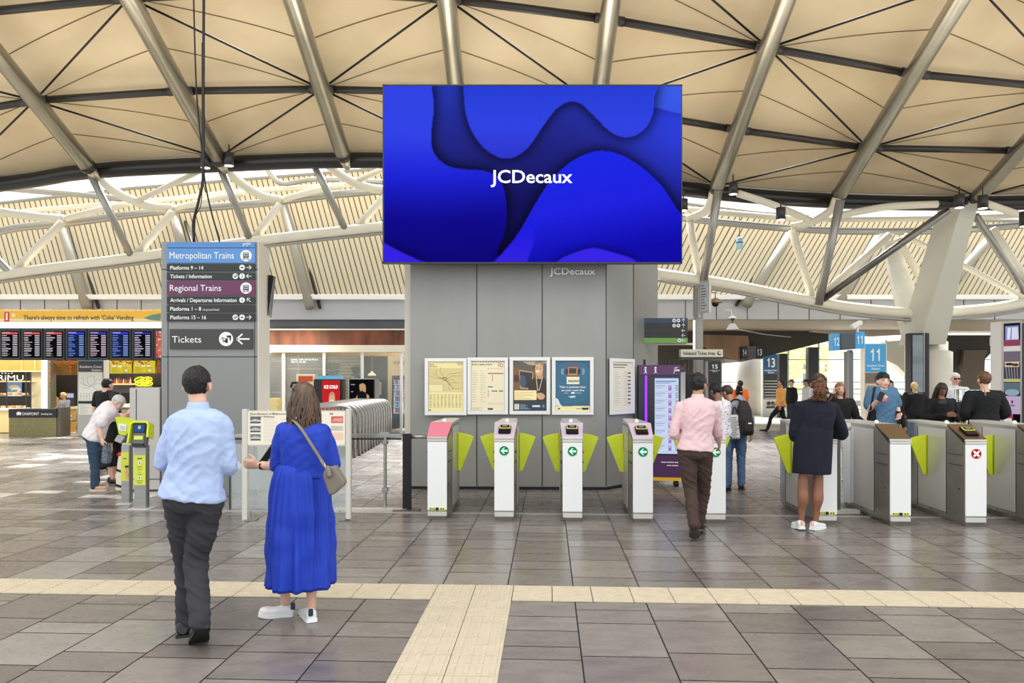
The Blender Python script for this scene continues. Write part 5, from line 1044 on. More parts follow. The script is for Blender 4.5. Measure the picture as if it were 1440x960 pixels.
for i, (x0, x1, y0, y1, sk) in enumerate(((974.5, 981.5, 404, 444, 5), (984, 997, 396, 440, -3))):
    s_ = thing('notice_panel', ('left' if i == 0 else 'right') + ' angled notice panel at the top of the sign post', 'notice', P((x0 + x1) / 2, y1, D - .1)); A = P(x0, y1, D + (.2 if i == 0 else -.1)); B = P(x1, y1 + sk * .4, D + (-.05 if i == 0 else -.3)); up_ = V((0, 0, P(0, y0, D).z - P(0, y1, D).z)); r = B - A
    mb = MB(); n = r.cross(up_).normalized(); mb.prism([A, B, B + up_, A + up_], -n * .05); mb.build('frame', M('arm_beige', ()), s_)
    c = Canvas(20, 50, (206, 212, 216)); c.dashes(2, 3, 18, 46, 9, (90, 96, 106), rnd, 2); r_ = r * .84; c.build('sheet', A + r * .08 + up_ * .95 + n * .004, r_, up_ * .9, PAPER, s_)
# cameras and lamps overhead
def dome(label, px, py, s, D, col, arm):
    t = thing('dome_camera', label, 'camera', P(px, py + s, D)); k = s / FPX * D; q = P(px, py, D); mb = MB(); mb.lathe(q, [(.15 * k, .62 * k), (.5 * k, .45 * k), (1.0 * k, .05 * k), (1.0 * k, -.05 * k), (.55 * k, -.1 * k)], 20); mb.build('housing', col, t, True)
    mb = MB(); mb.ball(q + V((0, 0, -.2 * k)), (.5 * k, .5 * k, .45 * k), 16, 10); mb.build('dome_glass', BLACK, t, True)
    mb = MB(); mb.tube([P(*a, D) for a in arm], .1 * k, 8); mb.build('bracket_arm', col, t); return t
dome('brown dome camera on an arm at the sign post', 1006, 425, 10, D, M('cam_brown', (150, 126, 92), .4, .3), [(1006, 419), (1006, 411), (996, 411), (988, 411)])
dome('white dome camera under the right fascia', 1030, 447, 6, 23.3, WHITE, [(1030, 444), (1028, 436), (1020, 436)])
t = thing('hood_lamp', 'pale hooded lamp below the white dome camera', 'lamp', P(1030, 463, 23.2)); mb = MB(); q = P(1030, 463, 23.2); mb.lathe(q, [(.2, 0), (.1, .17), (.04, .19)], 16); mb.build('lamp_shade', LGREY, t); mb = MB(); mb.tube([P(1030, 457, 23.2), P(1030, 448.5, 23.2), P(1030, 448.5, 23.9)], .02, 6); mb.build('stem', DGREY, t); mb = MB(); mb.tube([P(1037, 463, 23.2), P(1075, 470, 24.6), P(1112, 474, 24.8)], .012, 5); mb.build('cable', LGREY, t)
t = thing('bullet_camera', 'white bullet camera on top of the tilted 12 and 11 sign', 'camera', P(1204, 466, 15)); mb = MB(); R = Matrix.Rotation(math.radians(-28), 3, 'Y'); mb.box(P(1204, 456.5, 15), (.24, .12, .1), R=R); mb.build('camera_body', WHITE, t, bev=.02); mb = MB(); mb.tube([P(1206, 458, 15), P(1206, 467, 15)], .02, 8); mb.build('stem', WHITE, t)
# spotlights hung from the roof
SPOT = M('spot_glow', (255, 252, 240), emit=4); CAN = M('spot_can', (44, 44, 42), .45)
for px_, yb, hpx, D_, lb in ((1057, 83, 26, 17.6, 'left of the twin roof spotlights at the top right'), (1092, 83, 26, 17.6, 'right of the twin roof spotlights at the top right'), (616, 14, 22, 16, 'small black roof spotlight at the top, left of the screen'), (289, 236, 18, 19.2, 'left of two black spotlights under the rim by the cables'), (322, 233, 18, 19.2, 'right of two black spotlights under the rim by the cables'), (1031, 273, 16, 19.6, 'black spotlight under the rim right of the blue screen'), (1098, 309, 17, 18.5, 'black can spotlight hanging alone in front of the white truss'), (1349, 292, 18, 19, 'black spotlight left of the forked column head'), (1382, 293, 18, 19, 'black spotlight right of the forked column head'), (961, 296, 16, 18.5, 'black spotlight half hidden by the right edge of the blue screen'), (1442, 318, 20, 19, 'black spotlight cut by the right edge of the view')):
    t = thing('roof_spotlight', lb, 'spotlight', P(px_, yb, D_), 'black roof spotlights'); h = hpx / FPX * D_; r = h * .38; q = P(px_, yb, D_); mb = MB(); mb.lathe(q, [(r, 0), (r, h), (r * .8, h * 1.02)], 20); mb.build('can', CAN, t, True)
    mb = MB(); mb.lathe(q + V((0, 0, -.004)), [(r * .86, 0), (r * .86, .01)], 20); mb.build('lens', SPOT, t)
    yr = (HOR - yb + 0) ; mb = MB(); mb.tube([q + V((0, 0, h)), V((q.x, q.y, max(q.z + h * 1.3, min(CAMZ + CS - KS * D_ - .1, q.z + h + (.22 if D_ > 18 else 1.4)))))], .018, 6); mb.build('hanger', ROD, t)
for px_, lb in ((152, 'round lamp head at the top of the view, over the far left rib'), (208, 'silver lamp fitting at the top of the view beside the second rib')):
    t = thing('roof_lamp', lb, 'lamp', P(px_, 6, 16)); q = P(px_, 5, 16); mb = MB(); mb.lathe(q, [(.16, 0), (.17, .05), (.1, .16)], 20); mb.build('lamp_head', STEEL, t, True); mb = MB(); mb.lathe(q + V((0, 0, -.01)), [(.13, 0), (.13, .02)], 20); mb.build('lens', SPOT, t); mb = MB(); mb.tube([q + V((0, 0, .15)), q + V((0, 0, .9))], .02, 6); mb.build('hanger', ROD, t)
t = thing('hanging_lantern', 'small pale blue lantern hanging right of the blue screen', 'lantern', P(1040, 350, 21.8)); q = P(1040, 349.5, 21.8); mb = MB(); mb.lathe(q, [(.1, 0), (.1, .14), (.1, .3), (.05, .33)], 16); mb.build('lantern_body', M('lantern_blue', (150, 190, 210), .4), t, True); mb = MB(); mb.tube([q + V((0, 0, .32)), q + V((0, 0, 1.02))], .012, 5); mb.build('chain', DGREY, t); mb = MB(); mb.lathe(q + V((0, 0, .16)), [(.105, 0), (.105, .03)], 16); mb.build('band', DGREY, t)

# ---- platform hall: dark underside, walls, columns
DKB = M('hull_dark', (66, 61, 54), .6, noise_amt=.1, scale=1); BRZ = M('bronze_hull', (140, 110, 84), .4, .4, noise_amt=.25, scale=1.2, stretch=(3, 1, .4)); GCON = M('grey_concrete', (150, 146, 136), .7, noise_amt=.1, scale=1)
def poly(pts, D, t_, label, mat, st='trim'):
    mb = MB(); mb.prism([P(x, y, D) for x, y in pts], (0, t_, 0)); 
    if st == 'trim': return trim(mb, label, mat)
    o = mb.build(st, mat); return tag(o, label, 'wall', kind='structure')
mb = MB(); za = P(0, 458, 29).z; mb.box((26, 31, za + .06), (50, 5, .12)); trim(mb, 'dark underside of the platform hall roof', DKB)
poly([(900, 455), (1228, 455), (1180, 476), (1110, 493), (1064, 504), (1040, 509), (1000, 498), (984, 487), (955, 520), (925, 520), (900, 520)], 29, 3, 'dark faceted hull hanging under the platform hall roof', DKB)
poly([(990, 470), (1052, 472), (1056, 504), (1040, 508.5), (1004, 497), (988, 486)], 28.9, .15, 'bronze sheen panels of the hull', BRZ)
poly([(1140, 459), (1292, 459), (1292, 469), (1225, 473), (1142, 466)], 28.5, .3, 'pale lit panel in the hall ceiling', M('pale_panel', (190, 180, 160), .6))
poly([(1331, 470), (1412, 470), (1412, 478), (1385, 505), (1384, 548), (1350, 548), (1350, 510), (1331, 530)], 30, 1.5, 'dark raking roof strut at the far right', M('strut_dark', (58, 54, 48), .6))
poly([(1356, 492), (1389, 492), (1384, 505), (1384, 548), (1350, 548)], 29.8, .2, 'brown panelled foot of the raking roof strut', M('strut_brown', (104, 92, 74), .6))
for i, (x0, x1, y, D_) in enumerate(((1085, 1290, 457.5, 28), (1205, 1290, 470.5, 30), (1330, 1408, 457.5, 28), (1330, 1408, 470.5, 30), (990, 1140, 458.5, 28))):
    mb = MB(); mb.px(x0, y - .8, x1, y + .8, D_, .1); trim(mb, 'thin pale strip across the hall ceiling, %s' % ORD[i], M('strip_pale', (240, 236, 224), emit=1.0))
poly([(900, 500), (1014, 500), (1014, 590), (900, 590)], 33, .3, 'grey wall behind the information kiosk', M('wall_dull', (104, 102, 96), .6), 'wall_right')
mb = MB()
for x in (946, 966, 972, 1000): mb.px(x, 505, x + .8, 590, 32.95, .05)
trim(mb, 'dark joints in the wall behind the kiosk', DK)
q = P(1054.5, 0, 35.5); mb = MB(); mb.lathe((q.x, 35.5, 0), [(.66, 0), (.66, 2.8)], 24); trim(mb, 'round grey concrete column beside the 13 sign', GCON, True)
for i, (x0, x1, y0, y1, D_) in enumerate(((1096, 1107.5, 497, 590, 33), (1137, 1151, 488, 560, 31.5), (1192, 1200, 494, 597, 27), (1071, 1075, 500, 586, 35))):
    mb = MB(); mb.px(x0, y0, x1, HOR + FPX * CAMZ / D_, D_, .3); trim(mb, 'dark hall column, %s from the left' % ORD[i], M('col_black', (34, 34, 34), .4) if i != 2 else M('col_grey', (110, 112, 110), .4))
mb = MB(); mb.px(1275, 484, 1281, HOR + FPX * CAMZ / 22, 22, .12); trim(mb, 'cream post left of the black pylon', CREAM)
# window wall, balustrade, outside
GLF = M('frame_dark', (84, 90, 88), .4)
for i, x in enumerate((1014, 1036, 1108, 1151, 1214, 1246, 1291, 1330, 1383, 1411, 1500)):
    mb = MB(); mb.px(x, 478, x + 1.6, 578, 39, .1); trim(mb, 'window mullion of the platform hall, %s from the left' % (ORD[i] if i < 12 else ''), GLF)
for i, y in enumerate((505, 536.5, 553)):
    mb = MB(); mb.px(1010, y, 1700, y + 1.2, 39, .1); trim(mb, 'window transom of the platform hall, %s from the top' % ORD[i], GLF)
mb = MB(); mb.px(1010, 478, 1700, 578, 39.1, .02); o = mb.build('window_2', M('hall_glass', (220, 236, 236), .03, alpha=.1)); tag(o, 'glass of the platform hall window wall', 'window', kind='structure')
mb = MB(); mb.box((18, 36, -.0), (44, 22, .02)); mb.box((18, 60, -1), (90, 30, .1)); tag(mb.build('floor', M('pale_floor', (214, 204, 184), .5, noise_amt=.06, scale=.5)), 'pale sunlit paving of the platform area', 'floor', kind='structure')
poly([(1246, 480), (1292, 476), (1292, 552), (1278, 530), (1262, 514), (1246, 506)], 34, .5, 'grey concrete haunch behind the 11 sign', GCON)
poly([(1172, 497), (1190, 497), (1215, 540), (1215, 556), (1168, 556)], 40, .4, 'pale concrete raker outside the hall window', M('raker', (206, 204, 196), .6))
mb = MB(); mb.px(1100, 546, 1720, 548, 31, .06); mb.px(1100, 575, 1720, 577, 31, .06); trim(mb, 'white rails of the hall balustrade', WHITE)
mb = MB(); mb.px(1100, 548, 1720, 587, 31.1, .02); o = mb.build('window_3', M('bal_glass', (214, 232, 226), .05, alpha=.3)); tag(o, 'green tinted glass of the hall balustrade', 'balustrade', kind='structure')
for i in range(9):
    mb = MB(); x = 1120 + i * 38; mb.px(x, 546, x + 2, 591, 31.2, .06); trim(mb, 'white balustrade post, %s from the left' % ORD[i], WHITE)
mb = MB(); mb.px(1160, 563, 1290, 571, 29.5, .6); mb.px(1160, 571, 1163, 593.8, 29.5, .5); mb.px(1287, 571, 1290, 593.8, 29.5, .5); tag(mb.build('long_counter', WHITE), 'long white counter in front of the hall balustrade', 'counter')
TL = [M('leaf_lime', (214, 226, 130), .6, noise_amt=.3, scale=2), M('leaf_green', (176, 200, 104), .6, noise_amt=.3, scale=2)]
r = random.Random(5)
for i, (x, y, s_) in enumerate(((1112, 515, 2.2), (1130, 505, 2.6), (1160, 512, 2.4), (1178, 530, 2.0), (1232, 530, 1.6), (1205, 552, 1.6), (1262, 560, 1.5), (1300, 556, 1.4))):
    D_ = 50 + 6 * i; s_ *= D_ / 56; q = P(x, y, D_); t = thing('tree', 'lime green tree outside the hall window, %s from the left' % ORD[i], 'tree', (q.x, D_, -1), 'trees outside the hall window'); mb = MB()
    for k in range(110): v_ = V((r.gauss(0, .45), r.gauss(0, .4), r.gauss(0, .42))) * s_; mb.ball(q + v_, (r.uniform(.12, .3), r.uniform(.1, .2), r.uniform(.1, .22)), 6, 4)
    mb.build('crown', TL[i % 2], t); mb = MB(); mb.tube([(q.x, D_, -1), (q.x + .1, D_, q.z)], [.2, .1], 8); mb.build('trunk', M('bark', (96, 84, 66), .8), t)
for i, (x0, x1, y0, y1, D_) in enumerate(((1010, 1040, 500, 560, 60), (1190, 1300, 505, 560, 66), (1375, 1480, 480, 560, 58))):
    t = thing('office_building', 'pale blue glass building outside, %s' % ('seen beside the 15 sign', 'seen behind the 11 sign', 'seen at the far right')[i], 'building', (P(x0, 0, D_).x, D_, -1)); a, b_ = P(x0, y1, D_), P(x1, y0, D_); mb = MB(); mb.box(((a.x + b_.x) / 2, D_ + 2, (b_.z - 1) / 2), (b_.x - a.x, 4, b_.z + 1)); mb.build('facade', M('facade_blue', (226, 238, 242), .3), t)
    mb = MB(); x = x0 + 3
    while x < x1: mb.px(x, y0, x + .7, y1, D_ - .05, .06); x += 6
    y = y0 + 4
    while y < y1: mb.px(x0, y, x1, y + .7, D_ - .05, .06); y += 9
    mb.build('window_frames', M('frame_teal', (178, 204, 212), .4), t)

# ---- platform number signs
def numeral(n, p, h, wd, mat, parent, right=(1, 0, 0)):
    r = V(right).normalized(); u = V((0, 0, 1)); nn_ = r.cross(u) * .004; cw_ = wd / len(n)
    for i, ch in enumerate(n):
        o = V(p) + r * (cw_ * i)
        if ch == '1':
            k = lambda a, b: o + r * (a * cw_) + u * (b * h) + nn_
            mb = MB(); mb.prism([k(.42, 0), k(.66, 0), k(.66, 1), k(.48, 1), k(.42, .88), k(.16, .8), k(.16, .66), k(.42, .7)], nn_ * .3); mb.build('lettering', mat, parent)
        else: text(ch, o + r * cw_ * .08, h, mat, parent, right=right, width=cw_ * .84, bold=.02)
def psign(num, x0, x1, y0, y1, D_, col, label, yn, sub=True, body=True, bodyc=None):
    t = thing('platform_sign', label, 'platform sign', (P((x0 + x1) / 2, 0, D_).x, D_, 0)); zf = HOR + FPX * CAMZ / D_
    mb = MB(); mb.px(x0 - 1, y0 - .5, x1 + 1, zf, D_ + .01, .25); mb.build('pylon_body', bodyc or LGREY, t)
    mb = MB(); mb.px(x0, y0, x1, y1, D_, .02); pl = mb.build('number_panel', col, t); xm = (x0 + x1) / 2; w = (x1 - x0)
    numeral(num, P(xm - w * .29, yn[1], D_ - .003), (yn[1] - yn[0]) / FPX * D_, w * .58 / FPX * D_, WTXT, pl)
    tpx('Southern Cross', xm - w * .42, xm + w * .42, yn[1] + (y1 - yn[1]) * .3, yn[1] + (y1 - yn[1]) * .5, D_ - .004, WTXT, pl, bold=.02); tpx('Station', xm - w * .2, xm + w * .2, yn[1] + (y1 - yn[1]) * .58, yn[1] + (y1 - yn[1]) * .78, D_ - .004, WTXT, pl, bold=.02)
    return t
t = psign('13', 1073.5, 1095, 498, 527, 34, M('sign_navy', (52, 92, 134), .4), 'dark blue platform sign with number 13', (503, 516))
mb = MB(); mb.px(1074, 527, 1094.5, 561, 33.98, .02); lp = mb.build('line_panel', DGREY, t); mb = MB()
for k in range(7): mb.px(1075, 535 + k * 4, 1093, 536 + k * 4, 33.96, .01)
mb.build('line_rows', LGREY, lp); mb = MB(); mb.disc(P(1081, 567, 33.98), (0, -1, 0), .09, 16); mb.disc(P(1087, 567, 33.98), (0, -1, 0), .09, 16); mb.px(1078, 571, 1090, 574, 33.97, .02); mb.build('symbols', DGREY, t)
t = psign('11', 1217, 1246, 483.5, 523, 20, M('sign_sky', (60, 160, 214), .4), 'bright blue platform sign with number 11', (490, 507.5), bodyc=CREAM)
c = Canvas(50, 70, (206, 196, 170)); c.rect(0, 0, 50, 22, (120, 104, 88))
for k in range(6): c.rect(3, 26 + k * 7, 47, 29 + k * 7, (236, 216, 120) if k % 2 else (170, 150, 120))
c.build('timetable', P(1217, 524, 19.99), P(1246, 0, 20) - P(1217, 0, 20), P(0, 524, 20) - P(0, 572, 20), PAPER, t)
t = psign('15', 997, 1013, 508, 524, 17, M('sign_black', (34, 32, 32), .4), 'black platform sign with number 15', (512, 518), bodyc=M('pyl_black', (40, 38, 36), .5))
# hanging screens
def hang(label, x0, x1, x2, x3, y0, y1, D_, n1, n2, col, tilt, post=None):
    t = thing('platform_display', label, 'display', P((x0 + x3) / 2, y1, D_)); sl = lambda x: (x - x0) * tilt
    def q(xa, xb, dd=0): return [P(xa, y1 + sl(xa), D_ + dd), P(xb, y1 + sl(xb), D_ + dd), P(xb, y0 + sl(xb), D_ + dd), P(xa, y0 + sl(xa), D_ + dd)]
    mb = MB(); mb.prism(q(x0, x1), (0, .2, 0)); a = mb.build('left_number_panel', col, t); mb = MB(); mb.prism(q(x2, x3), (0, .2, 0)); b2 = mb.build('right_number_panel', col, t)
    mb = MB(); mb.prism(q(x1, x2, -.02), (0, .24, 0)); s_ = mb.build('screen', M('dull_screen', (84, 86, 88), .3), t); mb = MB(); mb.prism([P(x1 + .7, y1 - 1.5 + sl(x1), D_ - .03), P(x2 - .7, y1 - 1.5 + sl(x2), D_ - .03), P(x2 - .7, y0 + 1.5 + sl(x2), D_ - .03), P(x1 + .7, y0 + 1.5 + sl(x1), D_ - .03)], (0, .01, 0)); mb.build('screen_face', M('dim_face', (64, 70, 74), .2), s_)
    r_ = P(x3, y0 + sl(x3), D_) - P(x0, y0, D_); h = (y1 - y0)
    for n, xa, xb, par in ((n1, x0, x1, a), (n2, x2, x3, b2)):
        yb = y1 - h * .28 + sl(xa); numeral(n, P(xa + (xb - xa) * .12, yb, D_ - .002), h * .5 / FPX * D_, (xb - xa) * .76 / FPX * D_, WTXT, par, right=r_)
    if post: mb = MB(); mb.px(post[0], post[1], post[2], HOR + FPX * CAMZ / (D_ + .1), D_ + .1, .1); mb.build('post', M('col_grey', ()), t)
    return t
hang('tilted blue display with numbers 12 and 11', 1171, 1182, 1203, 1216, 469, 493, 15, '12', '11', M('sign_sky', ()), -.075, (1194, 492, 1199))
t = hang('dark display with numbers 14 and 13 hanging under the hull', 1043, 1051, 1063, 1073, 487, 505, 28.7, '14', '13', M('sign_night', (20, 30, 54), .4), -.02); mb = MB(); mb.tube([P(1058, 487, 28.8), P(1058, 480, 28.8)], .03, 8); mb.build('hanger', ROD, t)
# pylons
t = thing('glass_pylon', 'tall black pylon with a grey reflecting glass face', 'pylon', (P(1294, 0, 20.5).x, 20.5, 0)); zf = HOR + FPX * CAMZ / 20.5
mb = MB(); mb.px(1281, 468, 1307, zf, 20.5, .3); mb.build('pylon_body', BLACK, t, bev=.01); mb = MB(); mb.px(1283.5, 471, 1298, zf - 4, 20.49, .02); mb.build('glass_face', M('pylon_glass', (116, 122, 124), .12, .6, noise_amt=.35, scale=2), t); mb = MB(); mb.px(1299, 468, 1300, zf, 20.48, .02); mb.build('edge_line', STEEL, t)
t = thing('advert_pylon', 'tall pale framed advert pylon at the right edge of the view', 'pylon', (P(1422, 0, 13).x, 13, 0)); zf = HOR + FPX * CAMZ / 13
A, B = P(1408, 600, 13.3), P(1437, 600, 13); zt = P(0, 450, 13).z; A.z = B.z = 0; r_ = B - A; mb = MB(); mb.prism([A, B, B + V((0, .3, 0)), A + V((0, .3, 0))], (0, 0, zt)); mb.build('pylon_body', M('pyl_frame', (206, 204, 198), .35, .3), t)
c = Canvas(60, 300, (40, 36, 42)); c.rect(6, 8, 54, 46, (150, 152, 214)); c.poly([(14, 12), (26, 12), (22, 44), (12, 44)], (236, 238, 252)); c.poly([(30, 12), (50, 12), (54, 44), (28, 44)], (226, 228, 250)); c.rect(0, 46, 60, 62, (150, 70, 90)); c.rect(0, 62, 60, 76, (222, 216, 210)); c.rect(0, 76, 60, 106, (120, 108, 120)); c.rect(4, 104, 56, 118, (226, 200, 176)); c.ell(20, 110, 14, 4, (60, 50, 50)); c.ell(42, 112, 12, 4, (70, 60, 50)); c.rect(0, 118, 60, 150, (70, 70, 92))
for k in range(5): c.line([(8 + 10 * k, 118), (14 + 9 * k, 158)], 2, (190, 176, 150))
c.rect(0, 150, 60, 158, (200, 196, 120)); c.rect(0, 160, 60, 184, (100, 118, 128)); c.ell(30, 186, 26, 9, (150, 176, 190)); c.rect(0, 196, 60, 244, (196, 176, 206)); c.rect(28, 208, 34, 216, (60, 50, 80)); c.rect(24, 220, 40, 223, (100, 80, 120)); c.rect(0, 244, 34, 256, (190, 60, 90)); c.rect(34, 244, 60, 300, (14, 14, 16)); c.rect(0, 256, 30, 270, (226, 222, 226)); c.rect(0, 272, 40, 278, (16, 16, 18)); c.rect(0, 280, 26, 288, (220, 220, 224))
c.build('advert_screen', A + r_ * .1 + V((0, -.012, zt * .985)), r_ * .8, V((0, 0, zt * .72)), MA('advert_light', .85), t)
mb = MB(); mb.prism([B + V((.0, 0, 0)), B + V((.1, .02, 0)), B + V((.1, .3, 0)), B + V((0, .3, 0))], (0, 0, zt - .05)); mb.build('black_side', BLACK, t)
t = thing('litter_bin', 'tall polished steel bin column between the people at the right', 'bin', (P(1351, 0, 14.5).x, 14.5, 0)); q = P(1351, 0, 14.5); mb = MB(); mb.lathe((q.x, 14.5, 0), [(.1, 0), (.1, 1.0), (.11, 1.02), (.11, 1.5), (.1, 1.52)], 22); mb.build('bin_body', M('polished', (200, 200, 196), .12, 1), t, True); mb = MB(); mb.lathe((q.x, 14.5, 1.15), [(.114, 0), (.114, .12)], 22); mb.build('dark_ring', DGREY, t)
t = thing('ceiling_lamp', 'short cylindrical lamp under the dark roof at the far right', 'lamp', P(1396, 487, 28)); mb = MB(); mb.tube([P(1396, 486, 28), P(1396, 474, 28)], .1, 14); mb.build('lamp_body', M('drum', ()), t); mb = MB(); mb.tube([P(1396, 474, 28), P(1396, 458, 28)], .02, 6); mb.build('stem', ROD, t)
t = thing('information_cabinet', 'black cabinet behind the man in the pink shirt', 'cabinet', (P(976, 0, 13.6).x, 13.6, 0)); mb = MB(); mb.px(964, 523, 990, HOR + FPX * CAMZ / 13.6, 13.6, .4); mb.build('cabinet_body', M('kiosk_black', ()), t, bev=.01); mb = MB(); mb.px(966, 526, 988, 640, 13.59, .02); mb.build('dark_face', BLACK, t)
# ================================================================ PEOPLE
def vnoise(c, s, seed=0): return noise.noise(V((c[0] * s + seed * 7.3, c[1] * s + seed * 3.1, c[2] * s)))
def soft(mb, vox, it=6, disp=None, dec=None):
    """closed shapes -> one continuous skin"""
    bmesh.ops.recalc_face_normals(mb.bm, faces=mb.bm.faces); me = bpy.data.meshes.new('b'); mb.bm.to_mesh(me); mb.bm.free()
    me = evaluate(me, [('REMESH', dict(mode='VOXEL', voxel_size=vox, adaptivity=0)), ('SMOOTH', dict(factor=.5, iterations=it))])
    if disp:
        nr = [v.normal.copy() for v in me.vertices]
        for v, n in zip(me.vertices, nr): v.co += n * disp(v.co, n)
    return me
def lerp_tab(tab, t):
    for a, b in zip(tab, tab[1:]):
        if t <= b[0]:
            f = (t - a[0]) / (b[0] - a[0]); return [a[k] + (b[k] - a[k]) * f for k in range(1, len(a))]
    return list(tab[-1][1:])
def oval(c, sd, fw, a, b, n=20, e=2.3):
    out = []
    for k in range(n):
        t = 2 * math.pi * k / n; x, y = math.cos(t), math.sin(t)
        out.append(c + sd * (a * math.copysign(abs(x) ** (2 / e), x)) + fw * (b * math.copysign(abs(y) ** (2 / e), y)))
    return out
TORSO = [(0, .062, .058), (.1, .094, .07), (.22, .1, .072), (.36, .09, .062), (.5, .08, .057), (.66, .088, .063), (.8, .094, .062), (.9, .09, .052), (.96, .055, .042), (1.0, .034, .036)]
def limb(mb, pts, rs, n=12, ref=None, flat=1.0):
    p = crom(pts, 5); m = len(pts) - 1; r = []
    for i in range(len(p)):
        t = i / 5; k = min(int(t), m - 1); f = t - k; f = f * f * (3 - 2 * f); r.append(rs[k] * (1 - f) + rs[k + 1] * f)
    mb.tube(p, r, n, flat=flat, round_=True)
SKINT = {'fair': (226, 178, 152), 'tan': (186, 136, 104), 'brown': (142, 96, 72), 'pale': (232, 190, 168), 'deep': (110, 74, 56)}
def hand(mb, wr, d, palm, k, curl=.5, thumb=1):
    """palm + five fingers; wr wrist, d pointing direction, palm normal of the palm, k scale, thumb = side"""
    d = d.normalized(); palm = (palm - d * palm.dot(d)).normalized(); s = d.cross(palm) * thumb
    rs = []
    for t, a, b in ((0, .026, .019), (.03, .034, .017), (.06, .041, .016), (.088, .041, .014), (.098, .036, .01)):
        rs.append(oval(wr + d * t * k, s, palm, a * k, b * k, 12))
    mb.rings(rs)
    for i, (off, ln) in enumerate(((.03, .068), (.01, .078), (-.011, .072), (-.031, .056))):
        b0 = wr + d * .088 * k + s * off * k; pts = [b0 - d * .01 * k]; ang = 0; p = b0
        for j, f in enumerate((.42, .32, .26)):
            pts.append(p); ang += curl * (.5, .9, .7)[j]; p = p + (d * math.cos(ang) + palm * math.sin(ang)) * ln * f * k
        pts.append(p); mb.tube(pts, [.0095 * k, .0095 * k, .0088 * k, .0078 * k, .0065 * k], 8, round_=True)
    b0 = wr + d * .03 * k + s * .03 * k; td = (d * .6 + s * .75 + palm * (.1 + curl * .3)).normalized(); t2 = (d * .9 + s * .15 + palm * (.2 + curl * .5)).normalized()
    mb.tube([b0 - td * .01 * k, b0 + td * .03 * k, b0 + td * .036 * k + t2 * .026 * k, b0 + td * .036 * k + t2 * .048 * k], [.013 * k, .0115 * k, .01 * k, .008 * k], 8, round_=True)
def head_frame(yaw, pitch=0, roll=0):
    R = Matrix.Rotation(math.radians(yaw), 3, 'Z') @ Matrix.Rotation(math.radians(-pitch), 3, 'X') @ Matrix.Rotation(math.radians(roll), 3, 'Y'); return R
def add_head(mb, c, R, k):
    def B(o, r, nu=18, nv=12): mb.ball(c + R @ (V(o) * k), V(r) * k, nu, nv, R)
    B((0, -.012, .028), (.073, .092, .083), 24, 16); B((0, .022, -.03), (.06, .066, .072)); B((0, .035, -.068), (.042, .046, .036)); B((0, .072, -.082), (.02, .018, .016), 12, 8)
    B((0, .074, .012), (.048, .016, .014), 12, 8); B((0, .094, -.022), (.012, .02, .017), 10, 8); B((0, .088, .0), (.009, .012, .024), 10, 8); B((0, .08, -.052), (.024, .012, .01), 10, 8)
    for s in (-1, 1):
        B((s * .083, -.006, -.012), (.013, .019, .033), 12, 8); B((s * .074, .0, -.02), (.012, .012, .02), 8, 6); B((s * .038, .064, -.024), (.02, .02, .02), 10, 8); B((s * .073, .004, -.03), (.008, .012, .016), 8, 6)
def hair_cap(c, R, k, style='short', mat=None, parent=None, seed=1, vol=1.0, front=.05, nape=-.045):
    """hair shell: follows the skull, sinks below the skin where the face is"""
    nu, nv = 72, 44; mb = MB(); rows = []
    for j in range(1, nv):
        t = math.pi * j / nv; row = []
        for i in range(nu):
            a = 2 * math.pi * i / nu; d = V((math.sin(t) * math.cos(a), math.sin(t) * math.sin(a), -math.cos(t)))
            q = V((d.x * .079, d.y * .099 - .014, d.z * .092 + .026))
            face = q.y > .02 and q.z < front + .035 * (1 - min(1, abs(q.x) / .07)) * .3 and q.z < .09 or (q.y > -.004 and q.z < .006) or (abs(q.x) > .06 and abs(q.y + .006) < .028 and q.z < .016) or q.z < nape - (.02 if q.y < -.03 else 0)
            f = .84 if face else (1.0 + .05 * vol + .06 * vol * vnoise(q, 30, seed) + .03 * (vol - 1) + .05 * vnoise(q, 75, seed + 3) + .04 * abs(vnoise(q, 50, seed + 5)))
            q2 = V((d.x * .079 * f, d.y * .099 * f - .014, d.z * .092 * f + .026)); row.append(c + R @ (q2 * k))
        rows.append(row)
    mb.rings(rows); return mb
def strands(mb, c, R, k, n, zlen, spread, seed, wave=.01, back=True, rad=.011, x0=-1, x1=1, y0=-.095, ang0=190, ang1=350, taper=.4):
    r = random.Random(seed)
    for i in range(n):
        a = math.radians(ang0 + (ang1 - ang0) * (i + r.random()) / n); L = zlen * r.uniform(.88, 1.06); ph = r.uniform(0, 6)
        p0 = V((math.cos(a) * .066, math.sin(a) * .085 - .012, .075)); p1 = V((math.cos(a) * .088, math.sin(a) * .108 - .014, .0)); w = V((math.cos(a) * (.084 + spread), math.sin(a) * (.102 + spread) - .012, -L * .5)); e = V((math.cos(a) * (.08 + spread * 1.2), math.sin(a) * (.095 + spread) - .012, -L))
        pts = crom([c + R @ (q * k) for q in (p0, p1, w, e)], 4)
        pts = [q + V((math.sin(j * .9 + ph) * wave, math.cos(j * .7 + ph) * wave * .6, 0)) * (j / len(pts)) for j, q in enumerate(pts)]
        N = len(pts); mb.tube(pts, [rad * k * (1 - (1 - taper) * (j / (N - 1)) ** 2) for j in range(N)], 6, round_=True)
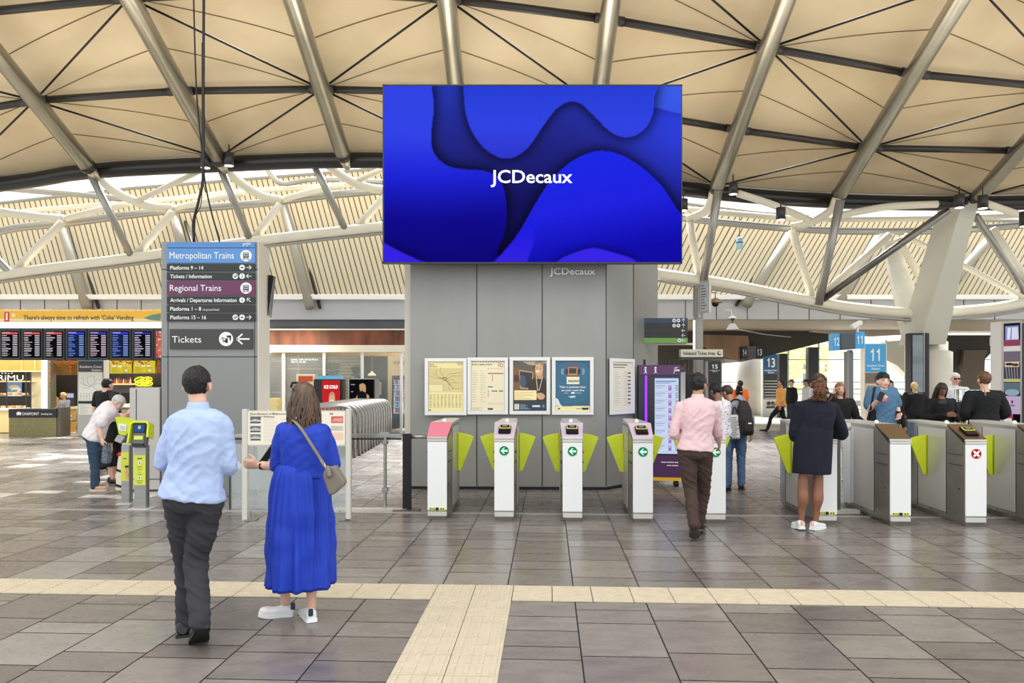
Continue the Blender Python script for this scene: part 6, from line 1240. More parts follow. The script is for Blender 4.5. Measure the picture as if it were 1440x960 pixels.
def shoe(parent, heel, toe, k=1.0, style='dress', col=None, sole=None, w=.046, shaft=0):
    f = (toe - heel); L = f.length; f.normalize(); s = f.cross(V((0, 0, 1))).normalized(); u = s.cross(f).normalized()
    prof = [(0.0, .028, .062), (.03, .034, .07), (.16, .036, .076), (.32, .036, .072), (.45, .04, .058), (.62, .047, .046), (.8, .046, .038), (.92, .036, .032), (1.0, .016, .022)]
    if style == 'sneaker': prof = [(p[0], p[1] * 1.08, p[2] * 1.05 + (.012 if p[0] > .7 else 0)) for p in prof]
    mb = MB(); rs = []
    for t, hw, h in prof:
        c = heel + f * L * t + u * (.018 + h * .5) * k; rs.append([c + s * (hw * k * math.copysign(abs(math.cos(a)) ** .8, math.cos(a))) + u * (h * .5 * k * math.copysign(abs(math.sin(a)) ** .7, math.sin(a))) for a in [2 * math.pi * j / 18 for j in range(18)]])
    mb.rings(rs); me = soft(mb, .006 if k > .9 and parent.get('near') else .011, 3); o = link('shoe', me, col, parent, True)
    mb = MB(); th = .024 if style == 'sneaker' else .013
    def outline(z):
        out = []
        for t, hw, h in prof: out.append(heel + f * (L * (t * 1.03 - .012)) + s * hw * 1.07 * k + u * z)
        for t, hw, h in prof[::-1]: out.append(heel + f * (L * (t * 1.03 - .012)) - s * hw * 1.07 * k + u * z)
        return out
    mb.rings([outline(0), outline(th * k + .004)]); 
    mb.build('sole', sole or BLACK, o)
    if style == 'dress':
        mb = MB(); c = heel + f * .035 * k + u * .008 * k; mb.box(c, (.06 * k, .07 * k, .02 * k), R=Matrix((s, f, u)).transposed()); mb.build('heel_block', sole or BLACK, o)
    return o
def person(label, foot, H, face=0, J=None, build=(1, 1), skin='fair', look=None, pitch=0, roll=0, top=None, bottom=None, shoes=None, hair=None, near=0, hands=True, curl=.6, group=None, seated=False, visor=None):
    """foot = picture position of the feet (or a point); J overrides joints, in metres in the person's own frame (x right, y forward) or ('p', px, py, dY)"""
    base = G(*foot) if len(foot) == 2 else V(foot); t = thing('person', label, 'person', base, group)
    if near: t['near'] = 1
    a = math.radians(face); fw = V((-math.sin(a), math.cos(a), 0)); rt = V((math.cos(a), math.sin(a), 0)); D0 = base.y
    w, dp = build
    jd = dict(pelvis=(0, 0, .53 * H), chest=(0, 0, .73 * H), neck=(0, -.01, .835 * H), head=(0, .012, .925 * H), shL=(-.108 * H * w, -.005, .805 * H), shR=(.108 * H * w, -.005, .805 * H), elL=(-.135 * H * w, -.02, .635 * H), elR=(.135 * H * w, -.02, .635 * H), wrL=(-.14 * H * w, .05, .49 * H), wrR=(.14 * H * w, .05, .49 * H),
              hiL=(-.052 * H, 0, .515 * H), hiR=(.052 * H, 0, .515 * H), knL=(-.056 * H, .015, .285 * H), knR=(.056 * H, .015, .285 * H), anL=(-.056 * H, -.02, .05 * H), anR=(.056 * H, -.02, .05 * H), hdL=None, hdR=None, heL=None, heR=None, toL=None, toR=None)
    jd.update(J or {}); Q = {}
    for k_, v in jd.items():
        if v is None: Q[k_] = None
        elif v[0] == 'p': Q[k_] = P(v[1], v[2], D0 + v[3])
        else: Q[k_] = base + rt * v[0] + fw * v[1] + V((0, 0, v[2]))
    for s, sg in (('L', -1), ('R', 1)):
        if Q['he' + s] is None:
            an = Q['an' + s]; fo = V((0, 0, 0)) + fw + rt * sg * .15; fo.normalize(); z = max(0, an.z - .05 * H); Q['he' + s] = V((an.x, an.y, z)) - fo * .05; Q['to' + s] = V((an.x, an.y, 0)) + fo * .135 * H / 1.75 * 1.3
    k = H / 1.75; vox = .0075 if near else .013
    sk = M('skin_' + skin, SKINT[skin], .5, noise_amt=.04, scale=9)
    crotch = Q['pelvis'] + (Q['pelvis'] - Q['chest']).normalized() * .055 * H
    spine = crom([crotch, Q['pelvis'] * .75 + Q['chest'] * .25, Q['chest'], Q['neck']], 8)
    hx = (Q['hiR'] - Q['hiL']).normalized(); sx = (Q['shR'] - Q['shL']).normalized()
    def torso(mb, inf=0, t0=0, t1=1, tab=None, wk=1.0, bulge=None):
        N = len(spine); rs = []; tb = tab or TORSO
        for i in range(25):
            tt = t0 + (t1 - t0) * i / 24; x = tt * (N - 1); j = min(int(x), N - 2); f = x - j; c = spine[j].lerp(spine[j + 1], f); tg = (spine[j + 1] - spine[max(j - 1, 0)]).normalized()
            sd = hx.lerp(sx, min(1, tt * 1.1)); sd = (sd - tg * sd.dot(tg)).normalized(); fd = tg.cross(sd).normalized(); hw, hd = lerp_tab(tb, tt)
            fade = 1 if tt < .88 else max(.25, 1 - (tt - .88) / .14)
            ex = bulge(tt) if bulge else 0
            rs.append(oval(c, sd, fd, hw * H * w * wk + (inf + ex) * fade, hd * H * dp + (inf + ex) * fade))
        mb.rings(rs)
    R = head_frame(face if look is None else look, pitch, roll); hk = k * .98
    mb = MB(); torso(mb, -.034 if top else 0); limb(mb, [Q['neck'] - V((0, 0, .04 * k)), Q['neck'] + V((0, 0, .01)), Q['head'] + R @ V((0, -.015, -.055)) * hk], [.058 * k, .054 * k, .052 * k], 14)
    add_head(mb, Q['head'], R, hk)
    ak, bk = .047 * H / 1.75 * w, .03 * k
    bk_ = (bottom or {}).get('kind', 'trousers') if bottom else ''; ua = .8 if top else 1; fa = .72 if top and top.get('sleeve', 'long') == 'long' else 1; lg1 = .66 if bk_ else 1; lg2 = .66 if bk_ == 'trousers' else 1
    for s, sg in (('L', -1), ('R', 1)):
        sh, el, wr = Q['sh' + s], Q['el' + s], Q['wr' + s]; limb(mb, [sh, sh.lerp(el, .5), el, el.lerp(wr, .35), wr], [.05 * k * ua, .044 * k * w * ua, .036 * k * w * fa, .037 * k * w * fa, .0255 * k], 12)
        hi, kn, an = Q['hi' + s], Q['kn' + s], Q['an' + s]; back = (kn - (hi + an) / 2); calf = kn.lerp(an, .32) - fw * .012
        limb(mb, [hi, hi.lerp(kn, .45), kn, calf, kn.lerp(an, .72), an], [.08 * k * w * lg1, .068 * k * w * lg1, .05 * k * w * lg2, .055 * k * w * lg2, .038 * k * (.85 if bk_ == 'trousers' else 1), .033 * k * (.9 if bk_ == 'trousers' else 1)], 14)
        he, to = Q['he' + s], Q['to' + s]
        if not shoes: limb(mb, [an, he.lerp(to, .22) + V((0, 0, .03)), he.lerp(to, .6) + V((0, 0, .022))], [.033 * k, .03 * k, .026 * k], 10)
        if near and hands:
            d = Q['hd' + s] - wr if Q['hd' + s] is not None else (wr - el); hand(mb, wr - d.normalized() * .005, d, (fw * .4 - rt * sg * .8) if True else fw, k * .98, curl, sg * 1)
    me = soft(mb, vox, 5 if near else 3)
    if hands and not near:
        bm = bmesh.new(); bm.from_mesh(me); m2 = MB(); m2.bm.free(); m2.bm = bm
        for s, sg in (('L', -1), ('R', 1)):
            wr, el = Q['wr' + s], Q['el' + s]; d = Q['hd' + s] - wr if Q['hd' + s] is not None else (wr - el); hand(m2, wr - d.normalized() * .01, d, (fw * .4 - rt * sg * .8), k * .95, curl, sg)
        bm.to_mesh(me); bm.free()
    body = link('body', me, sk, t, True)
    # face details when the face can be seen
    fc = R @ V((0, 1, 0))
    if fc.y < .5 :
        for s in (-1, 1):
            mb = MB(); mb.ball(Q['head'] + R @ (V((s * .031, .077, -.002)) * hk), V((.013, .008, .007)) * hk, 10, 6, R); mb.build('eye', M('eye_dark', (40, 28, 24), .3), t, True)
            mb = MB(); mb.tube([Q['head'] + R @ (V((s * .016, .089, .018)) * hk), Q['head'] + R @ (V((s * .034, .088, .024)) * hk), Q['head'] + R @ (V((s * .05, .074, .018)) * hk)], .0035 * hk, 6); mb.build('eyebrow', M('brow', (58, 42, 32), .7), t, True)
        mb = MB(); mb.ball(Q['head'] + R @ (V((0, .089, -.052)) * hk), V((.024, .007, .0065)) * hk, 12, 6, R); mb.build('lips', M('lips', (164, 84, 78), .5), t, True)
    # ---- top
    if top:
        sl = top.get('sleeve', 'long'); inf = top.get('inf', .014); fold = top.get('fold', .006); c0 = top.get('hem', .14); mb = MB()
        torso(mb, inf, c0, top.get('neck', .965), bulge=top.get('bulge')); sk_ = top.get('sr', 1.0)
        for s in 'LR':
            sh, el, wr = Q['sh' + s], Q['el' + s], Q['wr' + s]
            if sl == 'long': limb(mb, [sh, sh.lerp(el, .5), el, el.lerp(wr, .5), el.lerp(wr, .93)], [.058 * k * w, .057 * k * w * sk_, .052 * k * w * sk_, .046 * k * sk_, .037 * k * sk_], 14)
            elif sl == 'short': e = top.get('slen', .62); limb(mb, [sh, sh.lerp(el, e * .5), sh.lerp(el, e)], [.058 * k * w, .062 * k * w * sk_, .066 * k * w * sk_], 14)
            elif sl == 'rolled': limb(mb, [sh, sh.lerp(el, .5), el, el.lerp(wr, .22)], [.058 * k * w, .057 * k * w * sk_, .052 * k * w * sk_, .05 * k * sk_], 14)
            limb(mb, [Q['neck'] - V((0, 0, .035 * k)), sh.lerp(Q['neck'], .45) + V((0, 0, -.004 * k)), sh], [.05 * k, .047 * k, .052 * k * w], 12)
        def dsp(c, n, f=fold):
            l = c - base; v = noise.noise(V((l.x * 9, l.y * 9, l.z * 16 + l.x * 5))) * .6 + noise.noise(V((l.x * 22 + 3, l.y * 22, l.z * 30 + l.x * 14))) * .3
            rdg = 1 - abs(noise.noise(V((l.x * 7 + 9, l.y * 7, l.z * 11 - l.x * 6)))) * 2.2
            return (v * 1.0 + max(0, rdg) * .9 - .4) * f
        o = link(top.get('name', 'shirt'), soft(mb, vox if near else vox * .95, 4, dsp), top['mat'], t, True); t_top = o
        if top.get('collar'):
            mb = MB(); c = Q['neck'] + V((0, 0, -.004)); up = V((0, 0, 1)); rs = []
            for z, r_ in ((-.01, .074), (.012, .066), (.036, .06), (.036, .056), (.005, .06)): rs.append(oval(c + up * z * k + (fw * -.006), rt, fw, r_ * k, r_ * .98 * k, 24, 2))
            vs = mb.rings(rs, cap=False); mb.build('collar', top['mat'], o, True)
            mb = MB(); mb.tube([Q['shL'] + V((0, -.052 * k, .0)) * 1.0 + fw * -.0, Q['chest'] * .35 + Q['neck'] * .65 - fw * .088 * k * dp, Q['shR'] + V((0, -.052 * k, .0))], .0018, 5); 
            mb.bm.free()
        if top.get('hood'):
            mb = MB(); c = Q['neck'] - fw * .05 * k; mb.ball(c, V((.1, .06, .05)) * k, 16, 10, R); link('hood', soft(mb, .012, 3), top['mat'], o, True)
    # ---- bottom
    if bottom:
        kind = bottom.get('kind', 'trousers'); fold = bottom.get('fold', .007)
        if kind in ('trousers', 'shorts'):
            mb = MB(); torso(mb, bottom.get('inf', .012), 0, bottom.get('waist', .34)); r_ = bottom.get('r', (1, 1, 1))
            for s in 'LR':
                hi, kn, an, he = Q['hi' + s], Q['kn' + s], Q['an' + s], Q['he' + s]
                if kind == 'trousers': limb(mb, [hi, hi.lerp(kn, .5), kn, kn.lerp(an, .55), an + V((0, 0, .012))], [.096 * k * w * r_[0], .086 * k * w * r_[0], .07 * k * r_[1], .062 * k * r_[1], .056 * k * r_[2]], 16)
                else: limb(mb, [hi, hi.lerp(kn, .5), kn], [.096 * k * w, .092 * k * w, .085 * k], 16)
            def dsp2(c, n):
                l = c - base; kz = 1.4 if l.z < .75 else 1
                v = noise.noise(V((l.x * 8, l.y * 8, l.z * 9 + l.x * 9 + 5))) * .7 + noise.noise(V((l.x * 12 + 3, l.y * 12, l.z * 24 + l.x * 22))) * .4; rdg = 1 - abs(noise.noise(V((l.x * 6 + 4, l.y * 6, l.z * 15 + l.x * 8)))) * 2.4
                return (v + max(0, rdg) * 1.1 - .4) * fold
            o = link('trousers' if kind == 'trousers' else 'shorts', soft(mb, vox, 4, dsp2), bottom['mat'], t, True)
            if bottom.get('belt'):
                mb = MB(); N = len(spine); tt = bottom.get('waist', .34); x = tt * (N - 1); j = int(x); c = spine[j].lerp(spine[j + 1], x - j); hw, hd = lerp_tab(TORSO, tt); rs = []
                for z in (-.03, -.002): rs.append(oval(c + V((0, 0, z)), hx, fw, hw * H * w + .016, hd * H * dp + .016, 28))
                mb.rings(rs); mb.build('belt', BLACK, o, True)
        elif kind == 'skirt':       # rows: (centre offset x, y, height, half width, half depth)
            rows = bottom['rows']; n = 110; mb = MB(); rs = []; M_ = 34; pl = bottom.get('pleat', .012); seed = bottom.get('seed', 1)
            tab = [(r[2],) + r for r in rows][::-1]; z0, z1 = rows[-1][2], rows[0][2]
            for i in range(M_ + 1):
                z = z1 + (z0 - z1) * i / M_; cx, cy, _, hw, hd = lerp_tab(tab, z); g = min(1, .35 + i / M_ * 1.3); ring = []
                for j in range(n):
                    a_ = 2 * math.pi * j / n; dr = V((math.cos(a_), math.sin(a_), 0)); f = noise.noise(V((math.cos(a_) * 3.2 + seed, math.sin(a_) * 3.2, z * .8))) * 1.4 + noise.noise(V((math.cos(a_) * 8 + seed, math.sin(a_) * 8, z * 1.1))) * .8
                    fine = noise.noise(V((math.cos(a_) * 17, math.sin(a_) * 17, z * 1.5))) * .5 * (1.2 - i / M_); cross = noise.noise(V((a_ * 2, seed, z * 7))) * .35
                    off = (f + fine + cross) * pl * g; ring.append(base + rt * (cx + (hw + off) * dr.x) + fw * (cy + (hd + off) * dr.y) + V((0, 0, z + .006 * math.sin(a_ * 2))))
                rs.append(ring)
            ring = [p.lerp(base + V((0, 0, z0)), .06) + V((0, 0, .004)) for p in rs[-1]]; rs.append(ring); rs.append([p + V((0, 0, .1)) for p in ring])
            mb.rings(rs, cap=True); o = mb.build('skirt', bottom['mat'], t, True)
    if shoes:
        for s in 'LR': shoe(t, Q['he' + s], Q['to' + s], k * shoes.get('k', 1), shoes.get('style', 'dress'), shoes['mat'], shoes.get('sole'))
    # ---- hair
    if hair:
        st = hair.get('style', 'short'); hm = hair['mat']; sd_ = hair.get('seed', 1)
        mb = hair_cap(Q['head'], R, hk, st, seed=sd_, vol=hair.get('vol', 1), front=hair.get('front', .05), nape=hair.get('nape', -.045))
        if st in ('long', 'bob'): strands(mb, Q['head'], R, hk, hair.get('n', 60), hair.get('len', .26), hair.get('spread', .01), sd_, hair.get('wave', .012), rad=hair.get('rad', .012), ang0=hair.get('a0', 175), ang1=hair.get('a1', 365), taper=.35)
        if st in ('bun', 'pony'):
            c = Q['head'] + R @ (V((0, -.115, .045 if st == 'bun' else .03)) * hk); mb.ball(c, V((.036, .034, .036)) * hk, 14, 9, R)
        if st == 'pony':
            r = random.Random(sd_); c = Q['head'] + R @ (V((0, -.1, .02)) * hk)
            for i in range(hair.get('n', 34)):
                e = c + R @ (V((r.gauss(0, .035) * hair.get('pw', 1), -.03 + r.gauss(0, .016), -hair.get('len', .2) * r.uniform(.7, 1.05))) * hk); m_ = c.lerp(e, .5) + R @ (V((r.gauss(0, .02), -.035, 0)) * hk); ph = r.uniform(0, 6); wv = hair.get('wave', .004)
                pts = crom([c, m_, e], 6); pts = [q + V((math.sin(j * 1.3 + ph), math.cos(j * 1.1 + ph), 0)) * wv * (j / 6) for j, q in enumerate(pts)]
                mb.tube(pts, [.01 * hk * (1 - .6 * j / (len(pts) - 1)) for j in range(len(pts))], 6, round_=True)
        mb.build('hair', hm, t, True)
        if hair.get('cap'):
            mb = MB(); rs = []; c = Q['head']
            for j in range(11):
                a_ = math.pi / 2 * j / 10; rs.append([c + R @ (V((.09 * math.cos(a_) * math.cos(b_), .108 * math.cos(a_) * math.sin(b_) - .012, .03 + .092 * math.sin(a_))) * hk) for b_ in [2 * math.pi * q / 28 for q in range(28)]] if j < 10 else [c + R @ (V((.004 * math.cos(b_), .004 * math.sin(b_) - .012, .122)) * hk) for b_ in [2 * math.pi * q / 28 for q in range(28)]])
            mb.rings(rs); cp = mb.build('cap', hair['cap'], t, True); mb = MB(); mb.prism([c + R @ (V((x, y, .036 - .1 * (y - .08))) * hk) for x, y in ((-.07, .06), (-.06, .13), (-.03, .165), (.03, .165), (.06, .13), (.07, .06))], R @ V((0, 0, .006))); mb.build('peak', hair['cap'], cp)
    return t, Q, R, hk
def cloth(name, rgb, rough=.85, **k): return M(name, rgb, rough, bump=k.pop('bump', .08), scale=8, bscale=k.pop('bscale', 140), **k)
HB = M('hair_black', (13, 9, 8), .5, noise_amt=.5, scale=30, stretch=(1, 1, .25), bump=1, bscale=120); HBR = M('hair_brown', (84, 62, 46), .5, noise_amt=.4, scale=40, stretch=(1, 1, .2), bump=1, bscale=120); HGY = M('hair_grey', (204, 202, 198), .5, noise_amt=.15, scale=30, bump=1, bscale=120)
BLK = cloth('black_cloth', (10, 10, 12))
def phone(px, py, D, label, w=.075, rot=0):
    mb = MB(); mb.box(P(px, py, D), (w, .012, .14), R=Matrix.Rotation(math.radians(rot), 3, 'Y')); return tag(mb.build('phone', BLACK, None, bev=.004), label, 'phone')

# ---- man in pale blue shirt (near, left)
j = dict(pelvis=('p', 270, 698, 0), chest=('p', 279, 630, .0), neck=('p', 279, 572, .0), head=('p', 278, 541, .03), shL=('p', 246, 596, .0), shR=('p', 313, 597, .0),
         elL=('p', 228, 649, .02), elR=('p', 321, 655, .03), wrL=('p', 238, 652, .26), wrR=('p', 326, 655, .27), hiL=('p', 254, 706, 0), hiR=('p', 291, 707, 0),
         knL=('p', 262, 795, .16), knR=('p', 276, 790, .02), anL=('p', 262, 880, .16), anR=('p', 281, 876, -.18), heL=('p', 257, 898, .08), toL=('p', 260, 891, .36), heR=('p', 285, 884, -.22), toR=('p', 278, 908, .04))
SHB = cloth('shirt_pale_blue', (172, 190, 226), .8, bump=.25, bscale=22); TRG = cloth('trousers_grey', (48, 47, 52), .85, bump=.2, bscale=18)
man, Q, R, hk = person('man in pale blue shirt and dark grey trousers walking away, seen from behind', (270, 903), 1.8, 0, j, (1.02, 1.0), 'fair', top=dict(mat=SHB, sleeve='long', inf=.024, hem=.19, fold=.009, collar=1, sr=1.02),
    bottom=dict(mat=TRG, inf=.004, fold=.009, waist=.31, r=(1.02, 1.05, 1.12), belt=1), shoes=dict(mat=M('black_leather', (16, 15, 15), .25), sole=M('sole_black', (26, 24, 24), .6), k=1.2), hair=dict(mat=HB, seed=2, vol=1.15, nape=-.06), near=1)
mb = MB(); a, b_ = P(331, 652, 4.98), P(345, 662, 5.02); mb.prism([P(332, 646, 5.0), P(340, 653, 5.02), P(338, 660, 5.02), P(329, 654, 5.0)], (0, .0012, 0)); tag(mb.build('paper_slip', WHITE), 'small white paper passed between the man in blue shirt and the woman in blue dress', 'paper')

# ---- woman in blue dress
j = dict(pelvis=('p', 424, 700, 0), chest=('p', 428, 636, .0), neck=('p', 429, 590, 0), head=('p', 426, 560, .03), shL=('p', 399, 605, -.02), shR=('p', 454, 607, .06), elL=('p', 396, 656, .06), elR=('p', 463, 655, .12), wrL=('p', 364, 654, .12), hdL=('p', 345, 652, .1), wrR=('p', 425, 655, .34), hdR=('p', 405, 648, .4),
         hiL=('p', 408, 706, 0), hiR=('p', 440, 706, 0), knL=('p', 402, 780, .06), knR=('p', 438, 780, .03), anL=('p', 401, 846, .08), anR=('p', 438, 852, .0), heL=('p', 412, 868, .1), toL=('p', 364, 866, .05), heR=('p', 439, 875, -.07), toR=('p', 426, 867, .2))
DRB = cloth('dress_blue', (16, 56, 178), .7, bump=.25, bscale=16)
wo, Q, R, hk = person('woman in long royal blue dress and white trainers, back turned', (420, 871), 1.72, 8, j, (1.02, 1.06), 'fair', look=32, top=dict(name='dress_bodice', mat=DRB, sleeve='short', slen=.93, inf=.008, hem=.44, fold=.005, sr=1.3, neck=.95),
    bottom=dict(kind='skirt', mat=DRB, rows=[(.0, 0, 1.1, .146, .11), (0, 0, 1.06, .168, .13), (0, 0, 1.0, .188, .146), (0, .0, .9, .205, .16), (0, 0, .6, .225, .18), (0, 0, .24, .236, .2)], pleat=.044, seed=3), shoes=dict(style='sneaker', mat=M('white_leather', (238, 238, 236), .4), sole=M('white_sole', (240, 240, 238), .5)),
    hair=dict(style='long', mat=M('hair_chestnut', (104, 80, 60), .42, noise_amt=.5, scale=46, stretch=(1, 1, .1), rgb2=(58, 42, 32)), seed=5, vol=1.4, len=.255, n=80, wave=.022, spread=.022, nape=-.08, rad=.011), near=1, curl=1.0)
mb = MB(); a, b_ = Q['head'] + R @ V((-.075, .03, .085)), Q['head'] + R @ V((.075, .03, .085)); c = Q['head'] + R @ V((0, .09, .11)); mb.tube(crom([a, c + R @ V((-.05, -.01, 0)), c, c + R @ V((.05, -.01, 0)), b_], 4), .009, 8); mb.tube([a, a + R @ V((-.01, -.09, -.03))], .004, 6); mb.tube([b_, b_ + R @ V((.01, -.09, -.03))], .004, 6); tag(mb.build('sunglasses', BLACK), 'dark sunglasses pushed up on the head of the woman in blue', 'sunglasses')
wr = Q['wrL'] + (Q['hdL'] - Q['wrL']).normalized() * -.03; d = (Q['hdL'] - Q['elL']).normalized(); t = thing('wristwatch', 'square black watch with pale band on the wrist of the woman in blue', 'watch', wr); mb = MB(); mb.tube([wr - d * .012, wr + d * .012], .034, 20); mb.build('band', M('band_pale', (214, 206, 200), .5), t, True); mb = MB(); mb.box(wr + V((0, -.036, 0)), (.036, .01, .042)); mb.build('watch_face', M('watch_black', (14, 14, 18), .15), t, bev=.003)
t = thing('wallet', 'black folded wallet held in front of the woman in blue', 'wallet', P(377, 644, 5.45)); Rw = Matrix.Rotation(math.radians(35), 3, 'Y'); mb = MB(); mb.box(P(376, 640, 5.45), (.05, .03, .17), R=Rw); mb.build('leather_body', M('black_leather', ()), t, bev=.006); mb = MB(); mb.box(P(372, 638, 5.43), (.006, .02, .15), R=Rw); mb.build('edge_line', LGREY, t)
BAGM = M('bag_taupe', (122, 114, 100), .4, bump=.05, scale=20)
t = thing('crossbody_bag', 'taupe leather crossbody bag hanging behind the woman in blue', 'bag', P(470, 697, 5.2)); mb = MB(); mb.prism([P(457, 658, 5.02), P(470, 655, 5.02), P(484, 676, 5.02), P(484, 682, 5.02), P(467, 697, 5.02), P(461, 694, 5.02), P(453, 668, 5.02)], (.0, .1, 0)); me = mb.mesh(); me = evaluate(me, [('REMESH', dict(mode='VOXEL', voxel_size=.008)), ('SMOOTH', dict(factor=.5, iterations=10))]); link('bag_body', me, BAGM, t, True)
mb = MB(); mb.tube([P(461, 658, 5.01), P(463, 668, 5.0)], .018, 12, round_=True); mb.build('flap', BAGM, t, True); mb = MB(); mb.tube([P(456, 652, 5.06), P(459, 660, 5.04)], .008, 8); mb.build('buckle', M('gold', (190, 160, 100), .3, .9), t)
sp_ = crom([P(407, 588, 5.3), P(412, 590, 5.16), P(424, 603, 5.11), P(440, 628, 5.1), P(452, 647, 5.12), P(458, 657, 5.06)], 6); mb = MB(); mb.tube(sp_, .014, 8, flat=.35); mb.build('strap', BAGM, t, True)
for px_, py_, dx in ((414, 852, 1), (439, 861, 0)):
    mb = MB(); q = P(px_ - 2, py_, 5.3 if dx else 5.17); mb.box(q, (.03, .02, .05)); mb.build('heel_tab', M('navy_tab', (44, 54, 72), .5), wo, bev=.004)

# ---- man in pink shirt at the gates
j = dict(pelvis=('p', 977, 632, 0), chest=('p', 980, 592, 0), neck=('p', 981, 558, 0), head=('p', 982, 540.5, .03), shL=('p', 957, 572, .0), shR=('p', 1004, 572, 0), elL=('p', 947, 610, -.02), elR=('p', 1009, 606, .1), wrL=('p', 958, 612, .2), wrR=('p', 1011, 620, .22), hdR=('p', 1012, 631, .27),
         hiL=('p', 966, 637, 0), hiR=('p', 989, 637, 0), knL=('p', 971, 688, .0), knR=('p', 989, 690, .16), anL=('p', 976, 738, -.2), anR=('p', 982, 738, .2), heL=('p', 977, 742, -.24), toL=('p', 976, 757, -.03), heR=('p', 981, 746, .12), toR=('p', 987, 745, .38))
person('man in pale pink shirt and brown trousers walking up to the gates', (977, 757), 1.76, 0, j, (1.05, 1.05), 'tan', look=-38, top=dict(mat=cloth('shirt_pink', (222, 188, 190), .8, bump=.25, bscale=22), sleeve='long', inf=.018, hem=.2, fold=.008, collar=1, sr=1.0), bottom=dict(mat=cloth('trousers_brown', (66, 48, 40)), inf=.004, fold=.008, waist=.31, r=(1.02, 1.05, 1.1), belt=1), shoes=dict(mat=M('black_leather', ()), sole=M('sole_grey', (90, 82, 76), .6), k=1.1), hair=dict(mat=HB, seed=8, vol=1.9, nape=-.06), near=1)
Rg = head_frame(-38); hc = P(982, 540.5, GD(757) + .03); t = thing('eyeglasses', 'black framed glasses worn by the man in pink', 'glasses', hc); mb = MB(); mb.tube([hc + Rg @ V((.078, -.0, .0)), hc + Rg @ V((.072, .085, .002))], .0035, 6); mb.build('temple_arm', BLACK, t)
mb = MB()
for s in (-1, 1): c = hc + Rg @ V((s * .034, .1, -.003)); mb.tube([c + Rg @ V((math.cos(q) * .026, 0, math.sin(q) * .02)) for q in [2 * math.pi * i / 16 for i in range(17)]], .003, 6)
mb.build('frame', BLACK, t)

# ---- woman in navy dress
NV = cloth('dress_navy', (13, 16, 32), .9, bump=.15)
j = dict(pelvis=('p', 1142, 630, 0), chest=('p', 1148, 590, 0), neck=('p', 1150, 561, 0), head=('p', 1151, 540, .05), shL=('p', 1124, 572, 0), shR=('p', 1172, 574, 0), elL=('p', 1118, 612, .05), elR=('p', 1184, 610, .12), wrL=('p', 1130, 618, .28), wrR=('p', 1166, 612, .3), hiL=('p', 1131, 640, 0), hiR=('p', 1152, 640, 0), knL=('p', 1129, 685, .0), knR=('p', 1150, 685, .0), anL=('p', 1127, 730, .02), anR=('p', 1147, 732, .02), heL=('p', 1128, 744, -.04), toL=('p', 1117, 741, .2), heR=('p', 1142, 745, -.03), toR=('p', 1158, 743, .17))
def rowpx(px, py, half, D): q = P(px, py, D); b0 = G(1142, 745); return (q.x - b0.x, 0, q.z, half / FPX * D, half / FPX * D * .7)
D_ = GD(745)
nv, Q, R, hk = person('woman in short navy dress and cap standing at the gate, back turned', (1142, 745), 1.78, 0, j, (1.16, 1.2), 'brown', look=-14, pitch=10, top=dict(name='dress_top', mat=NV, sleeve='long', inf=.012, hem=.45, fold=.004, sr=1.15), bottom=dict(kind='skirt', mat=NV, rows=[rowpx(1147, 592, 23, D_), rowpx(1145, 606, 25.5, D_), rowpx(1143, 630, 26.5, D_), rowpx(1141.5, 665, 26.5, D_)], pleat=.006, seed=9), shoes=dict(style='sneaker', mat=M('white_leather', ()), sole=M('white_sole', ())),
    hair=dict(style='pony', mat=M('hair_auburn', (112, 70, 46), .5, noise_amt=.5, scale=50), cap=cloth('cap_dark', (46, 42, 40)), seed=4, n=70, len=.22, wave=.022, pw=1.3), near=1)
for px_, dD in ((1128.5, -.02), (1142.5, -.02)):
    mb = MB(); mb.box(P(px_ - .5, 735.5, D_ - .075), (.034, .014, .05)); mb.build('heel_tab', M('tab_peach', (240, 176, 156), .5), nv, bev=.004)
mb = MB(); mb.ball(P(1169, 593, D_ + .22), (.035, .035, .045), 12, 8); tag(mb.build('purse', M('mustard', (214, 176, 50), .5), None, True), 'small mustard purse held by the woman in the navy dress', 'purse')

# ---- the pair beyond the gate
FLO = bpy.data.materials.new('floral'); FLO.use_nodes = True; nt = FLO.node_tree; b = nt.nodes['Principled BSDF']; b.inputs['Roughness'].default_value = .8
tc = nt.nodes.new('ShaderNodeTexCoord'); vo = nt.nodes.new('ShaderNodeTexVoronoi'); vo.inputs['Scale'].default_value = 26; rp = nt.nodes.new('ShaderNodeValToRGB'); rp.color_ramp.elements[0].color = (*L3((96, 96, 112)), 1); rp.color_ramp.elements[1].color = (*L3((232, 226, 230)), 1); rp.color_ramp.elements[0].position = .22; rp.color_ramp.elements[1].position = .3
nt.links.new(tc.outputs['Object'], vo.inputs['Vector']); nt.links.new(vo.outputs['Distance'], rp.inputs[0]); nt.links.new(rp.outputs[0], b.inputs['Base Color'])
JE = cloth('denim', (74, 100, 132)); GREYT = cloth('grey_shirt', (150, 152, 160)); SHOEB = M('black_leather', ()); SNK = M('white_leather', ())
person('woman in white floral blouse standing beyond the gate with head bowed', (1012, 690), 1.66, -25, dict(head=('p', 1006, 550, .08), neck=('p', 1010, 563, .02), shL=('p', 997, 573, .1), shR=('p', 1021, 575, -.05), elR=('p', 1024, 605, .0), wrR=('p', 1016, 618, .15)), (1.05, 1.05), 'brown', pitch=35, look=20, top=dict(mat=FLO, sleeve='long', inf=.02, hem=.05, fold=.007, sr=1.15), bottom=dict(mat=JE, r=(.9, .9, .9)), shoes=dict(mat=SHOEB, style='sneaker'), hair=dict(mat=HB, seed=3, vol=2.2, nape=-.08))
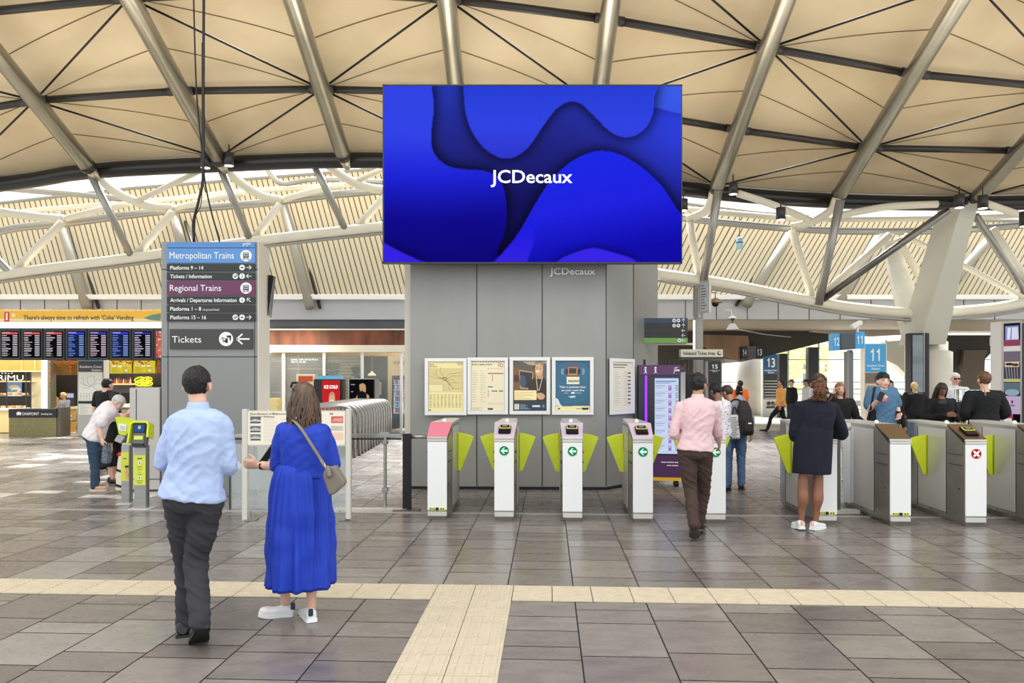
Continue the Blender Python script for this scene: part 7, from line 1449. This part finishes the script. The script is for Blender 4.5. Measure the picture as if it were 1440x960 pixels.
person('man in grey shirt and jeans wearing a backpack beyond the gate', (1033, 688), 1.74, -10, dict(head=('p', 1022, 552, .1), neck=('p', 1028, 566, .02), shL=('p', 1019, 578, .05), shR=('p', 1043, 578, -.03), wrL=('p', 1016, 612, .25), elL=('p', 1015, 598, .1)), (1.05, 1.1), 'tan', pitch=25, look=40, top=dict(mat=GREYT, sleeve='long', inf=.02, fold=.006), bottom=dict(mat=JE, r=(1, 1, 1.05)), shoes=dict(mat=SHOEB, style='sneaker'), hair=dict(mat=M('hair_dkbrown', (66, 50, 42), .5, noise_amt=.3, scale=30), seed=6))
BPM = cloth('backpack_dark', (38, 28, 28), .7)
def backpack(label, px, py0, py1, wpx, D, mat, lean=0, strap=None):
    t = thing('backpack', label, 'backpack', P(px, py1, D)); z0, z1 = P(0, py1, D).z, P(0, py0, D).z; x = P(px, 0, D).x; w = wpx / 2 / FPX * D; mb = MB(); h = z1 - z0
    rs = []
    for f, a, b2 in ((0, .7, .6), (.08, .95, .95), (.4, 1, 1), (.75, .9, .8), (.93, .65, .5), (1, .3, .2)): rs.append(oval(V((x + lean * f, D, z0 + h * f)), V((1, 0, 0)), V((0, 1, 0)), w * a, .1 * b2, 20, 3))
    mb.rings(rs); link('pack_body', soft(mb, .014, 3), mat, t, True); mb = MB(); mb.box((x + lean * .25, D - .1, z0 + h * .28), (w * 1.3, .05, h * .36)); mb.build('front_pocket', mat, t, bev=.02)
    mb = MB(); mb.tube([V((x + lean, D, z1 - .02)), V((x + lean, D + .02, z1 + .05)), V((x + lean + .04, D, z1 - .02))], .008, 6); mb.build('top_loop', BLACK, t)
    if strap: mb = MB(); mb.tube(crom([P(*s_) for s_ in strap], 5), .025, 8, flat=.4); mb.build('shoulder_strap', BLACK, t, True)
    mb = MB(); mb.box((x + lean * .3 + w * .2, D - .128, z0 + h * .36), (.05, .004, .02)); mb.build('white_tag', WHITE, t); return t
backpack('dark maroon backpack on the man in grey beyond the gate', 1050, 563, 612, 21, GD(688) - .22, BPM, -.05, [(1046, 566, 11.3), (1036, 561, 11.35), (1028, 567, 11.45), (1028, 590, 11.5)])
t = thing('tote_bag', 'black and white patterned tote bag between the pair beyond the gate', 'bag', P(1034, 616, 11.2)); c = Canvas(40, 50, (222, 220, 214))
for k in range(12): c.dashes(2, 2 + k * 4, 38, 6 + k * 4, 1, (60, 58, 60), rnd, 2, .9)
mb = MB(); mb.px(1027, 583, 1041, 617, 11.25, .1); mb.build('bag_body', cloth('tote', (206, 204, 198)), t, bev=.01); c.build('printed_front', P(1027.5, 584, 11.245), P(1040.5, 0, 11.2) - P(1027.5, 0, 11.2), P(0, 584, 11.2) - P(0, 616, 11.2), PAPER, t); mb = MB(); mb.tube(crom([P(1030, 584, 11.28), P(1033, 572, 11.3), P(1038, 584, 11.28)], 5), .01, 6); mb.build('handle', BLACK, t)

# ---- left group
OLDW = cloth('tee_white', (232, 224, 226), .85); JND = cloth('jeans_dark', (44, 66, 88))
j = dict(pelvis=('p', 132, 612, 0), chest=('p', 145, 586, 0), neck=('p', 160, 568, 0), head=('p', 166, 566, .0), shL=('p', 152, 576, .14), shR=('p', 150, 580, -.14), elR=('p', 139, 600, -.18), wrR=('p', 143, 618, -.16), hdR=('p', 145, 628, -.15), elL=('p', 166, 590, .25), wrL=('p', 176, 596, .3),
         hiL=('p', 131, 617, .08), hiR=('p', 131, 617, -.08), knL=('p', 133, 652, .1), knR=('p', 134, 652, -.08), anL=('p', 135, 683, .12), anR=('p', 133, 684, -.08), heL=('p', 131, 686.5, .12), toL=('p', 152, 684, .12), heR=('p', 128, 690, -.08), toR=('p', 149, 690, -.1))
person('white-haired person in white tee and jeans bending towards the card reader', (134, 689), 1.66, -90, j, (1.1, 1.1), 'pale', pitch=48, look=-80, top=dict(mat=OLDW, sleeve='short', slen=.7, inf=.03, hem=.12, fold=.01, sr=1.2), bottom=dict(mat=JND, r=(1.02, 1.05, 1.15), fold=.008), shoes=dict(mat=M('tan_shoe', (184, 150, 128), .6), style='sneaker', sole=M('tan_sole', (214, 190, 166), .6)), hair=dict(mat=HGY, seed=2, vol=1.5, nape=-.05))
j = dict(elL=('p', 171, 588, .1), wrL=('p', 181, 584, .05), elR=('p', 174, 586, -.2), wrR=('p', 180, 581, -.22), head=('p', 164, 560, .05), neck=('p', 161, 570, 0), chest=('p', 158, 590, 0), shL=('p', 162, 578, .1), shR=('p', 160, 578, -.1), pelvis=('p', 157, 622, 0), hiL=('p', 157, 627, .07), hiR=('p', 157, 627, -.07), knR=('p', 160, 652, -.05), anR=('p', 159, 674, -.05), knL=('p', 158, 652, .12), anL=('p', 156, 671, .15))
b0 = G(158, 679); D2 = b0.y
def rp2(px, py, half): q = P(px, py, D2); return (0, q.x - b0.x, q.z, half * .8 / FPX * D2, half / FPX * D2)
person('woman in long black dress and sandals at the ticket machine', (158, 679), 1.62, -90, j, (1.05, 1.05), 'fair', look=-70, pitch=15, top=dict(name='dress_top', mat=BLK, sleeve='short', slen=.4, inf=.02, hem=.2, fold=.006), bottom=dict(kind='skirt', mat=BLK, rows=[rp2(157, 600, 10), rp2(157, 625, 12), rp2(158, 655, 14)], pleat=.02, seed=2), shoes=dict(mat=M('sandal', (60, 40, 34), .5)), hair=dict(mat=HB, style='bun', seed=2, vol=1.3, nape=-.06))
person('dark-haired man in black tee standing behind the white-haired person', (149, 660), 1.78, -15, dict(head=('p', 152, 541, .03)), (1.05, 1), 'fair', look=-30, top=dict(mat=BLK, sleeve='short', inf=.02, fold=.006), bottom=dict(mat=BLK), shoes=dict(mat=SHOEB), hair=dict(mat=HB, seed=12, vol=1.6, nape=-.055))
t = thing('carry_bag', 'tall cream bag with black bands and red top standing by the ticket machine', 'bag', G(168, 691)); D = GD(691); mb = MB(); mb.prism([P(161, 690.5, D), P(173, 690.5, D), P(177, 680, D), P(174, 646, D), P(166, 640, D), P(164, 650, D)], (0, .2, 0)); mb.build('bag_body', cloth('canvas_cream', (222, 210, 184)), t, bev=.02)
mb = MB(); mb.prism([P(163.4, 659, D - .008), P(175.6, 663, D - .008), P(175.8, 666, D - .008), P(163, 662, D - .008)], (0, .21, 0)); mb.prism([P(161.5, 680, D - .008), P(176.6, 684, D - .008), P(176.2, 687, D - .008), P(161.2, 683.5, D - .008)], (0, .21, 0)); mb.build('black_band', BLACK, t); mb = MB(); mb.ball(P(169, 639, D + .1), (.05, .05, .04), 10, 7); mb.build('red_top', M('red_cloth', (196, 40, 50), .6), t, True)
t = thing('patterned_bag', 'black patterned handbag hanging from the hand of the white-haired person', 'bag', P(148, 653, 11.0)); mb = MB(); mb.prism([P(141.5, 651, 11.22), P(151, 652.5, 11.22), P(153, 640, 11.22), P(150, 624, 11.22), P(143, 628, 11.22)], (0, .12, 0)); mb.build('bag_body', M('dark_pattern', (44, 48, 56), .6, noise_amt=.9, scale=30, rgb2=(120, 130, 140)), t, bev=.015); mb = MB(); mb.tube(crom([P(143.5, 629, 11.26), P(145.5, 621, 11.27), P(149.5, 626, 11.26)], 5), .008, 6); mb.build('handle', BLACK, t)
# seated person and chair
j = dict(pelvis=(0, 0, .5), chest=(0, .04, .82), neck=(0, .06, 1.05), head=(0, .1, 1.2), shL=(-.18, .05, 1.02), shR=(.18, .05, 1.02), elL=(-.23, .12, .78), elR=(.23, .12, .78), wrL=(-.02, .3, .78), wrR=(.04, .3, .76), hiL=(-.09, .03, .5), hiR=(.09, .03, .5), knL=(-.1, .42, .5), knR=(.12, .42, .5), anL=(-.1, .4, .08), anR=(.16, .46, .08))
person('seated person in grey checked shirt and white trousers by the coffee bar', (93, 609.5), 1.62, 155, j, (1.05, 1.05), 'tan', top=dict(mat=cloth('check_grey', (122, 126, 138)), sleeve='rolled', inf=.015), bottom=dict(mat=cloth('white_trouser', (226, 222, 212))), shoes=dict(mat=SHOEB), hair=dict(mat=M('scarf_mustard', (222, 186, 110), .7, noise_amt=.4, scale=20), style='bun', seed=1, vol=1.6))
q = G(93, 609.5); t = thing('cafe_chair', 'small metal cafe chair under the seated person', 'chair', q); mb = MB(); mb.box(q + V((0, 0, .4)), (.42, .42, .03)); mb.build('seat', STEEL, t, bev=.01)
for sx_2 in (-1, 1):
    for sy in (-1, 1): mb = MB(); mb.tube([q + V((sx_2 * .18, sy * .18, .4)), q + V((sx_2 * .22, sy * .22, 0))], .014, 8); mb.build('leg', STEEL, t, True)
mb = MB(); mb.tube(crom([q + V((-.2, .2, .4)), q + V((-.19, .24, .78)), q + V((0, .26, .84)), q + V((.19, .24, .78)), q + V((.2, .2, .4))], 5), .014, 8); mb.build('backrest', STEEL, t, True)

# ---- people beyond the gates, right
def at(px, D): q = P(px, 0, D); return (q.x, D, 0)
HOOD = cloth('hoodie_black', (12, 11, 13))
person('woman in black hoodie holding a phone to her ear', at(1181, 12.3), 1.67, 180, dict(elR=(.3, .03, 1.1), wrR=(.17, .12, 1.47), hdR=(.12, .1, 1.58), elL=(-.27, .02, 1.07), wrL=(-.26, .26, 1.02)), (1.05, 1.05), 'fair', look=172, top=dict(mat=HOOD, sleeve='long', inf=.03, hem=.05, sr=1.25, hood=1), bottom=dict(mat=cloth('grey_jogger', (190, 188, 184))), shoes=dict(mat=SNK, style='sneaker'), hair=dict(mat=M('hair_light_brown', (150, 112, 82), .5, noise_amt=.35, scale=40, stretch=(1, 1, .15)), style='long', len=.2, seed=3, vol=1.3, a0=150, a1=390, n=50))
BT = cloth('tee_blue', (80, 116, 146))
man2, Q, R, hk = person('young man in blue tee with a pink script looking past his phone', at(1241, 10.5), 1.8, 180, dict(elR=('p', 1222, 575, -.05), wrR=('p', 1234, 563, -.25), hdR=('p', 1240, 559, -.3), elL=('p', 1261, 572, .05), wrL=('p', 1264, 580, -.1), hdL=('p', 1264, 590, -.15), shR=('p', 1225, 549, 0), shL=('p', 1256, 549, 0), head=('p', 1242, 535.5, -.02), neck=('p', 1242, 546, 0)), (1.02, 1), 'pale', look=178, top=dict(mat=BT, sleeve='short', slen=.8, inf=.022, hem=.02, sr=1.15, fold=.01), bottom=dict(mat=BLK), shoes=dict(mat=SNK, style='sneaker'), hair=dict(mat=HB, seed=21, vol=2.1, front=.035))
mb = MB(); mb.tube(crom([P(1236 + k * 1.2, 563.5 + (-1) ** k * .9 - k * .12, 10.5 - .178) for k in range(10)], 4), .011, 6); mb.build('pink_script', M('pink_print', (230, 110, 150), .6), man2)
mb = MB(); mb.box(P(1238.5, 557.5, 10.12), (.075, .014, .13), R=Matrix.Rotation(.4, 3, 'Y')); tag(mb.build('phone', BLACK, None, bev=.004), 'black phone held by the young man in the blue tee', 'phone')
t = thing('shoulder_bag', 'large black shoulder bag hanging beside the young man in blue', 'bag', P(1226, 595, 10.45)); mb = MB(); mb.prism([P(1217, 592, 10.5), P(1234, 596, 10.5), P(1243, 592, 10.5), P(1234, 576, 10.5), P(1231, 568, 10.5), P(1221, 575, 10.5)], (0, -.09, 0)); mb.build('bag_body', BLK, t, bev=.02); mb = MB(); mb.tube(crom([P(1224, 577, 10.36), P(1228, 556, 10.33), P(1230, 546, 10.42), P(1231, 544.5, 10.52)], 5), .016, 8, flat=.4); mb.build('strap', BLK, t, True)
mb = MB(); q = Q['wrL']; mb.tube([q + V((0, 0, .02)), q + V((0, 0, -.004))], .036, 16); tag(mb.build('wristwatch', BLACK, None, True), 'black watch on the wrist of the young man in blue', 'watch')
person('dark-haired person half hidden behind the young man in blue', at(1250, 13.5), 1.72, 175, None, (1, 1), 'tan', top=dict(mat=BLK), bottom=dict(mat=BLK), shoes=dict(mat=SHOEB), hair=dict(mat=HB, seed=3))
person('blonde woman in loose black clothes with her back turned', at(1286, 18.6), 1.66, 0, dict(elL=(-.33, .02, 1.0), elR=(.33, .02, 1.0), wrL=(-.2, .26, 1.02), wrR=(.2, .26, 1.02), knR=(.12, .1, .47), anR=(.16, -.02, .08)), (1.2, 1.2), 'fair', look=-10, top=dict(mat=BLK, sleeve='long', inf=.05, hem=.02, sr=1.5), bottom=dict(mat=BLK, r=(1, 1, .95)), shoes=dict(mat=M('lime_shoe', (206, 214, 60), .5), style='sneaker'), hair=dict(mat=M('hair_blonde', (216, 190, 130), .5, noise_amt=.25, scale=40), style='pony', seed=3, vol=1.1, len=.14))
person('long-haired woman in black jumper and jeans looking down at her phone', at(1324, 12.4), 1.66, 180, dict(elL=(-.27, .0, 1.06), elR=(.27, .0, 1.06), wrL=(-.06, .28, 1.12), wrR=(.08, .28, 1.12)), (1.05, 1.05), 'brown', pitch=32, top=dict(mat=BLK, inf=.03, hem=.1, sr=1.25), bottom=dict(mat=JE), shoes=dict(mat=SNK, style='sneaker'), hair=dict(mat=M('hair_long_dark', (46, 34, 30), .45, noise_amt=.5, scale=40, stretch=(1, 1, .15)), style='long', len=.3, seed=9, vol=1.3, a0=150, a1=390, n=60))
mb = MB(); mb.box(P(1325.5, 565, 12.05), (.13, .03, .06)); tag(mb.build('phone', DGREY, None, bev=.01), 'phone in the hands of the long-haired woman in black', 'phone')
t, Q, R, hk = person('white-haired man in white shirt and dark sunglasses facing the camera', at(1343, 15), 1.86, 178, dict(elR=(.26, .02, 1.15), wrR=(.08, .26, 1.12), elL=(-.26, .02, 1.12), wrL=(-.1, .26, 1.1)), (1.08, 1.1), 'fair', look=170, top=dict(mat=cloth('shirt_white', (226, 230, 240)), sleeve='short', inf=.025, collar=1), bottom=dict(mat=cloth('chino', (190, 184, 170))), shoes=dict(mat=SHOEB), hair=dict(mat=M('hair_white', (240, 238, 236), .6), seed=4, vol=1.2))
g = thing('sunglasses', 'dark sunglasses worn by the white-haired man in white', 'sunglasses', Q['head']); mb = MB()
for s in (-1, 1): mb.box(Q['head'] + R @ (V((s * .034, .1, .0)) * hk), (.054, .012, .034), R=R)
mb.build('lens', BLACK, g, bev=.006); mb = MB(); mb.box(Q['head'] + R @ (V((0, .1, .008)) * hk), (.14, .01, .01), R=R); mb.build('frame', BLACK, g)
t = thing('paper_sheet', 'large tilted white sheet held in front of the white-haired man', 'paper', P(1349, 575, 14.2)); mb = MB(); mb.prism([P(1337, 566, 14.65), P(1351, 559, 14.65), P(1356.5, 569, 14.65), P(1341, 577, 14.65)], (0, .006, 0)); mb.build('sheet', WHITE, t); mb = MB(); mb.prism([P(1337, 565.6, 14.64), P(1351, 558.6, 14.64), P(1351.2, 559.4, 14.64), P(1337.2, 566.4, 14.64)], (0, .012, 0)); mb.build('clip_edge', BLACK, t)
person('brown-haired person in black jacket with hair in a bun, back turned', at(1384, 11), 1.84, 0, dict(elL=(-.29, .0, 1.2), elR=(.31, .0, 1.2), wrL=(-.16, .26, 1.1), wrR=(.18, .26, 1.12)), (1.1, 1.1), 'fair', top=dict(mat=BLK, inf=.03, hem=.02, sr=1.3), bottom=dict(mat=BLK), shoes=dict(mat=SHOEB), hair=dict(mat=M('hair_warm_brown', (108, 74, 52), .5, noise_amt=.35, scale=30), seed=4, vol=1.4, nape=-.06))
mb = MB(); mb.tube([P(1383.5, 542, 10.84), P(1385, 549, 10.84), P(1386, 556, 10.84)], [.006, .01, .012], 6); tag(mb.build('key_strap', M('strap_tan', (190, 160, 130), .5), None, True), 'tan strap hanging down the back of the black jacket', 'strap')
YT = cloth('tee_orange', (226, 160, 78))
person('balding man in orange-yellow tee and black trousers striding left', at(1098, 24), 1.72, 80, dict(knL=(-.05, .3, .5), anL=(-.05, .42, .1), knR=(.06, -.1, .48), anR=(.06, -.48, .2), elR=(.16, -.08, 1.1), wrR=(.14, .14, .92), heR=(.06, -.56, .16), toR=(.06, -.36, .03), heL=(-.05, .42, .01), toL=(-.05, .68, .04)), (1.05, 1.1), 'tan', top=dict(mat=YT, sleeve='rolled', inf=.03, hem=.06), bottom=dict(mat=BLK), shoes=dict(mat=SHOEB), hair=dict(mat=HB, seed=4, front=.09))
person('person in black jacket and pale top walking behind the man in orange', at(1113, 26), 1.72, 110, dict(knL=(-.05, .15, .48), anL=(-.05, .1, .1)), (1, 1), 'fair', top=dict(mat=BLK, inf=.03), bottom=dict(mat=cloth('navy_trouser', (46, 50, 66))), shoes=dict(mat=SNK, style='sneaker'), hair=dict(mat=HBR, seed=4))
person('person in white top and dark cap beside the hall window', at(1134, 27), 1.74, 90, None, (1.05, 1.05), 'tan', top=dict(mat=cloth('white_top', (226, 226, 230)), inf=.03), bottom=dict(mat=BLK), shoes=dict(mat=SNK, style='sneaker'), hair=dict(mat=HB, seed=4, cap=cloth('cap_green', (40, 52, 46))))
person('worker in orange top with a black backpack near the concrete column', at(1041, 22), 1.7, 10, dict(pelvis=(0, 0, .9)), (1.0, 1), 'tan', top=dict(mat=cloth('hi_vis', (250, 120, 50)), sleeve='short', inf=.03, hem=.1), bottom=dict(mat=cloth('hi_vis', ())), shoes=dict(mat=SHOEB), hair=dict(mat=HB, seed=4))
backpack('small black backpack on the worker in orange', 1039.5, 541, 556, 9, 21.8, BLK, 0, None)
person('woman with red sunglasses at the far right behind the black jacket', at(1403, 14), 1.68, 165, None, (1, 1), 'fair', look=150, top=dict(mat=cloth('red_top', (176, 50, 60)), inf=.02), bottom=dict(mat=BLK), shoes=dict(mat=SHOEB), hair=dict(mat=HBR, style='bun', seed=4, vol=1.3))
bpy.data.scenes.remove(TMP)
